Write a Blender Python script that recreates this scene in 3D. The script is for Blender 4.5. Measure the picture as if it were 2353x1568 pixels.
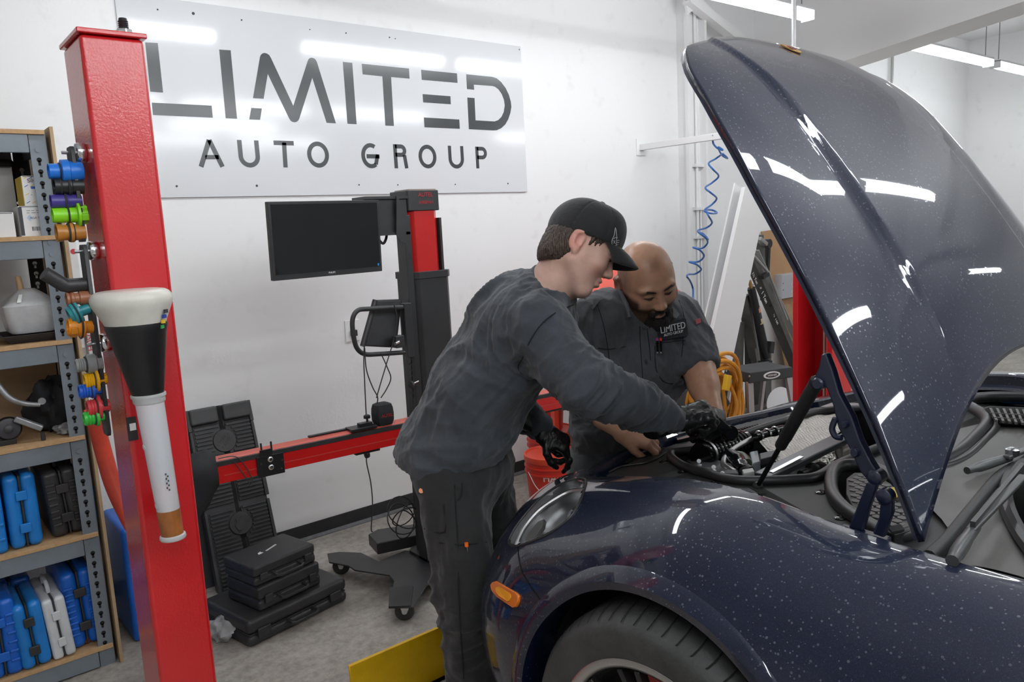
import bpy, bmesh, math, random
import numpy as np
from mathutils import Vector, Matrix
from mathutils.bvhtree import BVHTree

# ------------------------------------------------------------------ scene, camera
for o in list(bpy.data.objects): bpy.data.objects.remove(o, do_unlink=True)
SC = bpy.context.scene
COL = SC.collection
random.seed(7)
W, H = 2353, 1568
FPX = 1795.0
ROLL, PITCH, YAW, CH = math.radians(2.95), math.radians(8.37), math.radians(39.05), 1.66
hd = Vector((math.sin(YAW), math.cos(YAW), 0))
FW = hd * math.cos(PITCH) + Vector((0, 0, -math.sin(PITCH)))
_r0 = Vector((math.cos(YAW), -math.sin(YAW), 0)); _u0 = _r0.cross(FW)
RT = _r0 * math.cos(ROLL) - _u0 * math.sin(ROLL)
UP = _r0 * math.sin(ROLL) + _u0 * math.cos(ROLL)
CP = Vector((0, 0, CH))
cam = bpy.data.cameras.new('camera'); camo = bpy.data.objects.new('camera', cam); COL.objects.link(camo)
camo.matrix_world = Matrix(((RT.x, UP.x, -FW.x, CP.x), (RT.y, UP.y, -FW.y, CP.y), (RT.z, UP.z, -FW.z, CP.z), (0, 0, 0, 1)))
cam.sensor_width = 36.0; cam.lens = 36.0 * FPX / W; cam.clip_start = 0.05; cam.clip_end = 100
SC.camera = camo

# ------------------------------------------------------------------ world, exposure
wd = bpy.data.worlds.new('world'); SC.world = wd; wd.use_nodes = True
wd.node_tree.nodes['Background'].inputs[0].default_value = (0.9, 0.95, 1.0, 1)
wd.node_tree.nodes['Background'].inputs[1].default_value = 0.25
SC.view_settings.view_transform = 'Standard'
SC.view_settings.look = 'None'
SC.view_settings.gamma = 1.0
SC.view_settings.use_curve_mapping = False
SC.view_settings.exposure = 0.0
LAMP = 29.0          # emission of the LED strip diffusers

# ------------------------------------------------------------------ measuring helpers: photo point -> place on a real plane
def ray(x, y): return FW + RT * ((x - W / 2) / FPX) - UP * ((y - H / 2) / FPX)
def onY(x, y, Y): d = ray(x, y); return CP + d * ((Y - CP.y) / d.y)
def onX(x, y, X): d = ray(x, y); return CP + d * ((X - CP.x) / d.x)
def onZ(x, y, Z): d = ray(x, y); return CP + d * ((Z - CP.z) / d.z)
def atD(x, y, D): return CP + ray(x, y) * D
def V(*a): return Vector(a)

# ------------------------------------------------------------------ materials
MATS = {}
def mat(name, col, rough=0.5, metal=0.0, var=0.0, vscale=8.0, bump=0.0, bscale=60.0, coat=0.0, trans=0.0, emit=None, estr=0.0, spec=None, alpha=1.0, ior=None, col2=None, sub=0.0, aniso=None):
    if name in MATS: return MATS[name]
    m = bpy.data.materials.new(name); m.use_nodes = True
    nt = m.node_tree; b = nt.nodes['Principled BSDF']
    c = (*col, 1.0)
    b.inputs['Base Color'].default_value = c
    b.inputs['Roughness'].default_value = rough
    b.inputs['Metallic'].default_value = metal
    if coat: b.inputs['Coat Weight'].default_value = coat; b.inputs['Coat Roughness'].default_value = 0.03
    if trans: b.inputs['Transmission Weight'].default_value = trans
    if ior: b.inputs['IOR'].default_value = ior
    if spec is not None: b.inputs['Specular IOR Level'].default_value = spec
    if sub: b.inputs['Subsurface Weight'].default_value = sub; b.inputs['Subsurface Radius'].default_value = (0.02, 0.008, 0.004)
    if emit: b.inputs['Emission Color'].default_value = (*emit, 1); b.inputs['Emission Strength'].default_value = estr
    b.inputs['Alpha'].default_value = alpha
    tc = nt.nodes.new('ShaderNodeTexCoord')
    if var or col2:
        n = nt.nodes.new('ShaderNodeTexNoise'); n.inputs['Scale'].default_value = vscale; n.inputs['Detail'].default_value = 6
        n.inputs['Roughness'].default_value = 0.65
        nt.links.new(tc.outputs['Object'], n.inputs['Vector'])
        r = nt.nodes.new('ShaderNodeValToRGB'); r.color_ramp.elements[0].position = 0.3; r.color_ramp.elements[1].position = 0.72
        a = col2 if col2 else tuple(max(0, x * (1 - var)) for x in col)
        d = col if col2 else tuple(min(1, x * (1 + var)) for x in col)
        r.color_ramp.elements[0].color = (*a, 1); r.color_ramp.elements[1].color = (*d, 1)
        nt.links.new(n.outputs['Fac'], r.inputs['Fac']); nt.links.new(r.outputs['Color'], b.inputs['Base Color'])
    if bump:
        n2 = nt.nodes.new('ShaderNodeTexNoise'); n2.inputs['Scale'].default_value = bscale; n2.inputs['Detail'].default_value = 4
        nt.links.new(tc.outputs['Object'], n2.inputs['Vector'])
        bp = nt.nodes.new('ShaderNodeBump'); bp.inputs['Strength'].default_value = bump; bp.inputs['Distance'].default_value = 0.004
        nt.links.new(n2.outputs['Fac'], bp.inputs['Height']); nt.links.new(bp.outputs['Normal'], b.inputs['Normal'])
    MATS[name] = m
    return m
def nodes(m): return m.node_tree, m.node_tree.nodes['Principled BSDF']

# ------------------------------------------------------------------ mesh builder
class MB:
    def __init__(s): s.v = []; s.f = []
    def add(s, vs, fs):
        k = len(s.v); s.v += [tuple(p) for p in vs]; s.f += [tuple(i + k for i in f) for f in fs]; return s
    def box(s, c, d, R=None):
        x, y, z = d[0] / 2, d[1] / 2, d[2] / 2
        vs = [Vector((a * x, b * y, e * z)) for a in (-1, 1) for b in (-1, 1) for e in (-1, 1)]
        if R is not None: vs = [R @ p for p in vs]
        c = Vector(c); vs = [p + c for p in vs]
        return s.add(vs, [(0, 1, 3, 2), (4, 6, 7, 5), (0, 4, 5, 1), (2, 3, 7, 6), (0, 2, 6, 4), (1, 5, 7, 3)])
    def span(s, a, b): return s.box([(a[i] + b[i]) / 2 for i in range(3)], [abs(a[i] - b[i]) for i in range(3)])
    def frame(s, ax):
        ax = Vector(ax).normalized(); t = Vector((0, 0, 1)) if abs(ax.z) < 0.9 else Vector((1, 0, 0))
        u = ax.cross(t).normalized(); return u, ax.cross(u).normalized()
    def cyl(s, a, b, r, seg=16, r2=None, cap=True):
        a = Vector(a); b = Vector(b); u, w = s.frame(b - a); r2 = r if r2 is None else r2
        vs = []
        for p, q in ((a, r), (b, r2)):
            for i in range(seg):
                t = 2 * math.pi * i / seg; vs.append(p + (u * math.cos(t) + w * math.sin(t)) * q)
        fs = [(i, (i + 1) % seg, seg + (i + 1) % seg, seg + i) for i in range(seg)]
        if cap: fs += [tuple(range(seg - 1, -1, -1)), tuple(range(seg, 2 * seg))]
        return s.add(vs, fs)
    def lathe(s, prof, o, ax, seg=24, cap=True, sx=1.0):
        o = Vector(o); ax = Vector(ax).normalized(); u, w = s.frame(ax); vs = []; fs = []
        for (r, h) in prof:
            for i in range(seg):
                t = 2 * math.pi * i / seg; vs.append(o + ax * h + (u * math.cos(t) * sx + w * math.sin(t)) * r)
        for k in range(len(prof) - 1):
            for i in range(seg):
                j = (i + 1) % seg; fs.append((k * seg + i, k * seg + j, (k + 1) * seg + j, (k + 1) * seg + i))
        if cap: fs += [tuple(range(seg - 1, -1, -1)), tuple(range((len(prof) - 1) * seg, len(prof) * seg))]
        return s.add(vs, fs)
    def tube(s, pts, r, seg=8, closed=False, smooth=0, cap=True):
        pts = [Vector(p) for p in pts]
        if smooth: pts = spline(pts, smooth, closed)
        n = len(pts); vs = []; fs = []
        rr = r if hasattr(r, '__len__') else [r] * n
        if len(rr) != n: rr = [rr[min(len(rr) - 1, int(i * len(rr) / n))] for i in range(n)]
        def tan(i):
            if closed: return (pts[(i + 1) % n] - pts[(i - 1) % n]).normalized()
            return (pts[min(i + 1, n - 1)] - pts[max(i - 1, 0)]).normalized()
        u, w = s.frame(tan(0))
        for i in range(n):
            t = tan(i); u = (u - t * u.dot(t)).normalized(); w = t.cross(u)
            for k in range(seg):
                a = 2 * math.pi * k / seg; vs.append(pts[i] + (u * math.cos(a) + w * math.sin(a)) * rr[i])
        m = n if closed else n - 1
        for i in range(m):
            j = (i + 1) % n
            for k in range(seg):
                l = (k + 1) % seg; fs.append((i * seg + k, i * seg + l, j * seg + l, j * seg + k))
        if not closed and cap: fs += [tuple(range(seg - 1, -1, -1)), tuple(range((n - 1) * seg, n * seg))]
        return s.add(vs, fs)
    def prism(s, poly, ext):
        poly = [Vector(p) for p in poly]; ext = Vector(ext); n = len(poly)
        vs = poly + [p + ext for p in poly]
        fs = [tuple(range(n - 1, -1, -1)), tuple(range(n, 2 * n))] + [(i, (i + 1) % n, n + (i + 1) % n, n + i) for i in range(n)]
        return s.add(vs, fs)
    def bar(s, a, b, wdt, hgt, up=(0, 0, 1)):
        a = Vector(a); b = Vector(b); t = (b - a).normalized(); upv = Vector(up); sd = t.cross(upv).normalized(); uu = sd.cross(t)
        vs = []
        for p in (a, b):
            for i, j in ((-1, -1), (1, -1), (1, 1), (-1, 1)): vs.append(p + sd * (i * wdt / 2) + uu * (j * hgt / 2))
        return s.add(vs, [(3, 2, 1, 0), (4, 5, 6, 7), (0, 1, 5, 4), (1, 2, 6, 5), (2, 3, 7, 6), (3, 0, 4, 7)])
    def loft(s, rings, closed=True, cap=True):
        n = len(rings[0]); vs = [p for r in rings for p in r]; fs = []
        for i in range(len(rings) - 1):
            for k in range(n if closed else n - 1):
                l = (k + 1) % n; fs.append((i * n + k, i * n + l, (i + 1) * n + l, (i + 1) * n + k))
        if cap and closed: fs += [tuple(range(n - 1, -1, -1)), tuple(range((len(rings) - 1) * n, len(rings) * n))]
        return s.add(vs, fs)
    def build(s, name, m, parent=None, smooth=False, bevel=0, seg=2, label=None, kind=None, subsurf=0):
        me = bpy.data.meshes.new(name); me.from_pydata(s.v, [], s.f); me.update()
        bm = bmesh.new(); bm.from_mesh(me); bmesh.ops.recalc_face_normals(bm, faces=bm.faces)
        if smooth:
            for f in bm.faces: f.smooth = True
            for e in bm.edges:
                if len(e.link_faces) == 2 and e.calc_face_angle(0) > 0.75: e.smooth = False
        bm.to_mesh(me); bm.free()
        me.materials.append(m if not isinstance(m, str) else MATS[m])
        o = bpy.data.objects.new(name, me); COL.objects.link(o)
        if bevel:
            md = o.modifiers.new('bevel', 'BEVEL'); md.width = bevel; md.segments = seg; md.limit_method = 'ANGLE'; md.angle_limit = 0.6
            for p in me.polygons: p.use_smooth = True
            if hasattr(md, 'harden_normals'): md.harden_normals = True
        if subsurf:
            md = o.modifiers.new('sub', 'SUBSURF'); md.levels = subsurf; md.render_levels = subsurf
        if parent is not None: setparent(o, parent)
        if label: o['label'] = label
        if kind: o['kind'] = kind
        return o

def setparent(o, parent):
    o.parent = parent
    o.matrix_parent_inverse = parent.matrix_basis.inverted() if parent.parent is None else Matrix.Identity(4)

def spline(pts, k=8, closed=False):
    pts = [Vector(p) for p in pts]; n = len(pts); out = []
    rng = n if closed else n - 1
    for i in range(rng):
        if closed: p0, p1, p2, p3 = pts[i - 1], pts[i], pts[(i + 1) % n], pts[(i + 2) % n]
        else: p0, p1, p2, p3 = pts[max(i - 1, 0)], pts[i], pts[i + 1], pts[min(i + 2, n - 1)]
        for j in range(k):
            t = j / k
            out.append(0.5 * ((2 * p1) + (p2 - p0) * t + (2 * p0 - 5 * p1 + 4 * p2 - p3) * t * t + (3 * p1 - p0 - 3 * p2 + p3) * t ** 3))
    if not closed: out.append(pts[-1].copy())
    return out

def tag(o, label, cat, group=None):
    o['label'] = label; o['category'] = cat
    if group: o['group'] = group
    return o
def thing(name, label, cat, loc=(0, 0, 0), group=None):
    o = bpy.data.objects.new(name, None); COL.objects.link(o); o.location = loc; o.empty_display_size = 0.05
    o.matrix_basis = Matrix.Translation(Vector(loc))
    return tag(o, label, cat, group)
def struct(o): o['kind'] = 'structure'; return o
def rotz(a): return Matrix.Rotation(math.radians(a), 3, 'Z')
def basis(ex, ey, ez): return Matrix((ex, ey, ez)).transposed()

def text_geo(txt, size=1.0, ext=0.0, space=1.0, bold=0.0):
    cu = bpy.data.curves.new('t', 'FONT'); cu.body = txt; cu.size = size; cu.extrude = ext; cu.space_character = space; cu.resolution_u = 6; cu.offset = bold
    cu.align_x = 'CENTER'; cu.align_y = 'CENTER'
    ob = bpy.data.objects.new('t', cu); COL.objects.link(ob)
    dg = bpy.context.evaluated_depsgraph_get(); dg.update()
    me = bpy.data.meshes.new_from_object(ob.evaluated_get(dg))
    vs = [v.co.copy() for v in me.vertices]; fs = [tuple(p.vertices) for p in me.polygons]
    bpy.data.objects.remove(ob, do_unlink=True); bpy.data.curves.remove(cu); bpy.data.meshes.remove(me)
    return vs, fs
def put_text(txt, size, o, ex, ey, m, parent, name='lettering', ext=0.0006, space=1.0, bold=0.0, width=None, height=None):
    vs, fs = text_geo(txt, size, ext, space, bold)
    xs = [v.x for v in vs]; ys = [v.y for v in vs]
    cx, cy = (max(xs) + min(xs)) / 2, (max(ys) + min(ys)) / 2
    sx = width / (max(xs) - min(xs)) if width else 1; sy = height / (max(ys) - min(ys)) if height else sx
    ex = Vector(ex).normalized(); ey = Vector(ey); ey = (ey - ex * ey.dot(ex)).normalized(); ez = ex.cross(ey)
    o = Vector(o)
    b = MB(); b.add([o + ex * ((v.x - cx) * sx) + ey * ((v.y - cy) * sy) + ez * v.z for v in vs], fs)
    return b.build(name, m, parent)
# ================================================================== SETTING
WY = 3.96            # back wall plane
CEIL = 3.55
m_wall = mat('wall_paint', (0.80, 0.80, 0.80), 0.55)
nt, b = nodes(m_wall)
tc = nt.nodes.new('ShaderNodeTexCoord')
n1 = nt.nodes.new('ShaderNodeTexNoise'); n1.inputs['Scale'].default_value = 3.2; n1.inputs['Detail'].default_value = 2
n2 = nt.nodes.new('ShaderNodeTexNoise'); n2.inputs['Scale'].default_value = 55; n2.inputs['Detail'].default_value = 3
r1 = nt.nodes.new('ShaderNodeValToRGB'); r1.color_ramp.elements[0].position = 0.56; r1.color_ramp.elements[1].position = 0.7
mx = nt.nodes.new('ShaderNodeMath'); mx.operation = 'MULTIPLY'
bp = nt.nodes.new('ShaderNodeBump'); bp.inputs['Strength'].default_value = 0.5; bp.inputs['Distance'].default_value = 0.004
for a_, b_ in ((tc.outputs['Object'], n1.inputs['Vector']), (tc.outputs['Object'], n2.inputs['Vector']), (n1.outputs['Fac'], r1.inputs['Fac']), (r1.outputs['Color'], mx.inputs[0]), (n2.outputs['Fac'], mx.inputs[1]), (mx.outputs[0], bp.inputs['Height']), (bp.outputs['Normal'], b.inputs['Normal'])): nt.links.new(a_, b_)
# scuffs and faint smudges on the paint
n3 = nt.nodes.new('ShaderNodeTexNoise'); n3.inputs['Scale'].default_value = 9; n3.inputs['Detail'].default_value = 5
r3 = nt.nodes.new('ShaderNodeValToRGB'); r3.color_ramp.elements[0].position = 0.2; r3.color_ramp.elements[0].color = (0.74, 0.735, 0.73, 1); r3.color_ramp.elements[1].position = 0.4; r3.color_ramp.elements[1].color = (0.80, 0.80, 0.80, 1)
nt.links.new(tc.outputs['Object'], n3.inputs['Vector']); nt.links.new(n3.outputs['Fac'], r3.inputs['Fac']); nt.links.new(r3.outputs['Color'], b.inputs['Base Color'])
m_white = mat('white_steel_paint', (0.80, 0.80, 0.80), 0.4)
m_ceil = mat('ceiling_paint', (0.76, 0.76, 0.76), 0.7)

m_floor = mat('concrete', (0.36, 0.34, 0.31), 0.62)
nt, b = nodes(m_floor)
tc = nt.nodes.new('ShaderNodeTexCoord')
def noise(nt, tc, sc, det=6, rough=0.6, out='Object'):
    n = nt.nodes.new('ShaderNodeTexNoise'); n.inputs['Scale'].default_value = sc; n.inputs['Detail'].default_value = det; n.inputs['Roughness'].default_value = rough
    nt.links.new(tc.outputs[out], n.inputs['Vector']); return n
def ramp(nt, src, els):
    r = nt.nodes.new('ShaderNodeValToRGB'); nt.links.new(src, r.inputs['Fac'])
    while len(r.color_ramp.elements) < len(els): r.color_ramp.elements.new(0.5)
    for e, (p, c) in zip(r.color_ramp.elements, els): e.position = p; e.color = (*c, 1) if len(c) == 3 else c
    return r
def mixc(nt, f, a, b_, mode='MIX'):
    m = nt.nodes.new('ShaderNodeMix'); m.data_type = 'RGBA'; m.blend_type = mode
    for s, i in ((f, 0), (a, 6), (b_, 7)):
        if hasattr(s, 'links') or hasattr(s, 'is_linked'): nt.links.new(s, m.inputs[i])
        else: m.inputs[i].default_value = s if i == 0 else (*s, 1)
    return m.outputs[2]
c1 = ramp(nt, noise(nt, tc, 2.2, 8, 0.7).outputs['Fac'], [(0.3, (0.29, 0.265, 0.235)), (0.5, (0.39, 0.36, 0.32)), (0.72, (0.49, 0.455, 0.41))])
c2 = ramp(nt, noise(nt, tc, 26, 6, 0.7).outputs['Fac'], [(0.33, (0.55, 0.54, 0.52)), (0.6, (1, 1, 1))])
c3 = ramp(nt, noise(nt, tc, 7.0, 4).outputs['Fac'], [(0.26, (0.30, 0.28, 0.26)), (0.36, (1, 1, 1))])
cc = mixc(nt, 0.8, c1.outputs['Color'], c2.outputs['Color'], 'MULTIPLY'); cc = mixc(nt, 0.6, cc, c3.outputs['Color'], 'MULTIPLY')
c4 = ramp(nt, noise(nt, tc, 90, 2).outputs['Fac'], [(0.70, (0, 0, 0)), (0.76, (1, 1, 1))])
cc = mixc(nt, c4.outputs['Color'], cc, (0.62, 0.61, 0.58)); nt.links.new(cc, b.inputs['Base Color'])
bp = nt.nodes.new('ShaderNodeBump'); bp.inputs['Strength'].default_value = 0.12; bp.inputs['Distance'].default_value = 0.004
nt.links.new(noise(nt, tc, 70, 5).outputs['Fac'], bp.inputs['Height']); nt.links.new(bp.outputs['Normal'], b.inputs['Normal'])
rr = ramp(nt, noise(nt, tc, 4, 4).outputs['Fac'], [(0.35, (0.45,) * 3), (0.7, (0.75,) * 3)]); nt.links.new(rr.outputs['Color'], b.inputs['Roughness'])

XR = 10.42; XL = -3.2; YF = -6.0
struct(MB().span((XL - .2, YF - .2, -0.2), (XR + .2, WY + .2, 0)).build('floor', m_floor))
struct(MB().span((XL - .2, WY, 0), (XR + .2, WY + .2, CEIL)).build('wall_back', m_wall))
struct(MB().span((XL - .2, YF, 0), (XL, WY, CEIL)).build('wall_left', m_wall))
struct(MB().span((XR, YF, 0), (XR + .2, WY, CEIL)).build('wall_right', m_wall))
struct(MB().span((XL - .2, YF - .2, 0), (XR + .2, YF, CEIL)).build('wall_front', mat('door_grey', (0.66, 0.66, 0.66), 0.5, var=0.1, vscale=2)))
struct(MB().span((XL - .2, YF - .2, CEIL), (XR + .2, WY + .2, CEIL + .15)).build('ceiling', m_ceil))
# dropped header with a sloping lower edge on the right
hp = [V(6.0, WY, 2.69), V(6.0, -3.2, CEIL), V(6.0, WY, CEIL)]
struct(MB().prism(hp, (0.35, 0, 0)).build('wall_header', m_white))
# cove base along the wall: black rubber with a worn grey toe
m_cove = mat('black_cove_base', (0.022, 0.023, 0.025), 0.5, var=0.3, vscale=14)
m_toe = mat('cove_toe', (0.12, 0.125, 0.13), 0.6, var=0.3, vscale=20)
bb = struct(MB().span((XL, WY - 0.006, 0.0), (4.95, WY, 0.088)).build('baseboard_back', m_cove))
tb = MB().prism([V(XL, WY, 0), V(XL, WY - 0.022, 0), V(XL, WY - 0.02, 0.006), V(XL, WY - 0.006, 0.018), V(XL, WY, 0.018)], (4.95 - XL, 0, 0)).build('toe', m_toe, bb)
# steel column, conduit and braces in the corner
c_ = struct(MB().span((4.975, WY - 0.10, 0), (5.12, WY, CEIL)).build('wall_column', m_white))
MB().span((4.955, WY - 0.115, 0), (4.985, WY - 0.085, CEIL)).build('flange', m_white, c_)
MB().span((5.11, WY - 0.16, 0), (5.135, WY, CEIL)).build('flange', m_white, c_)
cd = thing('conduit', 'thin white conduit pipe clipped to the steel column', 'pipe', (5.045, WY - .115, 0))
MB().cyl((5.045, WY - .118, 0), (5.045, WY - .118, CEIL), 0.011, 8).build('pipe', m_white, cd, True)
MB().cyl((5.085, WY - .118, 0), (5.085, WY - .118, 1.72), 0.009, 8).build('pipe', m_white, cd, True)
for z in (1.72, 1.5, 2.05, 2.7): MB().span((5.01, WY - .135, z - .012), (5.11, WY - .10, z + .012)).build('clip', m_white, cd)
# slanted brace up in the corner and broad slanted flange lower down
br = thing('corner_brace', 'white angle-iron brace slanting from the steel column under the ceiling light', 'brace', (5.1, WY - .2, 3.2))
A0 = onY(1578, 4, WY - .18); A1 = onY(1700, 100, WY - .18)
MB().bar(A0, A1 + (A1 - A0) * .35, 0.02, 0.075, (0, 1, 0)).build('web', m_white, br)
MB().bar(A0 + V(0, -.03, .03), A1 + (A1 - A0) * .35 + V(0, -.03, .03), 0.06, 0.012, (0, 1, 0)).build('flange', m_white, br)
MB().prism([onY(1570, -20, WY - .16), onY(1625, 0, WY - .16), onY(1582, 32, WY - .16)], (0, 0.02, 0)).build('gusset', m_white, br)
br2 = thing('wide_brace', 'broad white painted brace leaning in front of the wall left of the grey hoist', 'brace', (4.9, 3.15, 0))
q = [onY(1712, 430, 3.15), onY(1768, 430, 3.15), onY(1662, 930, 3.15), onY(1600, 930, 3.15)]
ext = (q[2] - q[1]); q[2] = q[1] + ext * (q[1].z / -ext.z * 1.0); ext2 = q[3] - q[0]; q[3] = q[0] + ext2 * (q[0].z / -ext2.z)
MB().prism(q, (0, 0.03, 0)).build('flange', m_white, br2, bevel=0.003)
qq = [(q[0] + q[1]) / 2, (q[2] + q[3]) / 2]
MB().bar(qq[0] + V(0, .12, 0), qq[1] + V(0, .12, 0), 0.2, 0.012, (0, 1, 0)).build('web', m_white, br2)
# vertical seam pipe on far wall
cp = tag(MB().cyl(onY(2051, 115, WY - .03), V(onY(2051, 115, WY - .03).x, WY - .03, 0.3), 0.016, 8).build('drop_pipe', mat('galv', (0.42, 0.42, 0.41), 0.4, 0.6), None, True), 'thin grey pipe running down the far white wall', 'pipe')

# ------------------------------------------------------------------ LED strip lights hung from the ceiling
m_led = mat('led_diffuser', (1, 1, 1), 0.5, emit=(0.93, 0.97, 1.0), estr=LAMP)
m_lh = mat('lamp_housing', (0.75, 0.76, 0.78), 0.4)
m_cable = mat('lamp_cable', (0.25, 0.25, 0.25), 0.5)
LZ = 2.90
strips = [(2.85, 0.62, 1.84, 'LED strip light above the wall sign, left of the red post top'), (2.85, 2.40, 3.54, 'LED strip light hanging over the wall sign'),
          (2.85, 3.66, 4.93, 'LED strip light hanging left of the vertical rod near the raised hood'), (2.93, 6.50, 8.16, 'LED strip light under the sloping header on the right'), (2.93, 8.31, 9.9, 'LED strip light at the right picture edge next to the far corner'),
          (0.35, -0.7, 0.52, 'LED strip light overhead on the near row above the shelf side'), (0.35, 1.0, 2.22, 'LED strip light overhead on the near row above the raised hood'), (0.35, 2.4, 3.62, 'LED strip light overhead on the near row right of the car'),
          (0.35, 3.8, 5.02, 'LED strip light overhead at the right end of the near row'), (-2.2, -0.7, 0.52, 'LED strip light behind the camera at the left end'), (-2.2, 0.8, 2.02, 'LED strip light behind the camera in the middle'), (-2.2, 2.3, 3.52, 'LED strip light behind the camera over the car tail'),
          (-0.9, -1.6, -0.38, 'LED strip light just behind the camera at the far left'), (-0.9, -0.2, 1.02, 'LED strip light straight above and behind the camera'), (-0.9, 1.2, 2.42, 'LED strip light just behind the camera over the car roof'), (-0.9, 2.6, 3.82, 'LED strip light just behind the camera right of the car'),  # unseen row, added to brighten the sides facing the camera
          (-4.4, 0.2, 1.42, 'LED strip light on the rearmost row behind the camera, left'), (-4.4, 2.2, 3.42, 'LED strip light on the rearmost row behind the camera, right'),  # unseen rear row, added as fill for the faces
          (-2.2, 3.8, 5.02, 'LED strip light behind the camera at the right end'), (-0.9, 7.0, 8.6, 'LED strip light overhead in the right bay nearer the camera')]
for (y, x0, x1, lab) in strips:
    t = thing('strip_light', lab, 'light', ((x0 + x1) / 2, y, LZ), 'suspended LED strip lights')
    pr = [(-.045, .034), (-.045, .0), (-.03, -.014), (0, -.02), (.03, -.014), (.045, .0), (.045, .034)]
    MB().loft([[V(x, y + a, LZ + c) for a, c in pr] for x in (x0 + .01, x1 - .01)], closed=True).build('diffuser', m_led, t, False)
    MB().span((x0, y - .048, LZ + .034), (x1, y + .048, LZ + .056)).build('housing', m_lh, t, bevel=0.006)
    for s in (x0, x1):
        d = 0.01 if s == x0 else -0.01
        MB().span((s, y - .048, LZ - .022), (s + d, y + .048, LZ + .05)).build('end_cap', m_lh, t, bevel=0.004)
        MB().cyl((s + 8 * d, y, LZ + .05), (s + 8 * d, y, CEIL), 0.004, 6).build('hanger', m_cable, t)
# plain grey rod hanging just in front of the lamp
rp = atD(1825, 60, 4.3)
tag(MB().cyl((rp.x, rp.y, 2.35), (rp.x, rp.y, CEIL), 0.014, 10).build('hanging_rod', mat('rod_grey', (0.5, 0.5, 0.5), 0.4, 0.3), None, True), 'thin grey rod hanging in front of the strip light above the hood', 'rod')
# ================================================================== WALL SIGN
SY = WY - 0.012
m_sign = mat('sign_panel', (0.67, 0.68, 0.70), 0.10)
m_ink = mat('sign_ink', (0.055, 0.06, 0.063), 0.22)
m_screw = mat('screw_dark', (0.03, 0.03, 0.03), 0.5)
s0 = onY(1212, 441, SY); s1 = onY(262, -18, SY)
sg = thing('wall_sign', 'large white wall sign with big dark grey letters above the monitor', 'sign', (2.24, SY, s0.z))
MB().span((s1.x, SY, s0.z), (s0.x, WY - 0.001, s1.z + 0.004)).build('panel', m_sign, sg, bevel=0.0015)
def zz(ox, oy, k): return lambda pts: [(ox + x / k, oy + y / k) for x, y in pts]
zA = zz(0, 0, 3.336); zB = zz(560, 100, 6.92); zC = zz(820, 130, 5.8825)
letters = [('letter_l', [zA([(1113, 325), (1209, 330), (1250, 710), (1152, 703)]), zA([(1163, 787), (1622, 810), (1631, 903), (1173, 882)])]),
  ('letter_i', [zA([(1680, 380), (1768, 386), (1817, 911), (1730, 907)])]),
  ('letter_m', [zB([(147, 870), (258, 215), (272, 180), (300, 157), (330, 150), (370, 160), (405, 185), (430, 225), (788, 992), (1015, 285), (1030, 250), (1055, 230), (1085, 226), (1120, 238), (1145, 260), (1165, 300), (1466, 1270), (1318, 1262), (1090, 545), (885, 1190), (870, 1222), (845, 1245), (812, 1254), (775, 1247), (745, 1228), (722, 1190), (382, 484), (316, 880)]), zB([(120, 1024), (288, 1034), (260, 1215), (88, 1208)])]),
  ('letter_i', [zB([(1577, 292), (1726, 308), (1795, 1285), (1649, 1277)])]),
  ('letter_t', [zC([(67, 98), (703, 162), (712, 299), (462, 277), (500, 939), (385, 934), (345, 268), (78, 241)])]),
  ('letter_e', [zC([(869, 180), (1353, 228), (1360, 357), (877, 315)]), zC([(889, 508), (1264, 537), (1269, 646), (896, 620)]), zC([(906, 824), (1384, 852), (1391, 977), (914, 957)])]),
  ('letter_d', [zC([(1478, 240), (1830, 275), (1890, 295), (1950, 345), (2010, 425), (2055, 520), (2080, 610), (2088, 680), (2075, 760), (2045, 850), (2005, 920), (1950, 970), (1890, 997), (1840, 999), (1514, 982), (1493, 554), (1590, 561), (1604, 863), (1860, 878), (1910, 860), (1955, 815), (1985, 750), (1999, 665), (1990, 590), (1960, 510), (1915, 445), (1870, 410), (1830, 398), (1580, 380), (1585, 450), (1488, 440)])])]
def flat(polys, Y, ey):
    b = MB()
    for pl in polys:
        P = [onY(x, y, Y) for x, y in pl]
        b.prism(P, (0, ey, 0))
    return b
for n, pl in letters:
    o = flat(pl, SY - 0.0003, -0.0008).build(n, m_ink, sg)
# second line: strokes laid out in the panel plane
def U(x, y): return onY(x, y, SY)
k2 = 2353 / 780.0
def q2(x, y): return (440 + x / k2, 300 + y / k2)
def stroke(b, pts, w, closed=False):
    P = [V(p.x, 0, p.z) for p in pts]; n = len(P); L = []; R_ = []
    for i in range(n):
        t = ((P[(i + 1) % n] - P[i - 1]) if closed else (P[min(i + 1, n - 1)] - P[max(i - 1, 0)])).normalized(); nn = V(-t.z, 0, t.x) * (w / 2)
        L.append(P[i] + nn); R_.append(P[i] - nn)
    for i in range(n if closed else n - 1):
        j = (i + 1) % n; b.prism([V(a.x, SY - .0003, a.z) for a in (L[i], L[j], R_[j], R_[i])], (0, -.0008, 0))
def U2(pts): return [U(*q2(x, y)) for x, y in pts]
def arc(cx, cz, rx, rz, a0, a1, n=22): return [V(cx + rx * math.cos(math.radians(a0 + (a1 - a0) * i / n)), SY, cz + rz * math.sin(math.radians(a0 + (a1 - a0) * i / n))) for i in range(n + 1)]
WD = 0.023
b = MB(); stroke(b, U2([(66, 252), (122, 66)]), WD); stroke(b, U2([(122, 66), (215, 252)]), WD); stroke(b, U2([(95, 185), (188, 185)]), WD * .9); b.build('letter_a', m_ink, sg)
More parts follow.
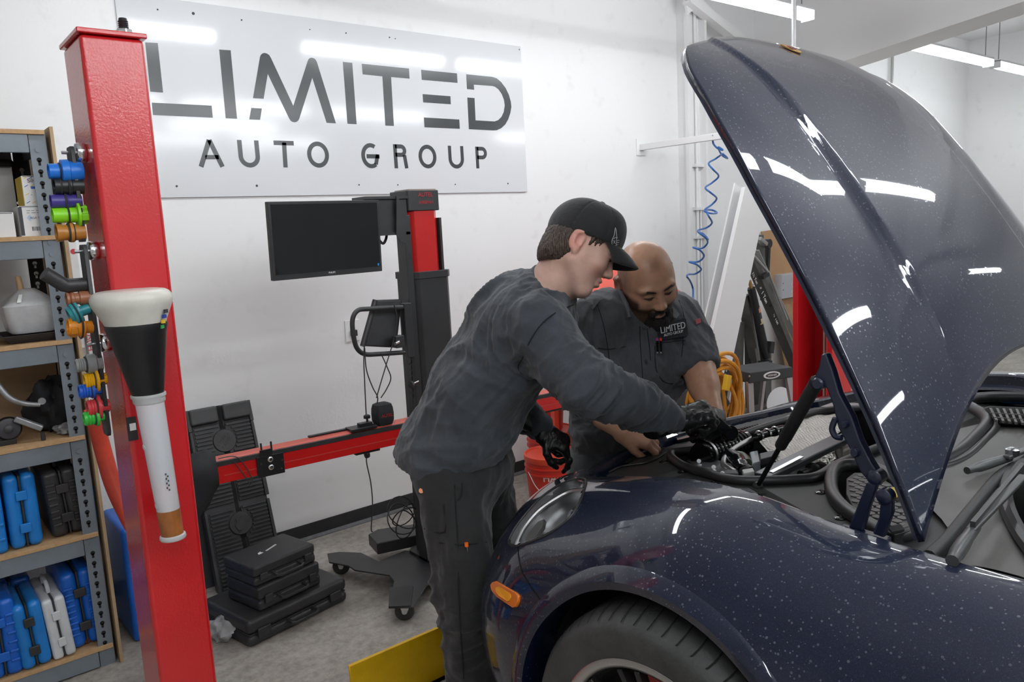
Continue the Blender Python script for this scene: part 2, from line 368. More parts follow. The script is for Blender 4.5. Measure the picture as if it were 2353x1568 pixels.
def U_letter(x0t, x1t, ytop0, ytop1, ybot):
    a, c = U2([(x0t, ytop0)])[0], U2([(x1t, ytop1)])[0]; lo = U2([((x0t + x1t) / 2 + 14, ybot)])[0]
    cx = (a.x + c.x) / 2; rx = abs(c.x - a.x) / 2; zb = lo.z + WD / 2 + rx
    bb_ = MB(); stroke(bb_, [V(a.x, SY, (a.z + c.z) / 2), V(a.x, SY, zb)] + arc(cx, zb, rx, rx, 180, 360)[1:] + [V(c.x, SY, (a.z + c.z) / 2)], WD); return bb_
U_letter(330, 448, 66, 69, 257).build('letter_u', m_ink, sg)
b = MB(); stroke(b, U2([(569, 85), (708, 89)]), WD); stroke(b, U2([(641, 84), (652, 256)]), WD); b.build('letter_t', m_ink, sg)
def O_letter(x0, x1, y0, y1):
    c = U2([((x0 + x1) / 2, (y0 + y1) / 2)])[0]; l = U2([(x0, (y0 + y1) / 2)])[0]; r = U2([(x1, (y0 + y1) / 2)])[0]; t_ = U2([((x0 + x1) / 2, y0)])[0]; d = U2([((x0 + x1) / 2, y1)])[0]
    return (l.x + r.x) / 2, (t_.z + d.z) / 2, (r.x - l.x) / 2 - WD / 2, (t_.z - d.z) / 2 - WD / 2
cx, cz, rx, rz = O_letter(802, 952, 77, 258); b = MB(); stroke(b, arc(cx, cz, rx, rz, 0, 360, 40)[:-1], WD, True); b.build('letter_o', m_ink, sg)
cx, cz, rx, rz = O_letter(1177, 1310, 88, 262); b = MB(); stroke(b, arc(cx, cz, rx, rz, 58, 305, 30), WD); e_ = arc(cx, cz, rx, rz, 305, 306, 1)[0]; gx = U2([(1290, 180)])[0]
stroke(b, [e_, V(gx.x, SY, gx.z + .01)], WD); stroke(b, [V(gx.x - .07, SY, gx.z), V(gx.x + WD / 2, SY, gx.z)], WD); b.build('letter_g', m_ink, sg)
b = MB(); r0 = U2([(1396, 95)])[0]; r1_ = U2([(1405, 262)])[0]; r2_ = U2([(1488, 140)])[0]
xs_ = r0.x + WD / 2; stroke(b, [V(xs_, SY, r0.z), V(xs_, SY, r1_.z)], WD); hr = (r0.z - r1_.z) * .52
stroke(b, [V(xs_, SY, r0.z - WD / 2)] + arc(r2_.x - hr / 2 + .0, r0.z - hr / 2, hr / 2 - WD / 2, hr / 2 - WD / 2, 90, -90) + [V(xs_, SY, r0.z - hr + WD / 2)], WD)
stroke(b, [V(xs_ + .06, SY, r0.z - hr + .01), V(U2([(1492, 262)])[0].x, SY, r1_.z)], WD); b.build('letter_r', m_ink, sg)
cx, cz, rx, rz = O_letter(1574, 1697, 99, 263); b = MB(); stroke(b, arc(cx, cz, rx, rz, 0, 360, 40)[:-1], WD, True); b.build('letter_o', m_ink, sg)
U_letter(1787, 1872, 106, 108, 264).build('letter_u', m_ink, sg)
b = MB(); r0 = U2([(1966, 112)])[0]; r1_ = U2([(1974, 263)])[0]; r2_ = U2([(2047, 155)])[0]; xs_ = r0.x + WD / 2; hr = (r0.z - r1_.z) * .58
stroke(b, [V(xs_, SY, r0.z), V(xs_, SY, r1_.z)], WD); stroke(b, [V(xs_, SY, r0.z - WD / 2)] + arc(r2_.x - hr / 2, r0.z - hr / 2, hr / 2 - WD / 2, hr / 2 - WD / 2, 90, -90) + [V(xs_, SY, r0.z - hr + WD / 2)], WD); b.build('letter_p', m_ink, sg)
for (x, y, r) in [(444, 31, .007), (362, 22, .004), (555, 46, .004), (712, 68, .003), (795, 76, .004), (895, 86, .004), (908, 89, .003), (1193, 114, .004), (406, 428, .005), (590, 427, .006), (914, 425, .004), (1046, 424, .004), (1167, 422, .005), (825, 425, .004)]:
    P = onY(x, y, SY); MB().cyl((P.x, SY + .001, P.z), (P.x, SY - .002, P.z), r, 8).build('screw', m_screw, sg)

# ================================================================== LIFT: red posts, runways, yellow stop
def red_paint(name, col):
    m = mat(name, col, 0.26, coat=0.6)
    nt, b = nodes(m); tc = nt.nodes.new('ShaderNodeTexCoord')
    bp = nt.nodes.new('ShaderNodeBump'); bp.inputs['Strength'].default_value = 0.22; bp.inputs['Distance'].default_value = 0.002
    nt.links.new(noise(nt, tc, 160, 2).outputs['Fac'], bp.inputs['Height']); nt.links.new(bp.outputs['Normal'], b.inputs['Normal']); nt.links.new(bp.outputs['Normal'], b.inputs['Coat Normal'])
    cr = ramp(nt, noise(nt, tc, 4, 5).outputs['Fac'], [(0.3, tuple(c * .86 for c in col)), (0.7, col)]); nt.links.new(cr.outputs['Color'], b.inputs['Base Color'])
    return m
m_red = red_paint('lift_red', (0.60, 0.013, 0.018))
m_zinc = mat('zinc', (0.62, 0.63, 0.65), 0.22, 1.0)
m_dsteel = mat('dark_steel', (0.05, 0.05, 0.055), 0.4, 0.7)
PY = 2.0
pa = onY(181, 75, PY); pb = onY(331, 90, PY); PX0, PX1, PZ = pa.x, pb.x, pa.z
lp = thing('lift_post', 'tall red lift post at the left, adapter rack and funnel hung on it', 'lift post', (PX0 + .07, PY + .09, 0), 'red four-post lift columns')
PD = 0.185
prof = [(0, 0), (0, PD), (PX1 - PX0, PD), (PX1 - PX0, 0)]
MB().span((PX0, PY, 0.012), (PX1, PY + PD, PZ)).build('column', m_red, lp, bevel=0.011, seg=4)
MB().span((PX0 - .006, PY - .008, PZ), (PX1 + .006, PY + PD + .008, PZ + .012)).build('cap_plate', m_red, lp, bevel=0.003)
MB().span((PX0 - .05, PY - .06, 0), (PX1 + .06, PY + PD + .05, 0.014)).build('base_plate', m_red, lp, bevel=0.003)
nx, ny = onY(284, 62, PY + .06).x, PY + .06
nut = MB().cyl((nx, ny, PZ + .012), (nx, ny, PZ + .032), 0.019, 6).build('nut', m_zinc, lp, bevel=0.002)
MB().lathe([(.0105, 0), (.0105, .022)] + [(.0105 + (.0012 if i % 2 else 0), .022 + i * .0022) for i in range(9)] + [(.009, .045)], (nx, ny, PZ + .012), (0, 0, 1), 16).build('threaded_stud', m_dsteel, nut, True)
MB().cyl((PX0 + .03, PY + .12, PZ + .012), (PX0 + .03, PY + .12, PZ + .018), 0.012, 6).build('bolt_head', m_zinc, lp)
# second post on the other side of the car
rpx = onY(1821, 800, PY + .22).x
lp2 = thing('lift_post', 'red lift post on the far side of the car behind the raised hood', 'lift post', (rpx + .1, PY + .1, 0), 'red four-post lift columns')
m_dred = m_red
MB().span((rpx, PY + .19, .012), (rpx + .2, PY + .22, PZ)).build('flange', m_red, lp2, bevel=0.004)
MB().span((rpx + .17, PY + .03, .012), (rpx + .2, PY + .19, PZ)).build('column', m_red, lp2)
MB().span((rpx, PY, .012), (rpx + .2, PY + .03, PZ)).build('flange', m_red, lp2, bevel=0.004)
MB().span((rpx - .05, PY - .05, 0), (rpx + .26, PY + .27, .014)).build('base_plate', m_red, lp2)
MB().span((rpx, PY, PZ), (rpx + .2, PY + .22, PZ + .012)).build('cap_plate', m_red, lp2)
m_rope = mat('steel_rope', (0.36, 0.34, 0.30), 0.5, 0.5, bump=0.8, bscale=300)
MB().cyl((rpx + .06, PY + .075, .1), (rpx + .06, PY + .075, PZ), 0.0065, 8).build('lift_cable', m_rope, lp2, True)
m_ladder = mat('lock_ladder', (0.45, 0.42, 0.36), 0.5, 0.3)
for y_ in (.035, .085): MB().span((rpx + .12, PY + y_, .1), (rpx + .13, PY + y_ + .012, PZ)).build('lock_ladder', m_ladder, lp2)
for i in range(14): MB().span((rpx + .12, PY + .045, .15 + i * .11), (rpx + .13, PY + .087, .185 + i * .11)).build('rung', m_ladder, lp2)
# runways of the lift under the car, yellow stop plate in front
RW = 0.215
m_runway = mat('runway_yellow', (0.62, 0.36, 0.004), 0.42, var=0.12, vscale=10, bump=0.1)
m_deck = mat('runway_deck', (0.14, 0.14, 0.14), 0.7, var=0.3, vscale=20)
def yellow_scuffed():
    nt, b = nodes(m_runway); tc = nt.nodes.new('ShaderNodeTexCoord')
    base = b.inputs['Base Color'].links[0].from_socket
    s_ = ramp(nt, noise(nt, tc, 22, 8, 0.75).outputs['Fac'], [(0.66, (0, 0, 0)), (0.74, (1, 1, 1))])
    nt.links.new(mixc(nt, s_.outputs['Color'], base, (0.10, 0.06, 0.02)), b.inputs['Base Color'])
yellow_scuffed()
for k, (x0, x1, lab) in enumerate([(0.93, 1.45, 'low yellow lift runway under the near wheels with an upright stop plate'), (2.52, 3.04, 'low yellow lift runway under the far wheels of the blue car')]):
    t = thing('lift_runway', lab, 'lift runway', ((x0 + x1) / 2, 1.0, 0), 'yellow lift runways')
    MB().span((x0, -4.0, RW - .02), (x1, 2.02, RW)).build('deck', m_deck, t)
    MB().span((x0, -4.0, 0.02), (x0 + .02, 2.02, RW - .02)).build('side_rail', m_runway, t)
    MB().span((x1 - .02, -4.0, 0.02), (x1, 2.02, RW - .02)).build('side_rail', m_runway, t)
    MB().span((x0, 2.0, 0.0), (x1, 2.02, RW)).build('end_plate', m_runway, t)
    if k == 0:
        a = onY(795, 1536, 2.05); c = onY(1180, 1372, 2.05)
        zt = a.z
        MB().prism([V(a.x, 2.02, 0.0), V(a.x, 2.02, zt - .02), V(a.x + .012, 2.05, zt), V(x1 + .03, 2.05, zt), V(x1 + .03, 2.02, 0.0)], (0, 0.012, 0)).build('stop_plate', m_runway, t, bevel=0.002)
        for (bx, bz) in ((x1 - .06, .15), (x1 - .06, .1)): MB().cyl((bx, 2.02, bz), (bx, 2.005, bz), .012, 6).build('bolt_head', m_zinc, t)
    else:
        MB().span((x0, 2.02, 0), (x1, 2.032, 0.34)).build('stop_plate', m_runway, t, bevel=0.002)
# ================================================================== STORAGE SHELF AND ITS CONTENTS
SHY = 3.337; SHB = 3.80
m_sgrey = mat('shelf_grey', (0.175, 0.205, 0.235), 0.42, var=0.12, vscale=9)
m_osb = mat('particle_board', (0.56, 0.36, 0.19), 0.75, col2=(0.44, 0.27, 0.13), vscale=60, bump=0.3, bscale=120)
m_ply = mat('plywood_sheet', (0.50, 0.36, 0.22), 0.7, col2=(0.36, 0.24, 0.13), vscale=5)
m_blackp = mat('black_plastic', (0.032, 0.032, 0.034), 0.42, var=0.3, vscale=12, bump=0.15, bscale=200)
m_blackm = mat('black_metal', (0.018, 0.018, 0.02), 0.38, 0.2, var=0.2, vscale=10)
m_blue = mat('case_blue', (0.008, 0.115, 0.52), 0.36, var=0.2, vscale=6, bump=0.1, bscale=200)
m_lblue = mat('case_light_blue', (0.012, 0.20, 0.60), 0.34, var=0.18, vscale=6, bump=0.1, bscale=200)
m_wgrey = mat('case_white_grey', (0.62, 0.64, 0.66), 0.45, var=0.15, vscale=9)
m_darkhole = mat('slot_dark', (0.012, 0.012, 0.012), 0.9)
SX1 = onY(103, 330, SHY).x + 0.005
LV = [2.092, 1.712, 1.322, 0.948, 0.556, 0.088]
sh = thing('storage_shelf', 'grey steel storage shelf with particle-board decks at the left picture edge', 'shelf', (0.0, SHY + .23, 0))
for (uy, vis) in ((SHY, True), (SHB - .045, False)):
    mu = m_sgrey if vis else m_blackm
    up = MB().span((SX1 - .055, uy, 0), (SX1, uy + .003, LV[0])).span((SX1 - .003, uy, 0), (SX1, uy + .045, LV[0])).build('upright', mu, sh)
    z = 0.09
    while z < LV[0] - .03:
        near = any(0 <= (L - z) < 0.075 for L in LV)
        yy = uy - .0012 if vis else uy - .0012
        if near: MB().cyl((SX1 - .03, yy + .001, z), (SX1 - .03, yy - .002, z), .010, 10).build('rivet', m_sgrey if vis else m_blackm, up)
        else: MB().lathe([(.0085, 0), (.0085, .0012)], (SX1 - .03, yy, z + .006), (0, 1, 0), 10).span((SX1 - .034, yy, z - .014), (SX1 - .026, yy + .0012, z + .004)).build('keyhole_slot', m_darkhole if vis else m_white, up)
        z += .042
    MB().span((-0.75, uy, 0), (-.695, uy + .003, LV[0])).build('upright', mu, sh)
for i, L in enumerate(LV):
    MB().span((-0.75, SHY - .012, L - .016), (SX1 - .004, SHB, L)).build('deck', m_osb, sh, bevel=0.001)
    for uy in (SHY + .004, SHB - .02):
        MB().span((-0.72, uy - .012, L - .082), (SX1 - .058, uy, L - .016)).build('beam', m_sgrey, sh, bevel=0.003)
    MB().span((SX1 - .02, SHY + .01, L - .07), (SX1 - .004, SHB - .02, L - .02)).build('side_beam', m_sgrey, sh)
ps = tag(MB().span((SX1 + .012, SHY - .02, 0.0), (SX1 + .024, SHB + .06, LV[0] + .012)).build('plywood_sheet', m_ply, None, bevel=0.001), 'tall plywood sheet standing upright against the right side of the shelf', 'board')

def case(name, label, x0, x1, y0, y1, z0, z1, m, cat='tool case', group=None, handle='top', ribs=0, rot=0.0, lean=0.0, mh=None, split='x', bev=0.018, latch=True):
    c = V((x0 + x1) / 2, (y0 + y1) / 2, z0)
    t = thing(name, label, cat, c, group)
    sx, sy, sz = (x1 - x0), (y1 - y0), (z1 - z0)
    Rm = Matrix.Rotation(math.radians(rot), 3, 'Z') @ Matrix.Rotation(math.radians(lean), 3, 'Y')
    # rest the lowest tilted corner on the support
    low = min((Rm @ V(a * sx / 2, b_ * sy / 2, 0)).z for a in (-1, 1) for b_ in (-1, 1))
    def T(p): return c + V(0, 0, -low) + Rm @ Vector(p)
    def part(fn, nm, mm, bv=0.0, par=t, **k):
        b_ = MB(); fn(b_); b_.v = [tuple(T(p)) for p in b_.v]; return b_.build(nm, mm, par, bevel=bv, seg=3, **k)
    g = 0.002
    bv = min(bev, sx * .22, sz * .3)
    if split == 'x':
        part(lambda b_: b_.span((-sx / 2, -sy / 2, 0), (-g, sy / 2, sz)), 'shell', m, bv)
        part(lambda b_: b_.span((g, -sy / 2, 0), (sx / 2, sy / 2, sz)), 'shell', m, bv)
    else:
        part(lambda b_: b_.span((-sx / 2, -sy / 2, 0), (sx / 2, sy / 2, sz * .45 - g)), 'shell', m, bv)
        part(lambda b_: b_.span((-sx / 2, -sy / 2, sz * .45 + g), (sx / 2, sy / 2, sz)), 'lid', m, bv)
    part(lambda b_: b_.box((0, 0, sz * .45 if split == 'z' else sz / 2), (sx * (.96 if split == 'z' else .04) if split == 'z' else .006, sy * .96, .006 if split == 'z' else sz * .96)), 'seam', m_blackp)
    mh = mh or m
    if handle == 'top':
        hw = min(.06, sy * .25)
        part(lambda b_: b_.tube([V(0, -hw, sz - .004), V(0, -hw, sz + .022), V(0, -hw + .012, sz + .03), V(0, hw - .012, sz + .03), V(0, hw, sz + .022), V(0, hw, sz - .004)], .008, 8), 'handle', mh, smooth=True)
    if handle == 'front':
        hw = min(.065, sx * .25); yf = -sy / 2; zz_ = sz * .42
        part(lambda b_: b_.tube([V(-hw, yf + .004, zz_), V(-hw, yf - .03, zz_ - .006), V(-hw + .012, yf - .038, zz_ - .008), V(hw - .012, yf - .038, zz_ - .008), V(hw, yf - .03, zz_ - .006), V(hw, yf + .004, zz_)], .0075, 8), 'handle', mh, smooth=True)
    if latch:
        if handle == 'front':
            for s in (-1, 1): part(lambda b_: b_.box((s * sx * .36, -sy / 2 - .004, sz * .45), (sx * .12, .012, sz * .36)), 'latch', mh, .004)
        else:
            for s in (.28, .72): part(lambda b_: b_.box((0, -sy / 2 - .003, sz * s), (sx * .35, .010, .035)), 'latch', mh, .003)
    for i in range(ribs):
        zc = sz * (.2 + .6 * i / max(1, ribs - 1))
        for s in (-1, 1): part(lambda b_: b_.box((s * sx * .31, -sy / 2 - .002, zc), (sx * .26, .008, .010)), 'rib', m, .003)
    return t
def PX(x, y, Y=SHY + .03): return onY(x, y, Y)
# ---- level 2: boxes
m_card = mat('cardboard', (0.40, 0.27, 0.16), 0.8, var=0.15, vscale=5)
m_wcard = mat('white_card', (0.72, 0.71, 0.70), 0.6, var=0.05, vscale=6)
m_ycard = mat('yellow_card', (0.72, 0.52, 0.05), 0.6)
m_print = mat('dark_print', (0.05, 0.05, 0.06), 0.6)
m_bprint = mat('blue_print', (0.03, 0.10, 0.42), 0.6)
def carton(name, label, a, b, depth, Y, z0, mm, side=None, group='boxes on the second shelf'):
    P = onY(*a, Y); Q = onY(*b, Y); t = thing(name, label, 'box', ((P.x + Q.x) / 2, Y + depth / 2, z0), group)
    z1 = P.z
    MB().span((P.x, Y, z0), (Q.x, Y + depth, z1)).build('carton', mm, t, bevel=0.002)
    MB().span((P.x + .004, Y - .0006, z1 - .004), (Q.x - .004, Y + .0001, z1 - .002)).build('flap_seam', m_darkhole, t)
    if side: MB().span((P.x - .0008, Y + .001, z0 + .001), (P.x, Y + depth - .002, z1 - .002)).build('side_print', side, t)
    return t, P.x, Q.x, z0, z1
zl = LV[1]
t1, ax, bx, z0, z1 = carton('parts_box', 'white parts box with barcode on the second shelf under the patterned box', (40, 474), (119, 535), .17, SHY + .02, zl, m_wcard)
MB().span((ax, SHY + .0195, z0 + .004), (ax + .012, SHY + .0199, z1 - .004)).build('dark_edge', m_print, t1)
put_text('AGA Tools', .02, ((ax + bx) / 2 + .01, SHY + .0193, (z0 + z1) / 2 + .012), (1, 0, 0), (0, 0, 1), m_print, t1, width=.05)
mat('grey_print', (.3, .3, .3), .6)
for k_ in range(2):
    for i in range(6): MB().span((ax + .026 + i * .0155, SHY + .0192, z1 - .018 - k_ * .008), (ax + .026 + i * .0155 + (.012, .009, .013)[(i + k_) % 3], SHY + .0196, z1 - .0155 - k_ * .008)).build('print_line', MATS['grey_print'], t1)
for i in range(9): MB().span(((ax + bx) / 2 - .012 + i * .0045, SHY + .0192, z0 + .02), ((ax + bx) / 2 - .012 + i * .0045 + (.002 if i % 3 else .003), SHY + .0196, z0 + .035)).build('barcode_bar', m_print, t1)
MB().prism([V(ax + .024, SHY + .0192, (z0 + z1) / 2 + .012), V(ax + .034, SHY + .0192, (z0 + z1) / 2 + .024), V(ax + .044, SHY + .0192, (z0 + z1) / 2 + .012), V(ax + .034, SHY + .0192, (z0 + z1) / 2)], (0, .0006, 0)).build('logo', mat('pale_blue_print', (.45, .55, .7), .6), t1)
zt1 = z1
t2, ax, bx, z0, z1 = carton('filter_box', 'yellow and white patterned box with black scrawl lying on the white barcode box', (48, 404), (112, 470), .15, SHY + .025, zt1 + .0005, m_wcard, m_ycard)
for i in range(4):
    for j in range(4):
        cx = ax + .012 + i * (bx - ax - .02) / 3.2; cz = z0 + .012 + j * (z1 - z0 - .02) / 3.0
        MB().prism([V(cx - .006, SHY + .0243, cz - .004), V(cx + .006, SHY + .0243, cz + .003), V(cx + .006, SHY + .0243, cz + .0055), V(cx - .006, SHY + .0243, cz - .0015)], (0, .0006, 0)).build('pattern_dash', m_ycard if (i + j) % 2 else m_bprint, t2)
MB().span(((ax + bx) / 2 - .012, SHY + .0236, z0 + .035), (bx - .003, SHY + .0242, z0 + .07)).build('label', m_wcard, t2)
MB().span(((ax + bx) / 2 - .012, SHY + .0232, z0 + .061), (bx - .003, SHY + .0236, z0 + .07)).build('label_band', m_bprint, t2)
for i in range(6): MB().span(((ax + bx) / 2 + .002 + i * .0036, SHY + .0230, z0 + .041), ((ax + bx) / 2 + .004 + i * .0036, SHY + .0236, z0 + .049)).build('barcode_bar', m_print, t2)
put_text('Silver', .02, ((ax + bx) / 2 + .002, SHY + .0236, z1 - .016), (1, 0, .08), (0, 0, 1), m_print, t2, width=.045)
carton('small_carton', 'plain white box at the left end of the second shelf', (-60, 490), (37, 536), .16, SHY + .02, zl, m_wcard)
m_gcard = mat('grey_card', (0.42, 0.42, 0.41), 0.7)
carton('grey_carton', 'plain light grey box standing behind the patterned box on the second shelf', (-70, 383), (39, 470), .12, SHY + .2, zl, m_gcard)
bx_ = case('black_crate', 'black plastic crate pushed to the back of the second shelf', -.35, SX1 - .06, SHY + .34, SHB - .03, zl, zl + .31, m_blackp, 'crate', handle=None, latch=False, split='z')
# ---- level 3: funnel jug on black tray, black boxes behind
zl = LV[2]
m_cloudy = mat('cloudy_plastic', (0.78, 0.79, 0.80), 0.25, trans=0.30, var=0.15, vscale=12)
jc = onY(72, 735, SHY + .13)
jx = jc.x; jy = SHY + .13
tr = thing('drip_tray', 'black plastic tray under the cloudy funnel jug on the shelf', 'tray', (jx, jy, zl))
MB().loft([[V(jx + a * s, jy + b_ * s2, zl + z_) for a, b_ in ((-1, -1), (1, -1), (1, 1), (-1, 1))] for s, s2, z_ in ((.085, .09, .001), (.115, .12, .03), (.118, .123, .034), (.108, .113, .03), (.08, .085, .006))], cap=True).build('tray', m_blackp, tr, bevel=.003)
MB().tube([V(jx + .07, jy - .12, zl + .03), V(jx + .12, jy - .125, zl + .045), V(jx + .15, jy - .1, zl + .03)], .006, 6, smooth=4).build('grip', m_blackp, tr, True)
fj = thing('funnel_jug', 'cloudy white funnel jug with cone top and tan spout on the third shelf', 'funnel', (jx, jy, zl + .032))
def sqring(h, r, z_, n=10):
    pts = []
    for cx_, cy_, a0 in ((1, -1, -90), (1, 1, 0), (-1, 1, 90), (-1, -1, 180)):
        for i in range(n):
            a = math.radians(a0 + 90 * i / (n - 1)); pts.append(V(jx + cx_ * (h - r) + r * math.cos(a), jy + cy_ * (h - r) + r * math.sin(a), z_))
    return pts
MB().loft([sqring(.074, .03, zl + .034), sqring(.082, .03, zl + .045), sqring(.096, .03, zl + .13), sqring(.098, .03, zl + .137), sqring(.09, .03, zl + .142), sqring(.05, .03, zl + .178), sqring(.026, .024, zl + .197)]).build('body', m_cloudy, fj, True)
MB().cyl((jx - .02, jy, zl + .19), (jx - .024, jy, zl + .245), .012, 14, .010).build('spout', mat('tan_plastic', (.45, .29, .16), .5), fj, True)
m_sticker = mat('sticker', (.7, .72, .68), .5)
MB().prism([V(jx - .05, jy - .088, zl + .15), V(jx - .036, jy - .086, zl + .15), V(jx - .026, jy - .066, zl + .178), V(jx - .038, jy - .068, zl + .178)], (0, -.001, .001)).build('sticker', m_sticker, fj)
for (dx, dz, c_) in ((-.05, .07, (.75, .45, .1)), (.0, .06, (.8, .5, .2)), (.045, .085, (.5, .15, .2)), (-.02, .1, (.1, .3, .7))):
    MB().lathe([(.004, -.012), (.016, -.008), (.018, 0), (.014, .01), (.004, .013)], (jx + dx, jy - .05, zl + dz), (.3, .5, 1), 10).build('plug_inside', mat('jug_%d' % int(c_[0] * 100), c_, .5), fj, True)
case('black_tool_box', 'black plastic tool box in the dark corner of the third shelf', -.3, .17, SHY + .3, SHB - .04, zl, zl + .19, m_blackp, handle='front', latch=False, split='z')
# ---- level 4: puller, bag, cardboard
zl = LV[3]
m_cast = mat('cast_grey', (0.34, 0.35, 0.36), 0.4, 0.6, var=0.2, vscale=15)
cb = tag(MB().box((SX1 - .12, SHB - .06, zl + .145), (.22, .012, .28), Matrix.Rotation(.15, 3, 'X')).build('cardboard_flap', m_card), 'brown cardboard flap leaning at the back of the fourth shelf', 'cardboard')
g0 = onY(15, 958, SHY + .07)
gp = thing('cable_puller', 'grey cast-metal come-along tool lying on the fourth shelf', 'tool', (g0.x, g0.y, zl))
cz = zl + .06
MB().lathe([(.02, -.016), (.038, -.014), (.045, 0), (.038, .014), (.02, .016)], (g0.x, g0.y, cz), (0, -1, .15), 24).build('drum', m_dsteel, gp, True)
MB().lathe([(.016, 0), (.016, .006), (.010, .009)], (g0.x, g0.y - .014, cz), (0, -1, .15), 20).build('hub_cap', m_blackp, gp, True)
MB().tube([onY(-10, 880, SHY + .06), onY(22, 915, SHY + .05), onY(58, 928, SHY + .05), onY(92, 930, SHY + .05)], [.012, .012, .010, .009], 10, smooth=5).build('upper_arm', m_cast, gp, True)
MB().lathe([(.004, -.006), (.013, -.006), (.013, .006), (.004, .006)], onY(96, 922, SHY + .05), (0, -1, 0), 16).build('eye', m_cast, gp, True)
MB().bar(onY(34, 962, SHY + .05), onY(98, 985, SHY + .03) + V(0, 0, 0), .03, .022).build('handle_arm', m_cast, gp, bevel=.005)
pe = onY(96, 982, SHY + .03); MB().lathe([(.008, 0), (.008, .02), (.0065, .03)], (pe.x, pe.y, zl + .001), (0, 0, 1), 12).build('foot_pin', m_blackp, gp, True)
MB().span((g0.x - .06, g0.y - .01, zl), (g0.x + .02, g0.y + .05, zl + .02)).build('base_block', m_dsteel, gp, bevel=.003)
def lump(name, label, cat, pts, m, seed=1, k=1.0, res=40):
    # crumpled cloth-like lump: radial heap with creases
    c, rx, ry, rz = pts; rnd = random.Random(seed); b_ = MB(); vs = []; nphi = res; nth = res // 2
    ph = [rnd.uniform(0, 6.28) for _ in range(12)]
    for i in range(nth + 1):
        th = math.pi * i / nth
        for j in range(nphi):
            a = 2 * math.pi * j / nphi
            r = 1 + k * (.10 * math.sin(3 * a + ph[0] + 2 * th) + .07 * math.sin(5 * a + ph[1] - 3 * th) + .05 * math.sin(9 * a + ph[2] + 5 * th) + .04 * math.sin(7 * th + ph[3]) + .03 * math.sin(14 * a + 6 * th + ph[4]))
            z_ = max(-.92, math.cos(th) * r)
            vs.append((c[0] + rx * r * math.sin(th) * math.cos(a), c[1] + ry * r * math.sin(th) * math.sin(a), c[2] + rz * z_))
    fs = []
    for i in range(nth):
        for j in range(nphi): fs.append((i * nphi + j, i * nphi + (j + 1) % nphi, (i + 1) * nphi + (j + 1) % nphi, (i + 1) * nphi + j))
    b_.add(vs, fs); o = b_.build(name, m, None, True); return tag(o, label, cat)
m_bag = mat('black_cloth', (0.012, 0.013, 0.016), 0.75, var=0.3, vscale=12, bump=0.3, bscale=200)
gb = onY(118, 930, SHY + .2); lump('cloth_bag', 'black crumpled cloth bag at the back of the fourth shelf', 'bag', (V(gb.x + .005, SHY + .19, zl + .095), .085, .09, .103), m_bag, 3, 1.3)
lump('plastic_bag', 'clear crumpled plastic bag beside the black cloth bag', 'bag', (V(onY(160, 985, SHY + .08).x, SHY + .09, zl + .018), .05, .05, .02), mat('clear_bag', (.75, .76, .78), .15, trans=.6), 5, 1.6)
# ---- level 5: cases
zl = LV[4]
def case_px(label, xa, xb, ytop, Y, dep, z0, m, **k):
    P = onY(xa, ytop, Y); Q = onY(xb, ytop, Y); return case('tool_case', label, P.x, Q.x, Y, Y + dep, z0, (P.z + Q.z) / 2, m, group='plastic tool cases on the shelf', **k)
case_px('light blue tool case standing at the left of the fifth shelf', 2, 80, 1092, SHY + .01, .3, zl, m_lblue, ribs=0, handle='top', bev=.025)
case_px('blue tool case cut off by the picture edge on the fifth shelf', -75, -2, 1110, SHY + .01, .3, zl, m_lblue, ribs=4, handle='top')
case_px('black ribbed tool case standing on the fifth shelf between blue ones', 100, 187, 1080, SHY + .03, .3, zl, m_blackp, ribs=7, handle='top', lean=-3, bev=.022)
case_px('small blue ribbed case behind the shelf upright on the fifth shelf', 182, 226, 1095, SHY + .06, .28, zl, m_lblue, ribs=6, handle=None)
# ---- level 6
zl = LV[5]
case_px('blue ribbed tool case at the left picture edge on the bottom shelf', -55, 33, 1385, SHY + .0, .2, zl, m_blue, ribs=6, handle='top', bev=.02)
case_px('light blue tool case leaning in front on the bottom shelf', 30, 104, 1388, SHY - .01, .3, zl, m_lblue, handle=None, lean=-3, bev=.025, mh=m_blackp)
case_px('dark blue tool case behind the light blue one on the bottom shelf', -30, 70, 1335, SHY + .24, .2, zl, m_blue, handle='top', mh=m_blackp)
case_px('white-grey tool case leaning beside the big blue case on the bottom shelf', 104, 160, 1375, SHY - .005, .3, zl, m_wgrey, handle='top', lean=-4, bev=.014)
case_px('big blue tool case with ribbed panels on the bottom shelf', 140, 222, 1312, SHY + .03, .4, zl, m_blue, ribs=9, handle='top', lean=-2, bev=.035, mh=m_blackp)
m_orange = mat('orange_plastic', (0.50, 0.07, 0.02), 0.5, var=0.2, vscale=8)
case('tool_case', 'orange tool case mostly hidden behind the shelf upright', SX1 - .095, SX1 - .022, SHY + .05, SHY + .33, zl, zl + .29, m_orange, group='plastic tool cases on the shelf', handle=None, latch=False)
# ---- between the plywood sheet and the red post
P = onY(263, 1258, SHY + .1); Q = onY(345, 1258, SHY + .1)
case('tool_case', 'dark blue case standing on the floor between plywood sheet and red post', P.x + .03, Q.x + .05, SHY + .1, SHY + .45, 0, .5, m_blue, group='plastic tool cases on the shelf', handle='top', mh=m_blackp)
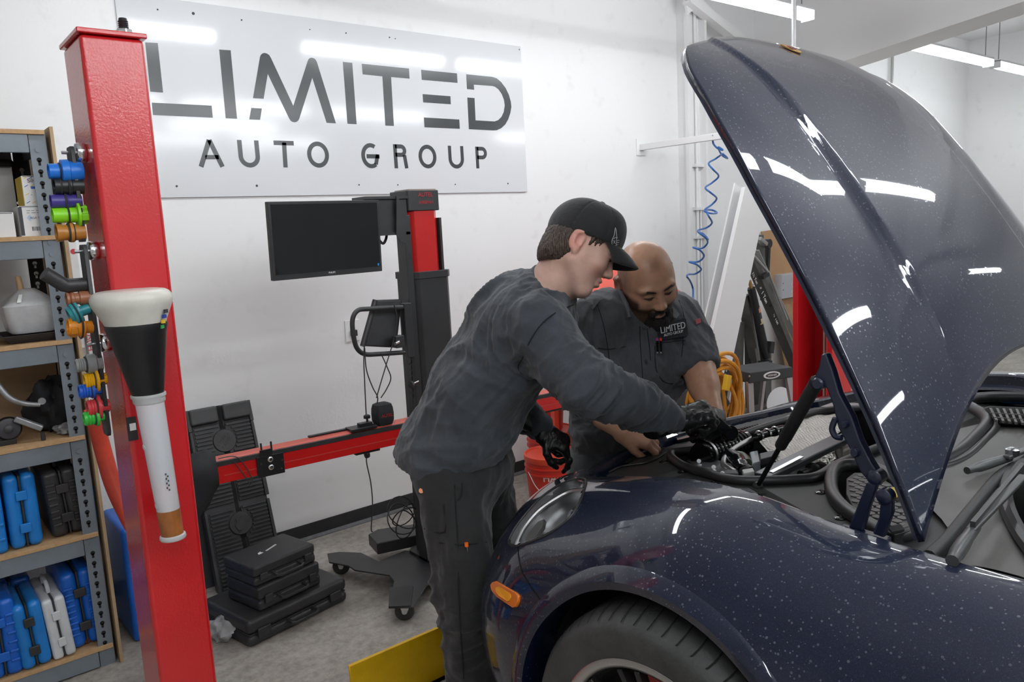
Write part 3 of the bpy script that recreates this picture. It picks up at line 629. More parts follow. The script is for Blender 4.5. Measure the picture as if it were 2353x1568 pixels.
# wiper packages hung behind the rack
m_pack = mat('pack_white', (.68, .68, .68), .4, var=.1, vscale=10); m_packr = mat('pack_red', (.5, .03, .04), .4)
for i, (x0, x1, ya, yb) in enumerate([(156, 186, 555, 640), (166, 196, 640, 800), (196, 222, 745, 860)]):
    A = onY(x0, ya, WY - .05); B = onY(x1, yb, WY - .05)
    t = thing('wiper_pack', ['white wiper pack on the wall behind the adapter rack, topmost', 'white wiper pack with red dots behind the black adapter elbow', 'white wiper pack with red lettering behind the orange adapter'][i], 'package', ((A.x + B.x) / 2, WY - .03, B.z), 'wiper packs on the wall')
    MB().span((A.x, WY - .05, B.z), (B.x, WY - .002, A.z)).build('pack', m_pack, t, bevel=.003)
    if i == 2: put_text('BOSCH', .05, ((A.x + B.x) / 2, WY - .0505, (A.z + B.z) / 2 + .05), (0, 0, -1), (1, 0, 0), m_packr, t, width=.11)
    else: MB().cyl(((A.x + B.x) / 2, WY - .0505, B.z + .12), ((A.x + B.x) / 2, WY - .051, B.z + .12), .012, 12).build('red_dot', m_packr, t)
# red hose and white jug seen between the shelf and the post
m_rhose = mat('red_hose', (0.50, 0.045, 0.02), 0.45, var=0.25, vscale=12)
rh = tag(MB().tube([onY(212, 940, 3.0), onY(238, 1040, 3.0), onY(262, 1120, 2.98), onY(300, 1200, 2.95), onY(330, 1250, 2.95), onY(345, 1330, 2.95), V(.62, 2.95, .02)], .028, 12, smooth=6).build('red_hose', m_rhose, None, True), 'thick orange-red hose hanging between shelf and red post', 'hose')
# ================================================================== ADAPTER RACK AND FUNNEL ON THE RED POST
RY = PY + .085
m_rack = mat('rack_black', (0.03, 0.031, 0.033), 0.45)
m_chrome = mat('chrome', (0.75, 0.76, 0.78), 0.08, 1.0)
rk = thing('adapter_rack', 'black magnetic rack strips holding coloured adapters on the red post', 'rack', (PX0 - .02, RY, .9))
def rz(y, x=190): return onY(x, y, RY).z
RX = PX0 - .028
for (za, zb) in ((rz(338, 165), rz(556, 195)), (rz(562, 200), rz(995, 270))):
    MB().prism([V(RX - .007, RY - .026, zb + .012), V(RX - .007, RY - .018, zb), V(RX - .007, RY + .018, zb), V(RX - .007, RY + .026, zb + .012), V(RX - .007, RY + .026, za - .012), V(RX - .007, RY + .018, za), V(RX - .007, RY - .018, za), V(RX - .007, RY - .026, za - .012)], (.009, 0, 0)).build('strip', m_rack, rk, bevel=.0015)
for y in (352, 577, 792):
    z_ = rz(y, 205)
    mg = MB().lathe([(.004, 0), (.021, 0), (.023, .003), (.023, .017), (.021, .02), (.004, .02)], (PX0 - .0205, RY - .002, z_), (1, 0, 0), 28).build('magnet', m_chrome, rk, True)
    MB().cyl((PX0 - .05, RY - .002, z_), (PX0 - .0205, RY - .002, z_), .004, 8).build('stud', m_zinc, mg, True)
MB().span((PX0 - .004, PY - .003, rz(1000, 275)), (PX0 + .018, PY - .0015, rz(948, 268))).build('barcode_tag', m_blackp, rk)
MB().span((PX0 + .002, PY - .0036, rz(978, 272)), (PX0 + .016, PY - .003, rz(962, 272))).build('barcode_print', m_wcard, rk)
MM = .00106
def adapter(label, tip, cy, rad, prof, col, ends=None, oring=None, tilt=0.0, rough=.32):
    """prof: (radius in photo px, distance from the tip in photo px) along the plug axis"""
    P = onY(tip, cy, RY); m = mat('adapter_%d_%d_%d' % tuple(int(c * 255) for c in col), col, rough)
    L = prof[-1][1] * MM
    ax = Vector((1, 0, math.tan(tilt))).normalized()
    t = thing('adapter_plug', label, 'adapter', (P.x + L, RY, P.z), 'funnel adapters on the rack')
    p0 = V(P.x, RY - .012, P.z)
    rings = [(max(.1, r - 4) * MM, 5 * MM) if False else (r * MM, d * MM) for r, d in prof]
    inner = [(prof[0][0] * .72 * MM, 18 * MM), (prof[0][0] * .78 * MM, 0)]
    MB().lathe(inner + rings, p0, ax, 26).build('body', m, t, True)
    for d, r in (oring or []): MB().tube([p0 + ax * (d * MM) + (Vector((0, math.cos(a), 0)) + ax.cross(Vector((0, 1, 0))) * math.sin(a)) * (r * MM) for a in [2 * math.pi * i / 24 for i in range(24)]], .0022, 6, closed=True).build('o_ring', m_blackp, t, True)
    e = p0 + ax * L
    MB().cyl(e - ax * .002, V(RX - .004, e.y, e.z), .006, 8).build('peg', m_rack, t)
    return t, p0, ax
def wings(t, p0, ax, d0, d1, r, m):
    b = MB()
    for a in (0, 90):
        R_ = Matrix.Rotation(math.radians(a + 20), 3, ax)
        b.box(p0 + ax * ((d0 + d1) / 2 * MM), ((d1 - d0) * MM, r * 2 * MM, r * .7 * MM), R_)
    b.build('grip', m, t, bevel=.002)
def threads(r, d0, d1, n): 
    out = []
    for i in range(n): a = d0 + (d1 - d0) * i / n; w = (d1 - d0) / n; out += [(r, a), (r * 1.09, a + w * .35), (r * 1.09, a + w * .6), (r, a + w)]
    return out
adapter('blue adapter plug, topmost on the rack of the red post', 109, 395, 17, [(16, 0), (17, 20), (17, 22), (25, 24), (26, 38), (22, 40), (22, 56), (20, 66)], (.01, .16, .62), oring=[(21, 17)])
adapter('black ribbed adapter plug second from the top of the rack', 122, 429, 19, [(18, 0), (18, 10), (16, 12), (18, 14), (18, 26), (20, 28), (20, 32), (17, 34), (18, 56)], (.015, .015, .016), oring=[(12, 17), (27, 20)])
adapter('purple adapter plug between the black and lime green ones', 114, 464, 15, [(15, 0), (15, 28), (17, 30), (15, 34), (14, 60)], (.05, .035, .22), oring=[(28, 16)])
t, p0, ax = adapter('lime green adapter plug with broad flange on the rack', 118, 496, 17, [(16, 0), (17, 46), (28, 47), (28, 52), (14, 53), (14, 68)], (.22, .62, .01), oring=[(30, 18)]); wings(t, p0, ax, 53, 68, 21, MATS['adapter_56_158_2'])
adapter('amber brown adapter plug below the lime green one', 127, 536, 20, [(20, 0), (19, 8), (17, 14), (17, 24), (22, 26), (22, 32), (18, 33), (18, 56)], (.42, .17, .025), oring=[(24, 19), (33, 19)])
# elbow
te = thing('adapter_elbow', 'black bent adapter tube pointing out from the rack', 'adapter', (RX, RY, rz(652)), 'funnel adapters on the rack')
e0 = [onY(102, 628, RY - .02), onY(150, 657, RY - .012), onY(205, 653, RY - .005)]
MB().tube([e0[0], e0[0].lerp(e0[1], .5), e0[0].lerp(e0[1], .95), e0[1].lerp(e0[2], .08), e0[1].lerp(e0[2], .5), V(RX - .005, e0[2].y, e0[2].z)], .0165, 18).build('tube', m_blackp, te, True)
MB().lathe([(.0125, -.0004), (.0165, -.0008)], e0[0], e0[0] - e0[1], 18, cap=False).build('rim', m_rack, te, True)
adapter('copper brown adapter plug under the black bent tube', 150, 688, 15, [(15, 0), (15, 5), (12, 7), (15, 9), (15, 14), (13, 16), (13, 24), (16, 26), (15, 48)], (.30, .12, .06))
t, p0, ax = adapter('teal adapter plug tilted on the rack', 156, 726, 20, [(18, 0), (20, 6), (27, 8), (28, 12), (24, 15), (28, 18), (28, 22), (12, 23), (12, 44)], (.03, .26, .30), oring=[(15, 25)], tilt=.3)
t, p0, ax = adapter('orange adapter plug below the teal one', 153, 752, 20, [(19, 0), (20, 10), (20, 24), (24, 25), (24, 32), (14, 34), (14, 50)], (.75, .26, .01), oring=[(26, 25)], tilt=-.1); wings(t, p0, ax, 4, 18, 22, MATS['adapter_191_66_2'])
t, p0, ax = adapter('grey threaded adapter plug on the lower rack', 171, 840, 16, [(14, 0)] + threads(14, 2, 20, 4) + [(17, 21), (22, 24), (22, 40), (18, 42), (18, 54)], (.26, .27, .27), oring=[(21, 17)])
t, p0, ax = adapter('yellow adapter plug with thin flange on the lower rack', 191, 876, 18, [(17, 0)] + threads(17, 2, 20, 4) + [(18, 21), (28, 22), (28, 27), (11, 28), (11, 46)], (.80, .42, .005), oring=[(21, 19)]); wings(t, p0, ax, 28, 46, 14, MATS['adapter_204_107_1'])
adapter('deep blue threaded adapter plug between the yellow and red ones', 179, 900, 16, [(15, 0)] + threads(15, 2, 24, 4) + [(19, 25), (19, 30), (12, 31), (12, 50)], (.006, .10, .55), oring=[(25, 17)])
t, p0, ax = adapter('red adapter plug with flange near the rack bottom', 198, 938, 19, [(18, 0)] + threads(18, 2, 18, 3) + [(19, 19), (28, 20), (28, 26), (12, 27), (12, 46)], (.62, .05, .06), oring=[(19, 20)]); wings(t, p0, ax, 27, 46, 15, MATS['adapter_158_12_15'])
adapter('green threaded adapter plug at the very bottom of the rack', 190, 962, 16, [(15, 0)] + threads(15, 2, 22, 3) + [(21, 24), (21, 30), (11, 31), (11, 48)], (.04, .50, .05), oring=[(23, 17)])

# ---- funnel set
FY = PY - .098
ft = onY(303, 690, FY); fb = onY(396, 1225, FY)
fx0, fx1 = ft.x, fb.x
fz = lambda y, x: onY(x, y, FY).z
fn = thing('spill_funnel', 'funnel set on the red post: white bowl, black cone and clear tube with brown fluid', 'funnel', ((fx0 + fx1) / 2, FY, fb.z))
def axx(z): return fx0 + (fx1 - fx0) * (ft.z - z) / (ft.z - fb.z)
def lat(prof, nm, m, par=fn, seg=36):
    b = MB(); rings = []
    for r, y in prof:
        z_ = fz(y, 303 + (y - 690) * .174); r_ = r * .00100
        rings.append([V(axx(z_) + r_ * math.cos(2 * math.pi * i / seg), FY + r_ * .93 * math.sin(2 * math.pi * i / seg), z_) for i in range(seg)])
    return b.loft(rings).build(nm, m, par, True)
m_bowl = mat('bowl_white', (0.60, 0.575, 0.52), 0.35, var=0.10, vscale=9)
m_conef = mat('funnel_black', (0.010, 0.010, 0.011), 0.4, var=0.4, vscale=14)
m_tube = mat('clear_tube', (0.84, 0.86, 0.90), 0.2, trans=0.38, ior=1.3)
m_plung = mat('grey_ribs', (0.40, 0.46, 0.54), 0.4)
m_fluid = mat('brown_fluid', (0.33, 0.115, 0.03), 0.25, var=0.3, vscale=16)
m_flange = mat('frosted_plastic', (0.70, 0.70, 0.70), 0.35, trans=0.3)
bw = lat([(60, 666), (72, 668), (80, 673), (85, 681), (86, 690), (84, 700), (78, 712), (66, 738), (62, 752), (60, 757)], 'bowl', m_bowl)
lat([(63, 742), (66, 744), (66, 752), (62, 764), (34, 908), (31, 914)], 'cone', m_conef)
lat([(34, 904), (38, 905), (38, 911), (35, 914), (35, 922), (32, 926)], 'collar', m_flange)
lat([(33, 913), (31, 930), (26, 1170), (25, 1172)], 'tube', m_tube)
lat([(25.5, 1168), (26, 1171), (25, 1228), (25, 1230)], 'fluid', m_fluid)
lat([(25, 1227), (29, 1229), (30, 1235), (28, 1238), (24, 1239)], 'base_flange', m_flange)
for k in range(3):
    b = MB(); dx = (-.011, .0005, .012)[k]
    a = V(axx(fz(948, 350)) + dx, FY - .020, fz(948, 350)); c = V(axx(fz(1105, 375)) + dx * .85, FY - .018, fz(1105, 375))
    b.bar(a, c, .008, .006, (0, 1, 0)).build('inner_rib', m_plung, fn)
for (y, x) in ((1030, 330), (1165, 358)):
    P = onY(x, y, FY); MB().lathe([(.004, -.006), (.009, -.004), (.010, 0), (.009, .004), (.004, .006)], P + V(.005, 0, 0), (1, 0, .2), 14).build('side_knob', m_flange, fn, True)
P = onY(381, 1110, FY - .028); [MB().box(P + V(.002 + (k_ % 2) * .004, -.0005, .020 - k_ * .0055), (.003, .001, .0042)).build('print_mark', m_print, fn) for k_ in range(8)]
P = onY(358, 722, FY - .08)
for i, c_ in enumerate(((.03, .03, .04), (.02, .05, .35), (.7, .45, .03), (.03, .3, .08))):
    P = onY(366 - i * 2.5, 712 + i * 12, FY); d = (V(CP.x, CP.y, 0) - V(P.x, P.y, 0)).normalized()
    ez = V(P.x - axx(P.z), -.055, 0).normalized(); rr_ = (.080, .074, .069, .064)[i]
    B0 = V(axx(P.z), FY, P.z) + V(math.sin(.72), -math.cos(.72) * .95, 0) * rr_
    MB().box(B0, (.011, .004, .008), Matrix.Rotation(.72, 3, 'Z')).build('print_mark', mat('mark_%d' % i, c_, .5), bw)
# punched metal strip behind the cone
sp0 = onY(254, 765, PY - .03); sp1 = onY(322, 908, PY - .055)
ms = MB().bar(sp0, sp1, .016, .0025, (-.4, -1, 0)).build('metal_strip', mat('galv_strip', (.42, .44, .40), .45, .6, var=.3, vscale=25), fn)
for i in range(5):
    c = sp0.lerp(sp1, .12 + i * .19); MB().cyl(c + V(-.0006, -.0022, 0), c + V(-.0009, -.0032, 0), .0045, 10).build('punched_hole', m_darkhole, ms)
# ================================================================== WHEEL-ALIGNMENT MACHINE
MY = 3.05
m_mblk = mat('machine_black', (0.030, 0.031, 0.033), 0.42, var=0.15, vscale=8, bump=0.08, bscale=250)
m_mred = mat('machine_red', (0.58, 0.010, 0.010), 0.32, coat=0.3)
m_screen = mat('screen_glass', (0.012, 0.013, 0.014), 0.05, spec=0.6)
m_redprint = mat('red_print', (0.45, 0.02, 0.03), 0.5)
m_wprint = mat('white_print', (0.8, 0.8, 0.8), 0.5)
am = thing('alignment_machine', 'black and red wheel-alignment stand with monitor and long red crossbeam', 'machine', (1.9, MY, 0))
def Y_(x, y, Y=MY): return onY(x, y, Y)
c0 = Y_(930, 440); c1 = Y_(1004, 440); cw = c1.x - c0.x; cxm = (c0.x + c1.x) / 2 + .01
zc = Y_(965, 437).z
def cz_(y, x=975): return Y_(x, y).z
DP = .16
def octo(x0, x1, y0, y1, ch, z): return [V(x0 + ch, y0, z), V(x1 - ch, y0, z), V(x1, y0 + ch, z), V(x1, y1 - ch, z), V(x1 - ch, y1, z), V(x0 + ch, y1, z), V(x0, y1 - ch, z), V(x0, y0 + ch, z)]
x0, x1 = c0.x + .012, c1.x + .012
MB().loft([octo(x0, x1, MY, MY + DP, .008, z) for z in (cz_(484), zc)]).build('top_cap', m_mblk, am, bevel=.004)
MB().span((x0 + .02, MY + .02, zc), (x1 - .005, MY + DP - .02, zc + .006)).build('cap_lid', mat('lid_tan', (.3, .24, .19), .5), am)
MB().loft([octo(x0 + .006, x1 - .002, MY + .006, MY + DP - .006, .03, z) for z in (cz_(640), cz_(484))]).build('red_column', m_mred, am, bevel=.003)
zb = .03
MB().loft([octo(x0 + .004, x1 + .03, MY - .012, MY + DP + .012, .025, z) for z in (zb, cz_(626))]).build('lower_column', m_mblk, am, bevel=.003)
MB().loft([octo(x0 - .002, x1 + .036, MY - .018, MY + DP + .018, .027, z) for z in (cz_(640), cz_(624))]).build('column_collar', m_mblk, am, bevel=.002)
bx = x0 - .012
MB().span((bx - .018, MY - .004, .05), (bx + .016, MY + .07, cz_(495, 925))).build('slide_rail', m_mblk, am, bevel=.003)
MB().span((x1 + .004, MY + .02, cz_(700)), (x1 + .016, MY + .07, cz_(500, 1010))).build('rear_rail', m_mblk, am)
put_text('AUTEL', .03, ((x0 + x1) / 2 + .01, MY - .0008, cz_(447)), (1, 0, 0), (0, 0, 1), m_redprint, am, width=cw * .46)
put_text('IA900WA', .03, ((x0 + x1) / 2 + .012, MY - .0008, cz_(465)), (1, 0, 0), (0, 0, 1), m_redprint, am, width=cw * .46)
# arm to the monitor
ar0 = Y_(838, 452); ar1 = Y_(915, 540)
arm = MB().span((ar0.x, MY + .01, ar1.z), (x0, MY + .10, ar0.z)).build('arm_box', m_mblk, am, bevel=.003)
MB().span((ar0.x - .004, MY - .004, ar0.z - .012), (x0, MY + .11, ar0.z)).build('arm_top', m_mblk, arm)
MB().span((ar0.x - .004, MY - .004, ar1.z), (x0, MY + .11, ar1.z + .012)).build('arm_bottom', m_mblk, arm)
g = [Y_(908, 450), Y_(930, 480), Y_(930, 560), Y_(918, 555), Y_(908, 540)]
MB().prism([V(p.x, MY - .012, p.z) for p in g], (0, .006, 0)).build('side_bracket', m_mblk, arm)
# monitor, turned slightly
mq = [Y_(599, 468), Y_(866, 460), Y_(868, 624), Y_(608, 648)]
ml = V((mq[0].x + mq[3].x) / 2, MY - .03, 0); mr = V((mq[1].x + mq[2].x) / 2, MY - .005, 0)
# real rectangle: near end a little closer to the camera
xl, xr = mq[0].x, mq[1].x; zt = mq[1].z; zbm = mq[2].z
yaw = -0.10
mw = (xr - xl) / math.cos(yaw); mh = zt - zbm
MC = V((xl + xr) / 2, MY - .035, (zt + zbm) / 2)
ex = V(math.cos(yaw), -math.sin(yaw) * 1.0, 0).normalized(); ey = V(0, 0, 1); ez = ex.cross(ey)
# the screen leans back a touch
tl = math.radians(-2); ey = (ey * math.cos(tl) + ez * math.sin(-tl)).normalized(); ez = ex.cross(ey)
mo = thing('monitor', 'wide black flat monitor on the arm of the alignment stand, switched off', 'monitor', MC - V(0, 0, mh / 2))
Rm = basis(ex, ey, ez)
MB().box(MC - ez * .012, (mw, mh, .024), Rm).build('case', m_mblk, mo, bevel=.003)
MB().box(MC + ez * .0005 + ey * (mh * .018), (mw * .955, mh * .89, .002), Rm).build('screen', m_screen, mo)
MB().box(MC - ez * .035, (mw * .35, mh * .5, .03), Rm).build('mount', m_mblk, mo, bevel=.005)
put_text('PHILIPS', .02, MC + ez * .0015 - ey * (mh * .455) + ex * (mw * .01), ex, ey, m_wprint, mo, width=mw * .06)
MB().box(MC + ez * .0018 + ex * (mw * .46) - ey * (mh * .40), (mw * .015, mh * .035, .0006), Rm).build('energy_sticker', mat('sticker_blue', (.03, .25, .6), .4), mo)
# handle loop, junction and knobs
hp_ = [Y_(925, 706, MY - .03), Y_(850, 710, MY - .03), Y_(822, 714, MY - .03), Y_(810, 735, MY - .03), Y_(812, 770, MY - .03), Y_(820, 800, MY - .03), Y_(838, 814, MY - .03), Y_(870, 814, MY - .03), Y_(930, 810, MY - .03)]
hnd = MB().tube(hp_, .0105, 12, smooth=6).build('push_handle', m_mblk, am, True)
MB().span((Y_(918, 700).x, MY - .04, cz_(822, 925)), (Y_(935, 700).x, MY - .0, cz_(696, 925))).build('handle_plate', m_mblk, hnd, bevel=.004)
J = Y_(915, 785, MY - .04); MB().box(J, (.045, .04, .055)).build('junction_box', m_mblk, am, bevel=.004)
MB().cyl(J + V(-.01, -.02, 0), J + V(-.035, -.03, -.004), .008, 12).build('connector', m_zinc, am, True)
kn = Y_(945, 884, MY - .05); MB().cyl(kn, kn + V(.05, .02, .004), .005, 10).build('clamp_screw', m_zinc, am, True)
MB().lathe([(.006, 0), (.017, .002), (.018, .012), (.01, .018)], kn - V(.01, .006, 0), (1, .3, 0), 8).build('clamp_knob', m_mblk, am)
# base plate with three legs and casters
bz = .085
poly = [(752, 1272), (780, 1268), (830, 1270), (870, 1290), (930, 1265), (1010, 1270), (1060, 1300), (1010, 1330), (980, 1345), (950, 1395), (893, 1396), (905, 1335), (895, 1322), (815, 1310), (800, 1300), (756, 1292)]
PP = [onZ(x, y, bz) for x, y in poly]
base = MB().prism([V(p.x, p.y, bz - .008) for p in PP], (0, 0, .008)).build('base_plate', m_mblk, am, bevel=.003)
fl = [onZ(x, y, bz + .001) for x, y in ((895, 1352), (950, 1348), (944, 1394), (893, 1396))]
MB().prism([V(p.x, p.y, bz - .004) for p in fl], (0, 0, .008)).build('caster_plate', m_blackm, base)
lg = [onZ(x, y, .13) for x, y in ((846, 1230), (868, 1218), (960, 1205), (985, 1210), (960, 1232), (866, 1252))]
leg = MB().prism([V(p.x, p.y, .075) for p in lg], (0, 0, .06)).build('rear_leg', m_mblk, am, bevel=.006)
def caster(px_, py_, par, k=0):
    P = onZ(px_, py_, 0.0); w = .042; t = P
    MB().lathe([(.004, -.014), (w - .006, -.014), (w, -.008), (w, .008), (w - .006, .014), (.004, .014)], (t.x, t.y + .02, w), (.55, .8, 0), 24).build('caster_wheel', m_blackp, par, True)
    MB().lathe([(.004, -.0155), (.012, -.0155), (.012, .0155), (.004, .0155)], (t.x, t.y + .02, w), (.55, .8, 0), 14).build('caster_hub', m_zinc, par, True)
    for s in (-1, 1):
        d = V(.55, .8, 0).normalized() * (s * .017); sd = V(.8, -.55, 0).normalized()
        c = V(t.x, t.y + .02, w) + d
        MB().prism([c - sd * .008 - V(0, 0, .008), c + sd * .008 - V(0, 0, .008), c + sd * .03 + V(0, 0, .038), c - sd * .02 + V(0, 0, .038)], d.normalized() * .003).build('caster_fork', m_zinc, par)
caster(790, 1322, am); caster(937, 1428, am); caster(1050, 1330, am)
# foot flange of the column with bolts
fo = octo(x0 - .03, x1 + .07, MY - .06, MY + DP + .03, .03, bz)
MB().prism(fo, (0, 0, .014)).build('foot_flange', m_mblk, am, bevel=.002)
for i, zz_ in enumerate((.16, .22, .28, .34)):
    for dx in (.05, .1): MB().cyl((x0 + dx, MY - .0125, zz_), (x0 + dx, MY - .018, zz_), .005, 6).build('bolt_head', m_zinc, am)
# drag chain
chn = spline([V(bx - .01, MY + .02, cz_(815, 915)), V(bx - .008, MY + .03, cz_(900, 915)), V(bx - .004, MY + .04, cz_(1000, 915)), V(bx - .0, MY + .05, cz_(1080, 918)), V(bx + .03, MY + .06, cz_(1130, 930)), V(bx + .045, MY + .07, cz_(1180, 940)), V(bx + .04, MY + .07, cz_(1260, 945))], 7)
dc = MB()
for i in range(len(chn) - 1):
    c = (chn[i] + chn[i + 1]) / 2; dcl = MB().bar(chn[i].lerp(chn[i + 1], .06), chn[i].lerp(chn[i + 1], .82), .026, .018, (0, 1, 0)); dcl.build('chain_link', m_blackp, am, bevel=.002)
# crossbeam: long red rail from lower left to behind the standing man
BZ = .66
b0 = onZ(488, 1092, .62)
bY0 = 3.10
L0 = onY(490, 1066, 3.02); R0 = onY(930, 966, 2.96)
L1 = onY(492, 1117, 3.02); R1 = onY(930, 1018, 2.96)
zt0 = (L0.z + R0.z) / 2; zb0 = (L1.z + R1.z) / 2
dirb = V(R0.x - L0.x, R0.y - L0.y, 0).normalized(); nb = V(-dirb.y, dirb.x, 0)
endb = V(L0.x, L0.y, 0) + dirb * (onY(1308, 900, 2.92).x - L0.x)
def beam_pt(s, off, z): p = V(L0.x, L0.y, 0).lerp(endb, s) + nb * off; return V(p.x, p.y, z)
hB = zt0 - zb0
BL = (endb - V(L0.x, L0.y, 0)).length
MB().prism([beam_pt(0, 0, zb0), beam_pt(0, .075, zb0), beam_pt(0, .075, zt0 - .012), beam_pt(0, 0, zt0 - .012)], endb - V(L0.x, L0.y, 0)).build('crossbeam', m_mred, am, bevel=.003)
MB().prism([beam_pt(0, .004, zt0 - .012), beam_pt(0, .071, zt0 - .012), beam_pt(0, .071, zt0), beam_pt(0, .02, zt0)], (endb - V(L0.x, L0.y, 0))).build('beam_top', mat('machine_red_top', (.55, .10, .07), .45), am)  # overhead light put into the colour: lighter red on the beam top
MB().prism([beam_pt(.0, -.003, zt0 - .024), beam_pt(.0, .012, zt0 - .024), beam_pt(.0, .012, zt0 - .006), beam_pt(.0, -.003, zt0 - .006)], (endb - V(L0.x, L0.y, 0))).build('slot_rail', m_blackp, am)
MB().prism([beam_pt(.02, -.001, zb0 + hB * .30), beam_pt(.02, .001, zb0 + hB * .30), beam_pt(.02, .001, zb0 + hB * .34), beam_pt(.02, -.001, zb0 + hB * .34)], (endb - V(L0.x, L0.y, 0)) * .97).build('crease', mat('red_crease', (.5, .06, .05), .3), am)
def fr(x): # fraction along the beam at a photo column
    lo, hi = 0.0, 1.0
    for _ in range(40):
        m_ = (lo + hi) / 2; p = beam_pt(m_, 0, zt0) - CP; xx = W / 2 + FPX * p.dot(RT) / p.dot(FW)
        if xx < x: lo = m_
        else: hi = m_
    return lo
fa, fb_ = fr(586), fr(648)
def slab(f0, f1, o0, o1, z0, z1, nm, m, par=am, bv=.002):
    P = [beam_pt(f0, o0, z0), beam_pt(f1, o0, z0), beam_pt(f1, o1, z0), beam_pt(f0, o1, z0)]
    return MB().prism(P, (0, 0, z1 - z0)).build(nm, m, par, bevel=bv)
cl = slab(fa, fb_, -.012, -.003, zb0 - .008, zt0 - .018, 'clamp_plate', m_blackm)
slab(fr(595), fr(622), -.012, -.004, zt0 - .02, zt0 + .008, 'clamp_tab', m_blackm, cl)
for x in (600, 623): 
    p = beam_pt(fr(x), -.006, zt0 - .02); MB().cyl(p, p + V(0, 0, .055), .004, 8).build('pin', m_blackm, cl, True)
for (x, dz) in ((617, .62), (617, .28)):
    p = beam_pt(fr(x), -.013, zb0 + hB * dz); MB().lathe([(.004, .004), (.008, .004), (.011, .002), (.012, 0)], p, -nb, 14).build('roller', m_zinc, cl, True)
for (x, dz) in ((595, .5), (643, .5), (640, .15)):
    p = beam_pt(fr(x), -.013, zb0 + hB * dz); MB().cyl(p, p - nb * .003, .0035, 8).build('rivet', m_zinc, cl)
pl = slab(fr(808), fr(868), .0, .07, zt0, zt0 + .012, 'latch_plate', m_blackm)
slab(fr(832), fr(862), .02, .05, zt0 + .012, zt0 + .026, 'latch_block', m_blackm, pl)
p = beam_pt(fr(853), .035, zt0 + .02); MB().lathe([(.005, 0), (.005, .02), (.015, .022), (.015, .034), (.008, .038)], p, (0, 0, 1), 10).build('latch_knob', m_blackm, pl)
slab(fr(722), fr(830), .055, .075, zt0, zt0 + .008, 'rear_bar', m_blackm)
slab(fr(816), fr(872), .01, .06, zb0 - .012, zb0, 'under_plate', m_blackm)
p = beam_pt(fr(845), .03, zb0 - .022); MB().lathe([(.004, -.01), (.016, -.008), (.018, 0), (.016, .008), (.004, .01)], p, dirb, 14).build('cable_reel', m_blackm, am, True)
slab(fr(1235), .99, .01, .06, zb0 - .012, zb0, 'under_plate', m_blackm)
p = beam_pt(fr(1255), .03, zb0 - .02); MB().lathe([(.004, -.01), (.014, -.008), (.016, 0), (.014, .008), (.004, .01)], p, dirb, 14).build('cable_reel', m_blackm, am, True)
# link from the beam to the column
slab(fr(930), fr(1010), .06, .13, zb0 + .01, zt0 - .02, 'beam_carriage', m_blackm)
# black cloth sleeve pulled over the left beam end
sc_ = beam_pt(0, .037, (zt0 + zb0) / 2)
rings = []
for i, (s, w, h0, h1) in enumerate([(.012, .052, .075, .075), (.0, .058, .085, .08), (-.02, .066, .11, .085), (-.05, .07, .15, .08), (-.085, .068, .19, .07), (-.115, .055, .2, .05), (-.135, .03, .18, .02)]):
    c = sc_ + dirb * s; ring = []
    for k in range(20):
        a = 2 * math.pi * k / 20; rr_ = 1 + .08 * math.sin(4 * a + i) + .05 * math.sin(7 * a - 2 * i)
        ring.append(c + nb * (w * math.cos(a) * rr_) + V(0, 0, (h1 if math.sin(a) > 0 else h0) * math.sin(a) * rr_))
    rings.append(ring)
sl = tag(MB().loft(rings).build('cloth_sleeve', m_bag, None, True), 'black cloth sleeve pulled over the left end of the red crossbeam', 'cover')
cs = tag(MB().tube([beam_pt(.01, -.01, zt0 + .01), beam_pt(.05, -.015, zt0), beam_pt(.075, -.015, zb0), beam_pt(.07, -.015, zb0 - .03), beam_pt(.065, -.015, zb0), beam_pt(.04, -.014, zt0 - .01)], .0022, 6, smooth=5).build('draw_cord', m_blackp, None, True), 'thin black draw cord hanging from the cloth sleeve on the crossbeam', 'cord')
# AUTEL cloth pouch standing on the beam
ap = beam_pt(fr(890), .04, zt0)
t = thing('cloth_pouch', 'black cloth pouch with red lettering standing on the red crossbeam', 'pouch', ap)
rg = []
for z_, w, d in ((0.002, .036, .03), (.02, .042, .036), (.05, .043, .036), (.075, .041, .034), (.092, .036, .03), (.098, .022, .018)):
    rg.append([ap + dirb * (w * c_x) + nb * (d * c_y) + V(0, 0, z_) for c_x, c_y in ((-.8, -1), (0, -1.05), (.8, -1), (1, -.7), (1.04, 0), (1, .7), (.8, 1), (0, 1.04), (-.8, 1), (-1, .7), (-1.04, 0), (-1, -.7))])
MB().loft(rg).build('pouch', m_bag, t, True)
put_text('AUTEL', .02, ap - nb * .0385 + V(0, 0, .045) + dirb * .004, dirb, (0, 0, 1), m_redprint, t, width=.055)
for s in (-.02, .01): MB().cyl(ap + dirb * s - nb * .02 + V(0, 0, -.012), ap + dirb * s - nb * .02 + V(0, 0, .004), .004, 8).build('plug_pin', m_zinc, t, True)
# tablet hung behind the handle
tb_ = [Y_(862, 690, MY + .02), Y_(925, 688, MY + .02), Y_(912, 800, MY + .0), Y_(833, 796, MY + .0)]
tt = thing('tablet_case', 'black rubber-cased tablet hanging behind the push handle', 'tablet', Y_(870, 798, MY))
MB().prism(tb_, (0, .03, 0)).build('case', m_blackp, tt, bevel=.008, seg=3)
MB().tube([tb_[0], tb_[3]], .012, 10).build('rubber_edge', m_blackp, tt, True)
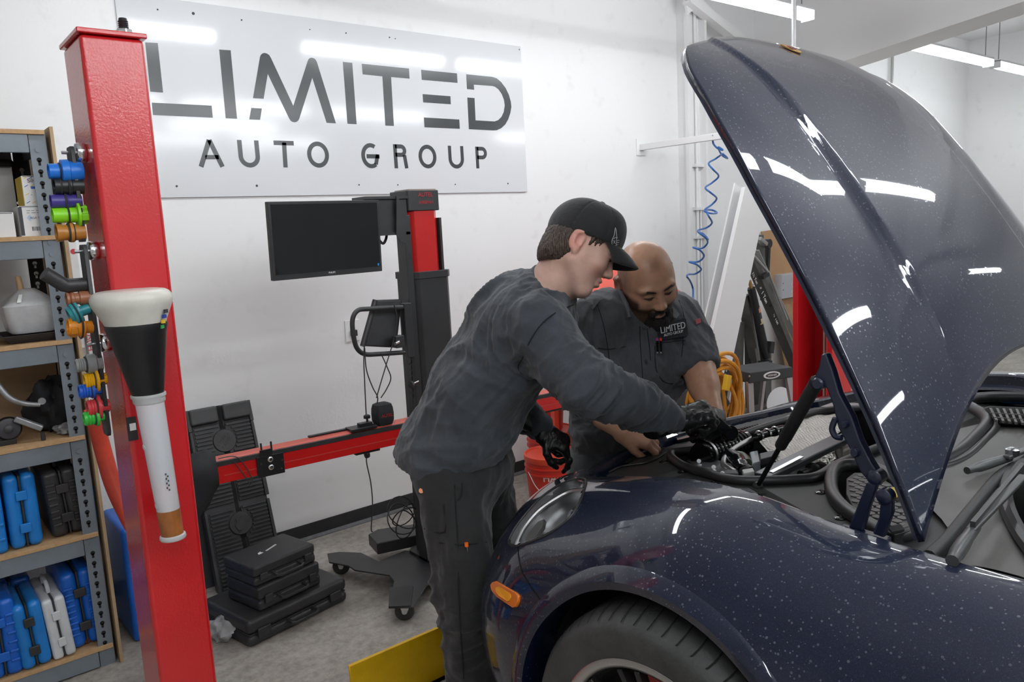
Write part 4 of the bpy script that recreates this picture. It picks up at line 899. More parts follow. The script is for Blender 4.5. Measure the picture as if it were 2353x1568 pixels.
# wall outlet behind the machine
ow = onY(810, 760, WY - .004); t = thing('wall_outlet', 'white wall outlet behind the push handle', 'outlet', (ow.x, WY, ow.z))
MB().span((ow.x - .045, WY - .008, ow.z - .06), (ow.x + .045, WY - .0002, ow.z + .06)).build('plate', m_white, t, bevel=.002)
MB().span((ow.x - .018, WY - .03, ow.z - .03), (ow.x + .018, WY - .008, ow.z + .005)).build('plug', m_blackp, t, bevel=.003)
# loose cables
cabs = [('black cable running from the tablet down to the crossbeam latch', [(837, 795), (836, 830), (838, 880), (842, 960), (845, 965)]),
        ('black cable looping from the handle to the cloth pouch', [(838, 800), (842, 850), (856, 890), (868, 915), (862, 940), (860, 950)]),
        ('black cable crossing from the junction box to the cloth pouch', [(905, 700), (912, 730), (905, 780), (890, 830), (875, 880), (865, 915)]),
        ('black cable hanging in a wide bow below the handle', [(875, 812), (890, 845), (898, 870), (888, 895), (875, 915)]),
        ('black cable falling from the crossbeam to the stand foot', [(846, 1030), (842, 1060), (852, 1110), (856, 1160), (853, 1215), (856, 1222)])]
for i, (lab, pts) in enumerate(cabs):
    yy = 2.99 if i < 4 else 3.0
    tag(MB().tube([onY(x, y, yy + .008 * k) for k, (x, y) in enumerate(pts)], .0026, 6, smooth=6).build('loose_cable', m_blackp, None, True), lab, 'cable', 'cables on the alignment stand')
coil = []
for i in range(90):
    a = i / 90 * 2 * math.pi * 4.3; r = .075 + .022 * math.sin(i * .35)
    coil.append(onY(925, 1190, 3.2) + V(r * math.cos(a) * .9, .035 * math.sin(a * .7), r * math.sin(a) * .85 + .02 * math.sin(i * .2)))
tag(MB().tube(coil, .0032, 6).build('cable_coil', m_blackp, None, True), 'coiled black cable dangling behind the stand column near the floor', 'cable')
tag(MB().tube([onY(866, 545, MY + .04), onY(880, 560, MY + .05), onY(888, 545, MY + .06), onY(886, 530, MY + .06)], .006, 8, smooth=6).build('monitor_cable', m_blackp, None, True), 'short thick black cable looping out behind the monitor', 'cable')
# ================================================================== CASES AND RAMPS ON THE FLOOR
cg = 'stack of black tool cases on the floor'
def fcase(label, fl, fr_, dep, z0, h, **k):
    d = V(fr_[0] - fl[0], fr_[1] - fl[1], 0); L = d.length; d.normalize(); n = V(-d.y, d.x, 0)
    c = V(fl[0], fl[1], 0) + d * (L / 2) + n * (dep / 2)
    return case('tool_case', label, c.x - L / 2, c.x + L / 2, c.y - dep / 2, c.y + dep / 2, z0, z0 + h, m_blackp, group=cg, handle='front', split='z', rot=math.degrees(math.atan2(d.y, d.x)), **k), c, d, n
fcase('wide flat black tool case at the bottom of the floor stack', (1.0, 3.035), (1.50, 3.135), .37, 0.0, .115, bev=.022)
fcase('middle black tool case of the floor stack', (1.075, 3.085), (1.385, 3.155), .24, .1155, .105, bev=.012)
tc_, c, d, n = fcase('topmost black tool case of the floor stack with white logo on its lid', (1.07, 3.10), (1.375, 3.165), .235, .221, .085, bev=.012)
for k_ in range(8): MB().box(V(c.x, c.y, .3068) + d * (-.012 + k_ * .0085) + n * (k_ * .003), (.0065, .010, .0006), rotz(math.degrees(math.atan2(d.y, d.x)) + 20)).build('logo_mark', m_wprint, tc_)
q = V(c.x, c.y, .3068) - d * .045; MB().prism([q - d * .015 - n * .012, q + d * .012 - n * .008, q + d * .005 + n * .004, q + d * .012 + n * .014, q - d * .008 + n * .006], (0, 0, .0006)).build('logo', m_wprint, tc_)
# plastic drive-on ramps leaning on the wall
m_ramp = mat('ramp_black', (0.048, 0.049, 0.050), 0.46, var=0.25, vscale=14, bump=0.12, bscale=150)
def ramp_thing(label, BL, BR, TL, TR, th, detail=True, zcut=0):
    t = thing('drive_on_ramp', label, 'car ramp', ((BL + BR) / 2), 'black plastic car ramps')
    nrm = (BR - BL).cross(TL - BL).normalized()
    if nrm.y > 0: nrm = -nrm
    def S(a, b_, o=0): return BL.lerp(BR, a).lerp(TL.lerp(TR, a), b_) + nrm * o
    def slabq(a0, a1, b0, b1, o0, o1, nm, m=m_ramp, bv=.004, par=t):
        vs = [S(a, b_, o) for o in (o0, o1) for a, b_ in ((a0, b0), (a1, b0), (a1, b1), (a0, b1))]
        return MB().add(vs, [(0, 1, 2, 3), (7, 6, 5, 4), (0, 4, 5, 1), (1, 5, 6, 2), (2, 6, 7, 3), (3, 7, 4, 0)]).build(nm, m, par, bevel=bv)
    slabq(0, 1, 0, 1, -th, -.012, 'body')
    for (b0, b1, e) in ((.0, .43, 0), (.45, .70, .012), (.72, .88, 0), (.88, 1, .01)):
        slabq(-.015 - e, .035, b0, b1, -th * .8, .006, 'edge_rail'); slabq(.965, 1.015 + e, b0, b1, -th * .8, .006, 'edge_rail')
    for b0, b1, z_ in ((.0, .425, 0), (.455, .70, 0), (.725, .9, 0)):
        for a0, a1 in ((.04, .47), (.55, .96)): slabq(a0, a1, b0, b1, -.014, -.004, 'tread_panel')
    for a0, a1 in ((.02, .46), (.54, .98)): slabq(a0, a1, .91, 1.0, -.02, .022, 'stop_lip', bv=.01)
    if detail:
        b_ = .012
        while b_ < .9:
            if not (.415 < b_ < .465 or .69 < b_ < .73):
                for s in (0, 1):
                    a0, a1 = (.06, .46) if s == 0 else (.56, .95)
                    for cb in (.335, .80):
                        dd = abs(b_ - cb)
                        if dd < .085: 
                            w = math.sqrt(.085 ** 2 - dd ** 2) * 2.3
                            if s == 0: a1 = min(a1, .5 - w)
                            else: a0 = max(a0, .5 + w)
                    if a1 - a0 > .05: slabq(a0, a1, b_, b_ + .010, -.004, .007, 'rib', bv=0)
            b_ += .0212
        for cb in (.335, .80):
            cp_ = S(.5, cb, -.012)
            MB().lathe([(.074, -.002), (.074, .002)], cp_, nrm, 30).build('emblem_well', m_darkhole, t, True)
            e = MB().lathe([(.056, 0), (.057, .012), (.054, .016)], cp_, nrm, 30).build('emblem', m_ramp, t, True)
            exx = (BR - BL).normalized(); eyy = (TL - BL).normalized()
            if cb > .5: put_text('RHINO\nRAMPS', .03, cp_ + nrm * .0165, exx + eyy * .9, eyy - exx * .9, mat('emblem_relief', (.05, .05, .05), .5), e, width=.075)
            else:
                b2 = MB(); base_ = cp_ + nrm * .0165
                pts = [(-.02, -.03), (-.005, -.034), (.012, -.026), (.026, -.012), (.022, .004), (.03, .018), (.014, .024), (.006, .036), (-.006, .024), (-.022, .028), (-.018, .008), (-.03, -.004)]
                b2.prism([base_ + exx * x + eyy * y for x, y in pts], nrm * .003).build('relief', MATS['emblem_relief'], e)
        for b0, b1 in ((.40, .26), (.70, .56), (.88, .74)): pass
        slabq(.475, .535, 0.0, .27, -.013, -.0115, 'channel', m_darkhole, 0); slabq(.475, .535, .40, .72, -.013, -.0115, 'channel', m_darkhole, 0); slabq(.475, .535, .87, 1.0, -.013, -.0115, 'channel', m_darkhole, 0)
    return t
MATS.setdefault('emblem_relief', mat('emblem_relief', (.05, .05, .05), .5))
ramp_thing('black ribbed plastic car ramp leaning on the wall behind the crossbeam', V(1.085, 3.64, .0), V(1.405, 3.64, .0), V(1.095, 3.875, .855), V(1.40, 3.875, .855), .05)
ramp_thing('second black plastic ramp nested behind the ribbed one', V(1.0, 3.74, .0), V(1.32, 3.74, .0), V(1.03, 3.90, .80), V(1.33, 3.90, .80), .035, False)
lump('trash_bag', 'crumpled clear plastic bag on the floor beside the red post', 'bag', (V(.955, 3.22, .04), .06, .07, .045), MATS['clear_bag'], 11, 1.5)
# ================================================================== BACKGROUND AT THE RIGHT: BUCKETS, CART, HOIST, LADDER
m_bucket = mat('bucket_red', (0.62, 0.035, 0.02), 0.38, var=0.12, vscale=8)
m_lid = mat('bucket_lid', (0.68, 0.06, 0.025), 0.4)
def bucket(label, c, z0=0.0, lid=True, h=.37, s=1.0, text=False):
    t = thing('bucket', label, 'bucket', (c[0], c[1], z0), 'red plastic buckets')
    pr = [(.128, 0), (.132, .006), (.146, .24), (.146, .255), (.157, .257), (.157, .266), (.148, .268), (.149, .29), (.157, .292), (.157, .30), (.150, .302), (.151, .335)]
    k = h / .37
    MB().lathe([(r * s, z * k) for r, z in pr] + ([] if lid else [(.155 * s, .352 * k), (.145 * s, .352 * k), (.125 * s, .02 * k), (.02, .018 * k)]), (c[0], c[1], z0), (0, 0, 1), 40).build('pail', m_bucket, t, True)
    if lid: MB().lathe([(.152, .325), (.158, .328), (.160, .345), (.158, .36), (.148, .362), (.142, .352), (.01, .352)], (c[0], c[1], z0), (0, 0, 1), 40).build('lid', m_lid, t, True)
    hp_ = []
    for i in range(15):
        a = math.radians(i * 180 / 14); R_ = .152 * s; hp_.append(V(c[0] - .78 * R_ * math.cos(a) - .63 * R_ * .15, c[1] + .63 * R_ * math.cos(a) - R_ * .98 * math.sin(a) * 1.0, z0 + .27 * k - .13 * math.sin(a)))
    if text: MB().tube([V(c[0], c[1], 0) + V(math.cos(a) * .16, math.sin(a) * .16, z0 + z_) for a, z_ in [(math.radians(x), zz_) for x, zz_ in ((172, .275), (180, .25), (190, .21), (203, .175), (220, .14), (240, .118), (258, .11), (275, .118), (292, .14), (310, .175), (330, .22), (340, .25), (350, .275))]], .0025, 6, smooth=4).build('wire_handle', mat('wire_white', (.75, .72, .70), .35), t, True)
    return t
bk = bucket('red lidded bucket with white lettering on the floor', (2.895, 3.265), text=True)
def wrap_text(txt, z, size, a0, R_, c, m, par, width):
    vs, fs = text_geo(txt, size, .0006, 1.0, .012 * size); xs = [v.x for v in vs]; ys = [v.y for v in vs]; k = width / (max(xs) - min(xs)); cx = min(xs); cy = (max(ys) + min(ys)) / 2
    out = []
    for v in vs:
        a = a0 + (v.x - cx) * k / R_; rr = R_ + v.z + .0012 + (z - .2) * .055; out.append(V(c[0] + rr * math.cos(a), c[1] + rr * math.sin(a), z + (v.y - cy) * k * 1.15))
    MB().add(out, fs).build('lettering', m, par)
wrap_text('HARBOR', .252, .05, math.radians(209), .142, (2.895, 3.265), m_wprint, bk, .215)
wrap_text('FREIGHT', .196, .05, math.radians(209), .142, (2.895, 3.265), m_wprint, bk, .215)
bucket('red bucket with lid standing behind the lettered one', (3.25, 3.66))
bucket('open orange-red bucket set on the lid behind the lettered bucket', (3.23, 3.66), .3625, False, .235, .72)
# red service cart behind the two men
m_cart = mat('cart_red', (0.66, 0.055, 0.022), 0.35, coat=.3)
ct = thing('service_cart', 'orange-red steel service cart with sloping lid behind the two people', 'cart', (3.35, 3.2, 0))
X0, X1, Y0_, Y1_ = 3.07, 3.79, 3.0, 3.45
for x in (X0, X1 - .035):
    for y in (Y0_, Y1_ - .035): MB().span((x, y, 0.0), (x + .035, y + .035, .95)).build('leg', m_cart, ct, bevel=.002)
for z_ in (.10, .62):
    MB().span((X0, Y0_ + .003, z_), (X1, Y0_ + .03, z_ + .04)).build('rail', m_cart, ct); MB().span((X1 - .032, Y0_, z_), (X1 - .004, Y1_, z_ + .04)).build('rail', m_cart, ct)
    MB().span((X0 + .01, Y0_ + .01, z_ - .004), (X1 - .01, Y1_ - .01, z_)).build('shelf', mat('cart_shelf', (.2, .2, .2), .5), ct)
for z_ in (.64,): MB().cyl((X1 - .018, Y0_ - .003, z_), (X1 - .018, Y0_ + .002, z_), .008, 10).build('bolt_head', m_zinc, ct)
MB().span((X0, Y0_, .95), (X1, Y1_, 1.16)).build('tub', m_cart, ct, bevel=.006)
lid_ = [V(X0, Y0_ - .01, 1.165), V(X1, Y0_ - .01, 1.165), V(X1, Y1_, 1.40), V(X0, Y1_, 1.40)]
MB().prism(lid_, (0, -.012, .03)).build('lid', m_cart, ct, bevel=.004)
MB().prism([a.lerp(b_, .5) + V(0, -.018, .03) for a, b_ in ((lid_[0], lid_[0]),)] + [lid_[0] + V(.05, .03, .055), lid_[0] + V(.35, .03, .055), lid_[0] + V(.35, .17, .13)], (0, -.004, .006)).build('white_panel', m_wcard, ct)
# spare tyre
m_rub = mat('rubber', (0.016, 0.016, 0.017), 0.62, var=0.25, vscale=20, bump=0.2, bscale=90)
tp = onY(1590, 920, 2.95)
t = thing('spare_tyre', 'black tyre standing against the wall behind the yellow hose coil', 'tyre', (tp.x, 2.95, 0))
MB().lathe([(.2, -.09), (.26, -.1), (.31, -.095), (.33, -.07), (.335, -.03), (.335, .03), (.33, .07), (.31, .095), (.26, .1), (.2, .09), (.19, 0), (.2, -.09)], (tp.x + .06, 2.95, .336), (.25, -1, 0), 48, cap=False).build('tread_ring', m_rub, t, True)
MB().lathe([(.02, -.03), (.1, -.05), (.19, -.06), (.195, .06), (.1, .02), (.02, .02)], (tp.x + .06, 2.95, .336), (.25, -1, 0), 32).build('rim', m_dsteel, t, True)
# yellow hose coil
m_yh = mat('hose_yellow', (0.62, 0.27, 0.02), 0.42, var=0.2, vscale=14)
hc = onY(1650, 925, 2.70); rnd = random.Random(4)
t = thing('hose_coil', 'coiled yellow air hose hanging beside the step ladder', 'hose', (hc.x, 2.70, 0))
for i in range(9):
    R0_ = .155 + .008 * i; ox, oz, oy = rnd.uniform(-.03, .03), rnd.uniform(-.02, .03), rnd.uniform(-.05, .05); el = rnd.uniform(.95, 1.35)
    pts = [V(hc.x + ox + R0_ * math.cos(a) * 1.05, 2.70 + oy + .03 * math.sin(2 * a + i), hc.z + .03 + oz + R0_ * el * math.sin(a)) for a in [2 * math.pi * k / 30 for k in range(30)]]
    MB().tube(pts, .0125, 8, closed=True).build('hose_loop', m_yh, t, True)
MB().box(onY(1670, 880, 2.62), (.04, .03, .09), Matrix.Rotation(.3, 3, 'Y')).build('strap', mat('strap_yellow', (.72, .42, .02), .5), t, bevel=.004)
# step ladder
m_alu = mat('aluminium', (0.55, 0.52, 0.52), 0.38, 0.7)
lc = onY(1752, 850, 2.72)
m_lcap = mat('ladder_cap', (0.035, 0.037, 0.038), 0.55, var=.2, vscale=12)
t = thing('step_ladder', 'small aluminium step ladder with dark grey cap in front of the hoist', 'ladder', (lc.x, 2.95, 0))
R30 = Matrix.Rotation(math.radians(-18), 3, 'Z'); lx, ly = lc.x, 2.75; lz = lc.z + .015
def Lp(a, b_, z_): p = R30 @ V(a, b_, 0); return V(lx + p.x, ly + p.y, z_)
MB().loft([[Lp(a * s, b_ * s, z_) for a, b_ in ((-.16, -.12), (.16, -.12), (.16, .12), (-.16, .12))] for s, z_ in ((1.06, lz - .065), (1.0, lz))]).build('cap', m_lcap, t, bevel=.006)
for s in (-1, 1):
    MB().bar(Lp(s * .145, -.10, lz - .06), Lp(s * .20, -.2, 0), .055, .02, (0, 1, 0)).build('rail', m_alu, t, bevel=.002)
    MB().bar(Lp(s * .13, .10, lz - .06), Lp(s * .17, .26, 0), .03, .02, (0, 1, 0)).build('rear_leg', m_alu, t)
MB().bar(Lp(-.17, -.145, .30), Lp(.17, -.145, .30), .09, .022).build('step', m_alu, t, bevel=.002)
MB().bar(Lp(-.155, -.12, .40), Lp(-.15, .16, .36), .014, .016).build('spreader', m_alu, t); MB().bar(Lp(.155, -.12, .40), Lp(.15, .16, .36), .014, .016).build('spreader', m_alu, t)
for a_, z_ in ((-.14, -.02), (.02, -.02), (.1, -.02), (.03, -.045), (.11, -.045)): MB().cyl(Lp(-.165, a_ * .9, lz + z_), Lp(-.172, a_ * .9, lz + z_), .007, 10).build('rivet', m_zinc, t)
ov = MB(); cc_ = Lp(0, -.1245, lz - .032); ex_ = R30 @ V(1, 0, 0)
ov.prism([cc_ + ex_ * (.062 * math.cos(a)) + V(0, 0, .022 * math.sin(a)) for a in [2 * math.pi * i / 28 for i in range(28)]], R30 @ V(0, -.004, .0)).build('oval_badge', m_wprint, t)
ov = MB(); ov.prism([cc_ + ex_ * (.048 * math.cos(a)) + V(0, 0, .014 * math.sin(a)) + R30 @ V(0, -.004, 0) for a in [2 * math.pi * i / 28 for i in range(28)]], R30 @ V(0, -.0012, .0)).build('badge_field', m_lcap, t)
put_text('WERNER', .03, cc_ + R30 @ V(0, -.0055, 0), ex_, (0, 0, 1), m_wprint, t, width=.07)
# folded engine hoist
m_hoist = mat('hoist_grey', (0.095, 0.095, 0.09), 0.42, 0.3, var=0.25, vscale=10)
m_hlight = mat('hoist_bare', (0.38, 0.38, 0.37), 0.35, 0.7)
HY = 3.42
def hp2(x, y, o=0): return onY(x, y, HY + o)
t = thing('engine_hoist', 'folded grey engine hoist with load ratings on its boom', 'hoist', (hp2(1760, 900).x, HY, 0))
def hbar(a, b_, w, d, nm, m=m_hoist, o=0, par=t): return MB().bar(hp2(*a, o), hp2(*b_, o), w, d, (0, 1, 0)).build(nm, m, par, bevel=.003)
bm_ = hbar((1716, 575), (1832, 850), .05, .085, 'boom', o=-.05)
hbar((1736, 575), (1838, 800), .012, .06, 'boom_flange', m_hlight, o=-.02, par=bm_)
bd = (hp2(1832, 850, -.05) - hp2(1716, 575, -.05)).normalized(); bn = V(bd.z, 0, -bd.x)
for tx, p_ in (('1½ Ton', (1735, 640)), ('1 Ton', (1757, 684)), ('½ Ton', (1783, 733))):
    put_text(tx, .05, hp2(*p_, -.077), bd, -bn if bn.z < 0 else bn, m_wprint, bm_, width=.1)
for p_ in ((1730, 655), (1748, 662), (1770, 703), (1794, 747)): MB().cyl(hp2(*p_, -.076), hp2(*p_, -.08), .008, 10).build('bolt_head', m_zinc if p_[0] < 1760 else m_darkhole, bm_)
hbar((1745, 540), (1756, 690), .04, .05, 'mast', o=.05); hbar((1765, 558), (1760, 660), .03, .035, 'mast_rear', m_blackm, o=.05)
MB().tube([hp2(1727, 583, -.09), hp2(1766, 628, -.09), hp2(1790, 690, -.08), hp2(1808, 735, -.08)], .012, 8).build('link_arm', m_hlight, t, True)
hbar((1748, 638), (1762, 630), .03, .05, 'pivot_pin', m_blackm, o=-.1)
MB().lathe([(.01, -.02), (.035, -.02), (.035, .02), (.01, .02)], hp2(1764, 560, .02), (0, -1, 0), 20).build('hook_pulley', m_blackm, t, True)
hbar((1742, 548), (1758, 562), .03, .05, 'head_plate', m_hlight, o=0)
cyl_ = MB().cyl(hp2(1726, 662, -.06), hp2(1762, 822, -.06), .03, 18).build('ram_cylinder', m_blackm, t, True)
MB().cyl(hp2(1722, 645, -.06), hp2(1726, 662, -.06), .014, 12).build('ram_rod', mat('brass', (.5, .3, .1), .3, .8), t, True)
for i, c_ in enumerate(((.6, .25, .15), (.04, .05, .07), (.55, .42, .22))):
    a_ = hp2(1736.5 + i * 2.8, 706 + i * 13, -.06); b2 = hp2(1739 + i * 2.8, 718 + i * 13, -.06); MB().cyl(a_, b2, .0305, 18, cap=False).build('label_band', mat('hband%d' % i, c_, .5), cyl_, True)
hbar((1708, 678), (1748, 880), .05, .09, 'support_leg', o=.02); hbar((1722, 690), (1748, 860), .012, .03, 'leg_edge', m_hlight, o=-.02)
hbar((1698, 740), (1692, 940), .05, .07, 'fold_leg', o=.06); hbar((1719, 740), (1722, 930), .04, .05, 'fold_leg', m_blackm, o=.08)
MB().box(hp2(1768, 798, -.08), (.05, .06, .09), Matrix.Rotation(.2, 3, 'Y')).build('pump_block', m_blackm, t, bevel=.006)
MB().box(hp2(1758, 836, -.06), (.08, .08, .05)).build('clevis', m_blackm, t, bevel=.006)
bz_ = hp2(1700, 900).x
MB().span((bz_ - .1, HY - .1, .12), (bz_ + .85, HY - .02, .20)).build('base_beam', m_hoist, t, bevel=.004); MB().span((bz_ - .1, HY + .1, .06), (bz_ + .85, HY + .18, .14)).build('base_beam', m_hoist, t, bevel=.004)
MB().span((bz_ + .25, HY - .06, .14), (bz_ + .33, HY + .12, .6)).build('post_stub', m_hoist, t)
for x in (bz_ - .05, bz_ + .78): MB().lathe([(.01, -.02), (.05, -.02), (.05, .02), (.01, .02)], (x, HY - .02, .051), (0, 1, 0), 20).build('caster_wheel', m_blackp, t, True)
# white funnel by the hoist
wf = onY(1788, 905, 3.1); t = tag(MB().lathe([(.11, 0), (.112, .006), (.105, .012), (.03, .11), (.016, .13), (.013, .2)], wf + V(.0, 0, -.06), (.75, -.2, -.3), 28).build('white_funnel', mat('white_plastic', (.75, .75, .76), .35), None, True), 'white plastic funnel lying beside the step ladder', 'funnel')
tbx = thing('grey_tool_crate', 'grey plastic crate standing on the floor below the white funnel', 'crate', (wf.x, 3.1, 0))
MB().span((wf.x - .25, 3.02, 0), (wf.x + .22, 3.22, max(.12, wf.z - .16))).build('body', mat('crate_grey', (.2, .2, .2), .5), tbx, bevel=.01)
# cardboard sheet, plank and electrical box behind the far post
cq = [onY(x, y, 3.88) for x, y in ((1762, 545), (1900, 520), (1900, 760), (1822, 800))]
cx0, cx1 = cq[0].x, cq[1].x
tag(MB().add([V(cx0, 3.93, 1.50), V(cx1, 3.93, 1.55), V(cx1, 3.80, 0), V(cx0 + .25, 3.80, 0), V(cx0, 3.94, 1.50), V(cx1, 3.94, 1.55), V(cx1, 3.81, 0), V(cx0 + .25, 3.81, 0)], [(0, 1, 2, 3), (7, 6, 5, 4), (0, 4, 5, 1), (1, 5, 6, 2), (2, 6, 7, 3), (3, 7, 4, 0)]).build('cardboard_sheet', mat('cardboard_tan', (.38, .22, .11), .75, var=.12, vscale=4)), 'tan cardboard sheet leaning on the wall behind the red post', 'cardboard')
wp = onY(1812, 700, 3.75); tag(MB().bar(V(wp.x, 3.78, wp.z), V(wp.x - .02, 3.6, 0), .09, .03, (0, 1, 0)).build('wood_plank', mat('plank', (.34, .23, .13), .7, col2=(.2, .13, .07), vscale=12), None, bevel=.004), 'rough wooden plank standing beside the far red post', 'plank')
eb = onY(1797, 632, 3.82); eb2 = onY(1840, 680, 3.82); t = thing('electrical_box', 'grey steel electrical box with knockouts beside the far red post', 'electrical box', (eb.x, 3.85, eb2.z))
m_galv = mat('galv_box', (.48, .49, .52), .4, .5)
MB().span((eb.x, 3.82, eb2.z), (eb2.x, 3.905, eb.z)).build('body', m_galv, t, bevel=.004)
for i in range(3): MB().lathe([(.016, 0), (.018, -.002), (.020, 0)], ((eb.x * .45 + eb2.x * .55), 3.82, eb2.z + (eb.z - eb2.z) * (.2 + .3 * i)), (0, 1, 0), 20, cap=False).build('knockout', m_galv, t, True)
for i in range(2): MB().cyl((eb.x + .018, 3.8185, eb2.z + (eb.z - eb2.z) * (.37 + .27 * i)), (eb.x + .018, 3.821, eb2.z + (eb.z - eb2.z) * (.37 + .27 * i)), .005, 10).build('hole', m_darkhole, t)
# wall bracket arm with blue coiled air hose
wb = onY(1472, 339, WY)
t = thing('wall_bracket', 'white square-tube bracket arm sticking out from the wall', 'bracket', (wb.x, WY, wb.z))
MB().span((wb.x - .02, 3.1, wb.z - .022), (wb.x + .02, WY - .008, wb.z + .022)).build('arm', m_white, t, bevel=.003)
MB().span((wb.x - .05, WY - .008, wb.z - .06), (wb.x + .05, WY - .0002, wb.z + .06)).build('wall_plate', m_white, t, bevel=.002)
m_bh = mat('hose_blue', (0.02, 0.13, 0.42), 0.3, trans=.1)
zk = 3.92
hz = [(700, 120), (700, 190), (740, 240), (790, 255), (745, 230), (780, 300), (830, 330), (790, 290), (770, 300), (720, 335), (660, 375), (700, 430), (750, 490), (690, 550), (630, 595), (680, 640), (732, 690), (690, 745), (620, 800), (680, 825), (735, 820), (690, 795), (640, 800), (660, 850), (690, 910), (640, 955), (562, 980), (600, 1020), (655, 1060), (610, 1010), (580, 1000), (630, 1040), (650, 1090), (600, 1140), (520, 1133), (580, 1155), (617, 1210), (570, 1260), (485, 1263), (550, 1285), (592, 1330), (540, 1370), (480, 1375), (465, 1395), (490, 1430), (517, 1500), (520, 1600), (540, 1750)]
pts = [onY(1460 + x / zk, 280 + y / zk, 3.3 + .05 * math.sin(i * 1.57)) for i, (x, y) in enumerate(hz)]
tag(MB().tube(pts, .0065, 8, smooth=5).build('coil_hose', m_bh, None, True), 'blue coiled air hose hanging from the wall bracket', 'hose')
# ================================================================== CAR (blue saloon, front left corner towards the camera)
CX = 1.975           # car centre line
WC = V(1.0, .885, .578)   # near front wheel: outer face, axle
ARCH = .405
def car_paint(name='car_paint_navy'):
    m = mat(name, (0.0016, 0.0052, 0.020), 0.4, 0.0, coat=1.0, spec=.2)
    nt, b = nodes(m); tc = nt.nodes.new('ShaderNodeTexCoord')
    vo = nt.nodes.new('ShaderNodeTexVoronoi'); vo.inputs['Scale'].default_value = 900; nt.links.new(tc.outputs['Object'], vo.inputs['Vector'])
    sep = nt.nodes.new('ShaderNodeSeparateColor'); nt.links.new(vo.outputs['Color'], sep.inputs[0])
    fl = ramp(nt, sep.outputs[0], [(0.0, (.0013, .0042, .017)), (.8, (.0018, .0062, .025)), (1.0, (.012, .021, .046))])
    # dried water spots
    v2 = nt.nodes.new('ShaderNodeTexVoronoi'); v2.inputs['Scale'].default_value = 130; v2.inputs['Randomness'].default_value = 1.0; nt.links.new(tc.outputs['Object'], v2.inputs['Vector'])
    s2 = nt.nodes.new('ShaderNodeSeparateColor'); nt.links.new(v2.outputs['Color'], s2.inputs[0])
    mul = nt.nodes.new('ShaderNodeMath'); mul.operation = 'MULTIPLY'; mul.inputs[1].default_value = .30; nt.links.new(s2.outputs[0], mul.inputs[0])
    lt = nt.nodes.new('ShaderNodeMath'); lt.operation = 'LESS_THAN'; nt.links.new(v2.outputs['Distance'], lt.inputs[0]); nt.links.new(mul.outputs[0], lt.inputs[1])
    big = ramp(nt, noise(nt, tc, 5, 3).outputs['Fac'], [(.30, (.05,) * 3), (.7, (.34,) * 3)])
    am_ = nt.nodes.new('ShaderNodeMath'); am_.operation = 'MULTIPLY'; nt.links.new(lt.outputs[0], am_.inputs[0]); nt.links.new(big.outputs['Color'], am_.inputs[1])
    nt.links.new(mixc(nt, am_.outputs[0], fl.outputs['Color'], (.26, .28, .32)), b.inputs['Base Color'])
    cr = nt.nodes.new('ShaderNodeMath'); cr.operation = 'MULTIPLY_ADD'; cr.inputs[1].default_value = .35; cr.inputs[2].default_value = .025; nt.links.new(am_.outputs[0], cr.inputs[0]); nt.links.new(cr.outputs[0], b.inputs['Coat Roughness'])
    return m
m_paint = car_paint()
m_trim = mat('bay_plastic', (0.017, 0.017, 0.017), 0.55, var=0.15, vscale=10, bump=0.12, bscale=260)
m_seal = mat('rubber_seal', (0.022, 0.022, 0.023), 0.42)
m_cowl = mat('cowl_plastic', (0.070, 0.066, 0.062), 0.45, var=0.18, vscale=5, bump=0.10, bscale=280)
m_blackgloss = mat('black_gloss', (0.008, 0.008, 0.009), 0.15)
m_silver = mat('bare_alu', (0.60, 0.60, 0.60), 0.3, 0.9)
m_glass = mat('clear_lens', (1, 1, 1), 0.01, trans=1.0, ior=1.12)
car = thing('car', 'dark blue car with its hood raised, seen from its front left corner', 'car', (CX, .6, .215))

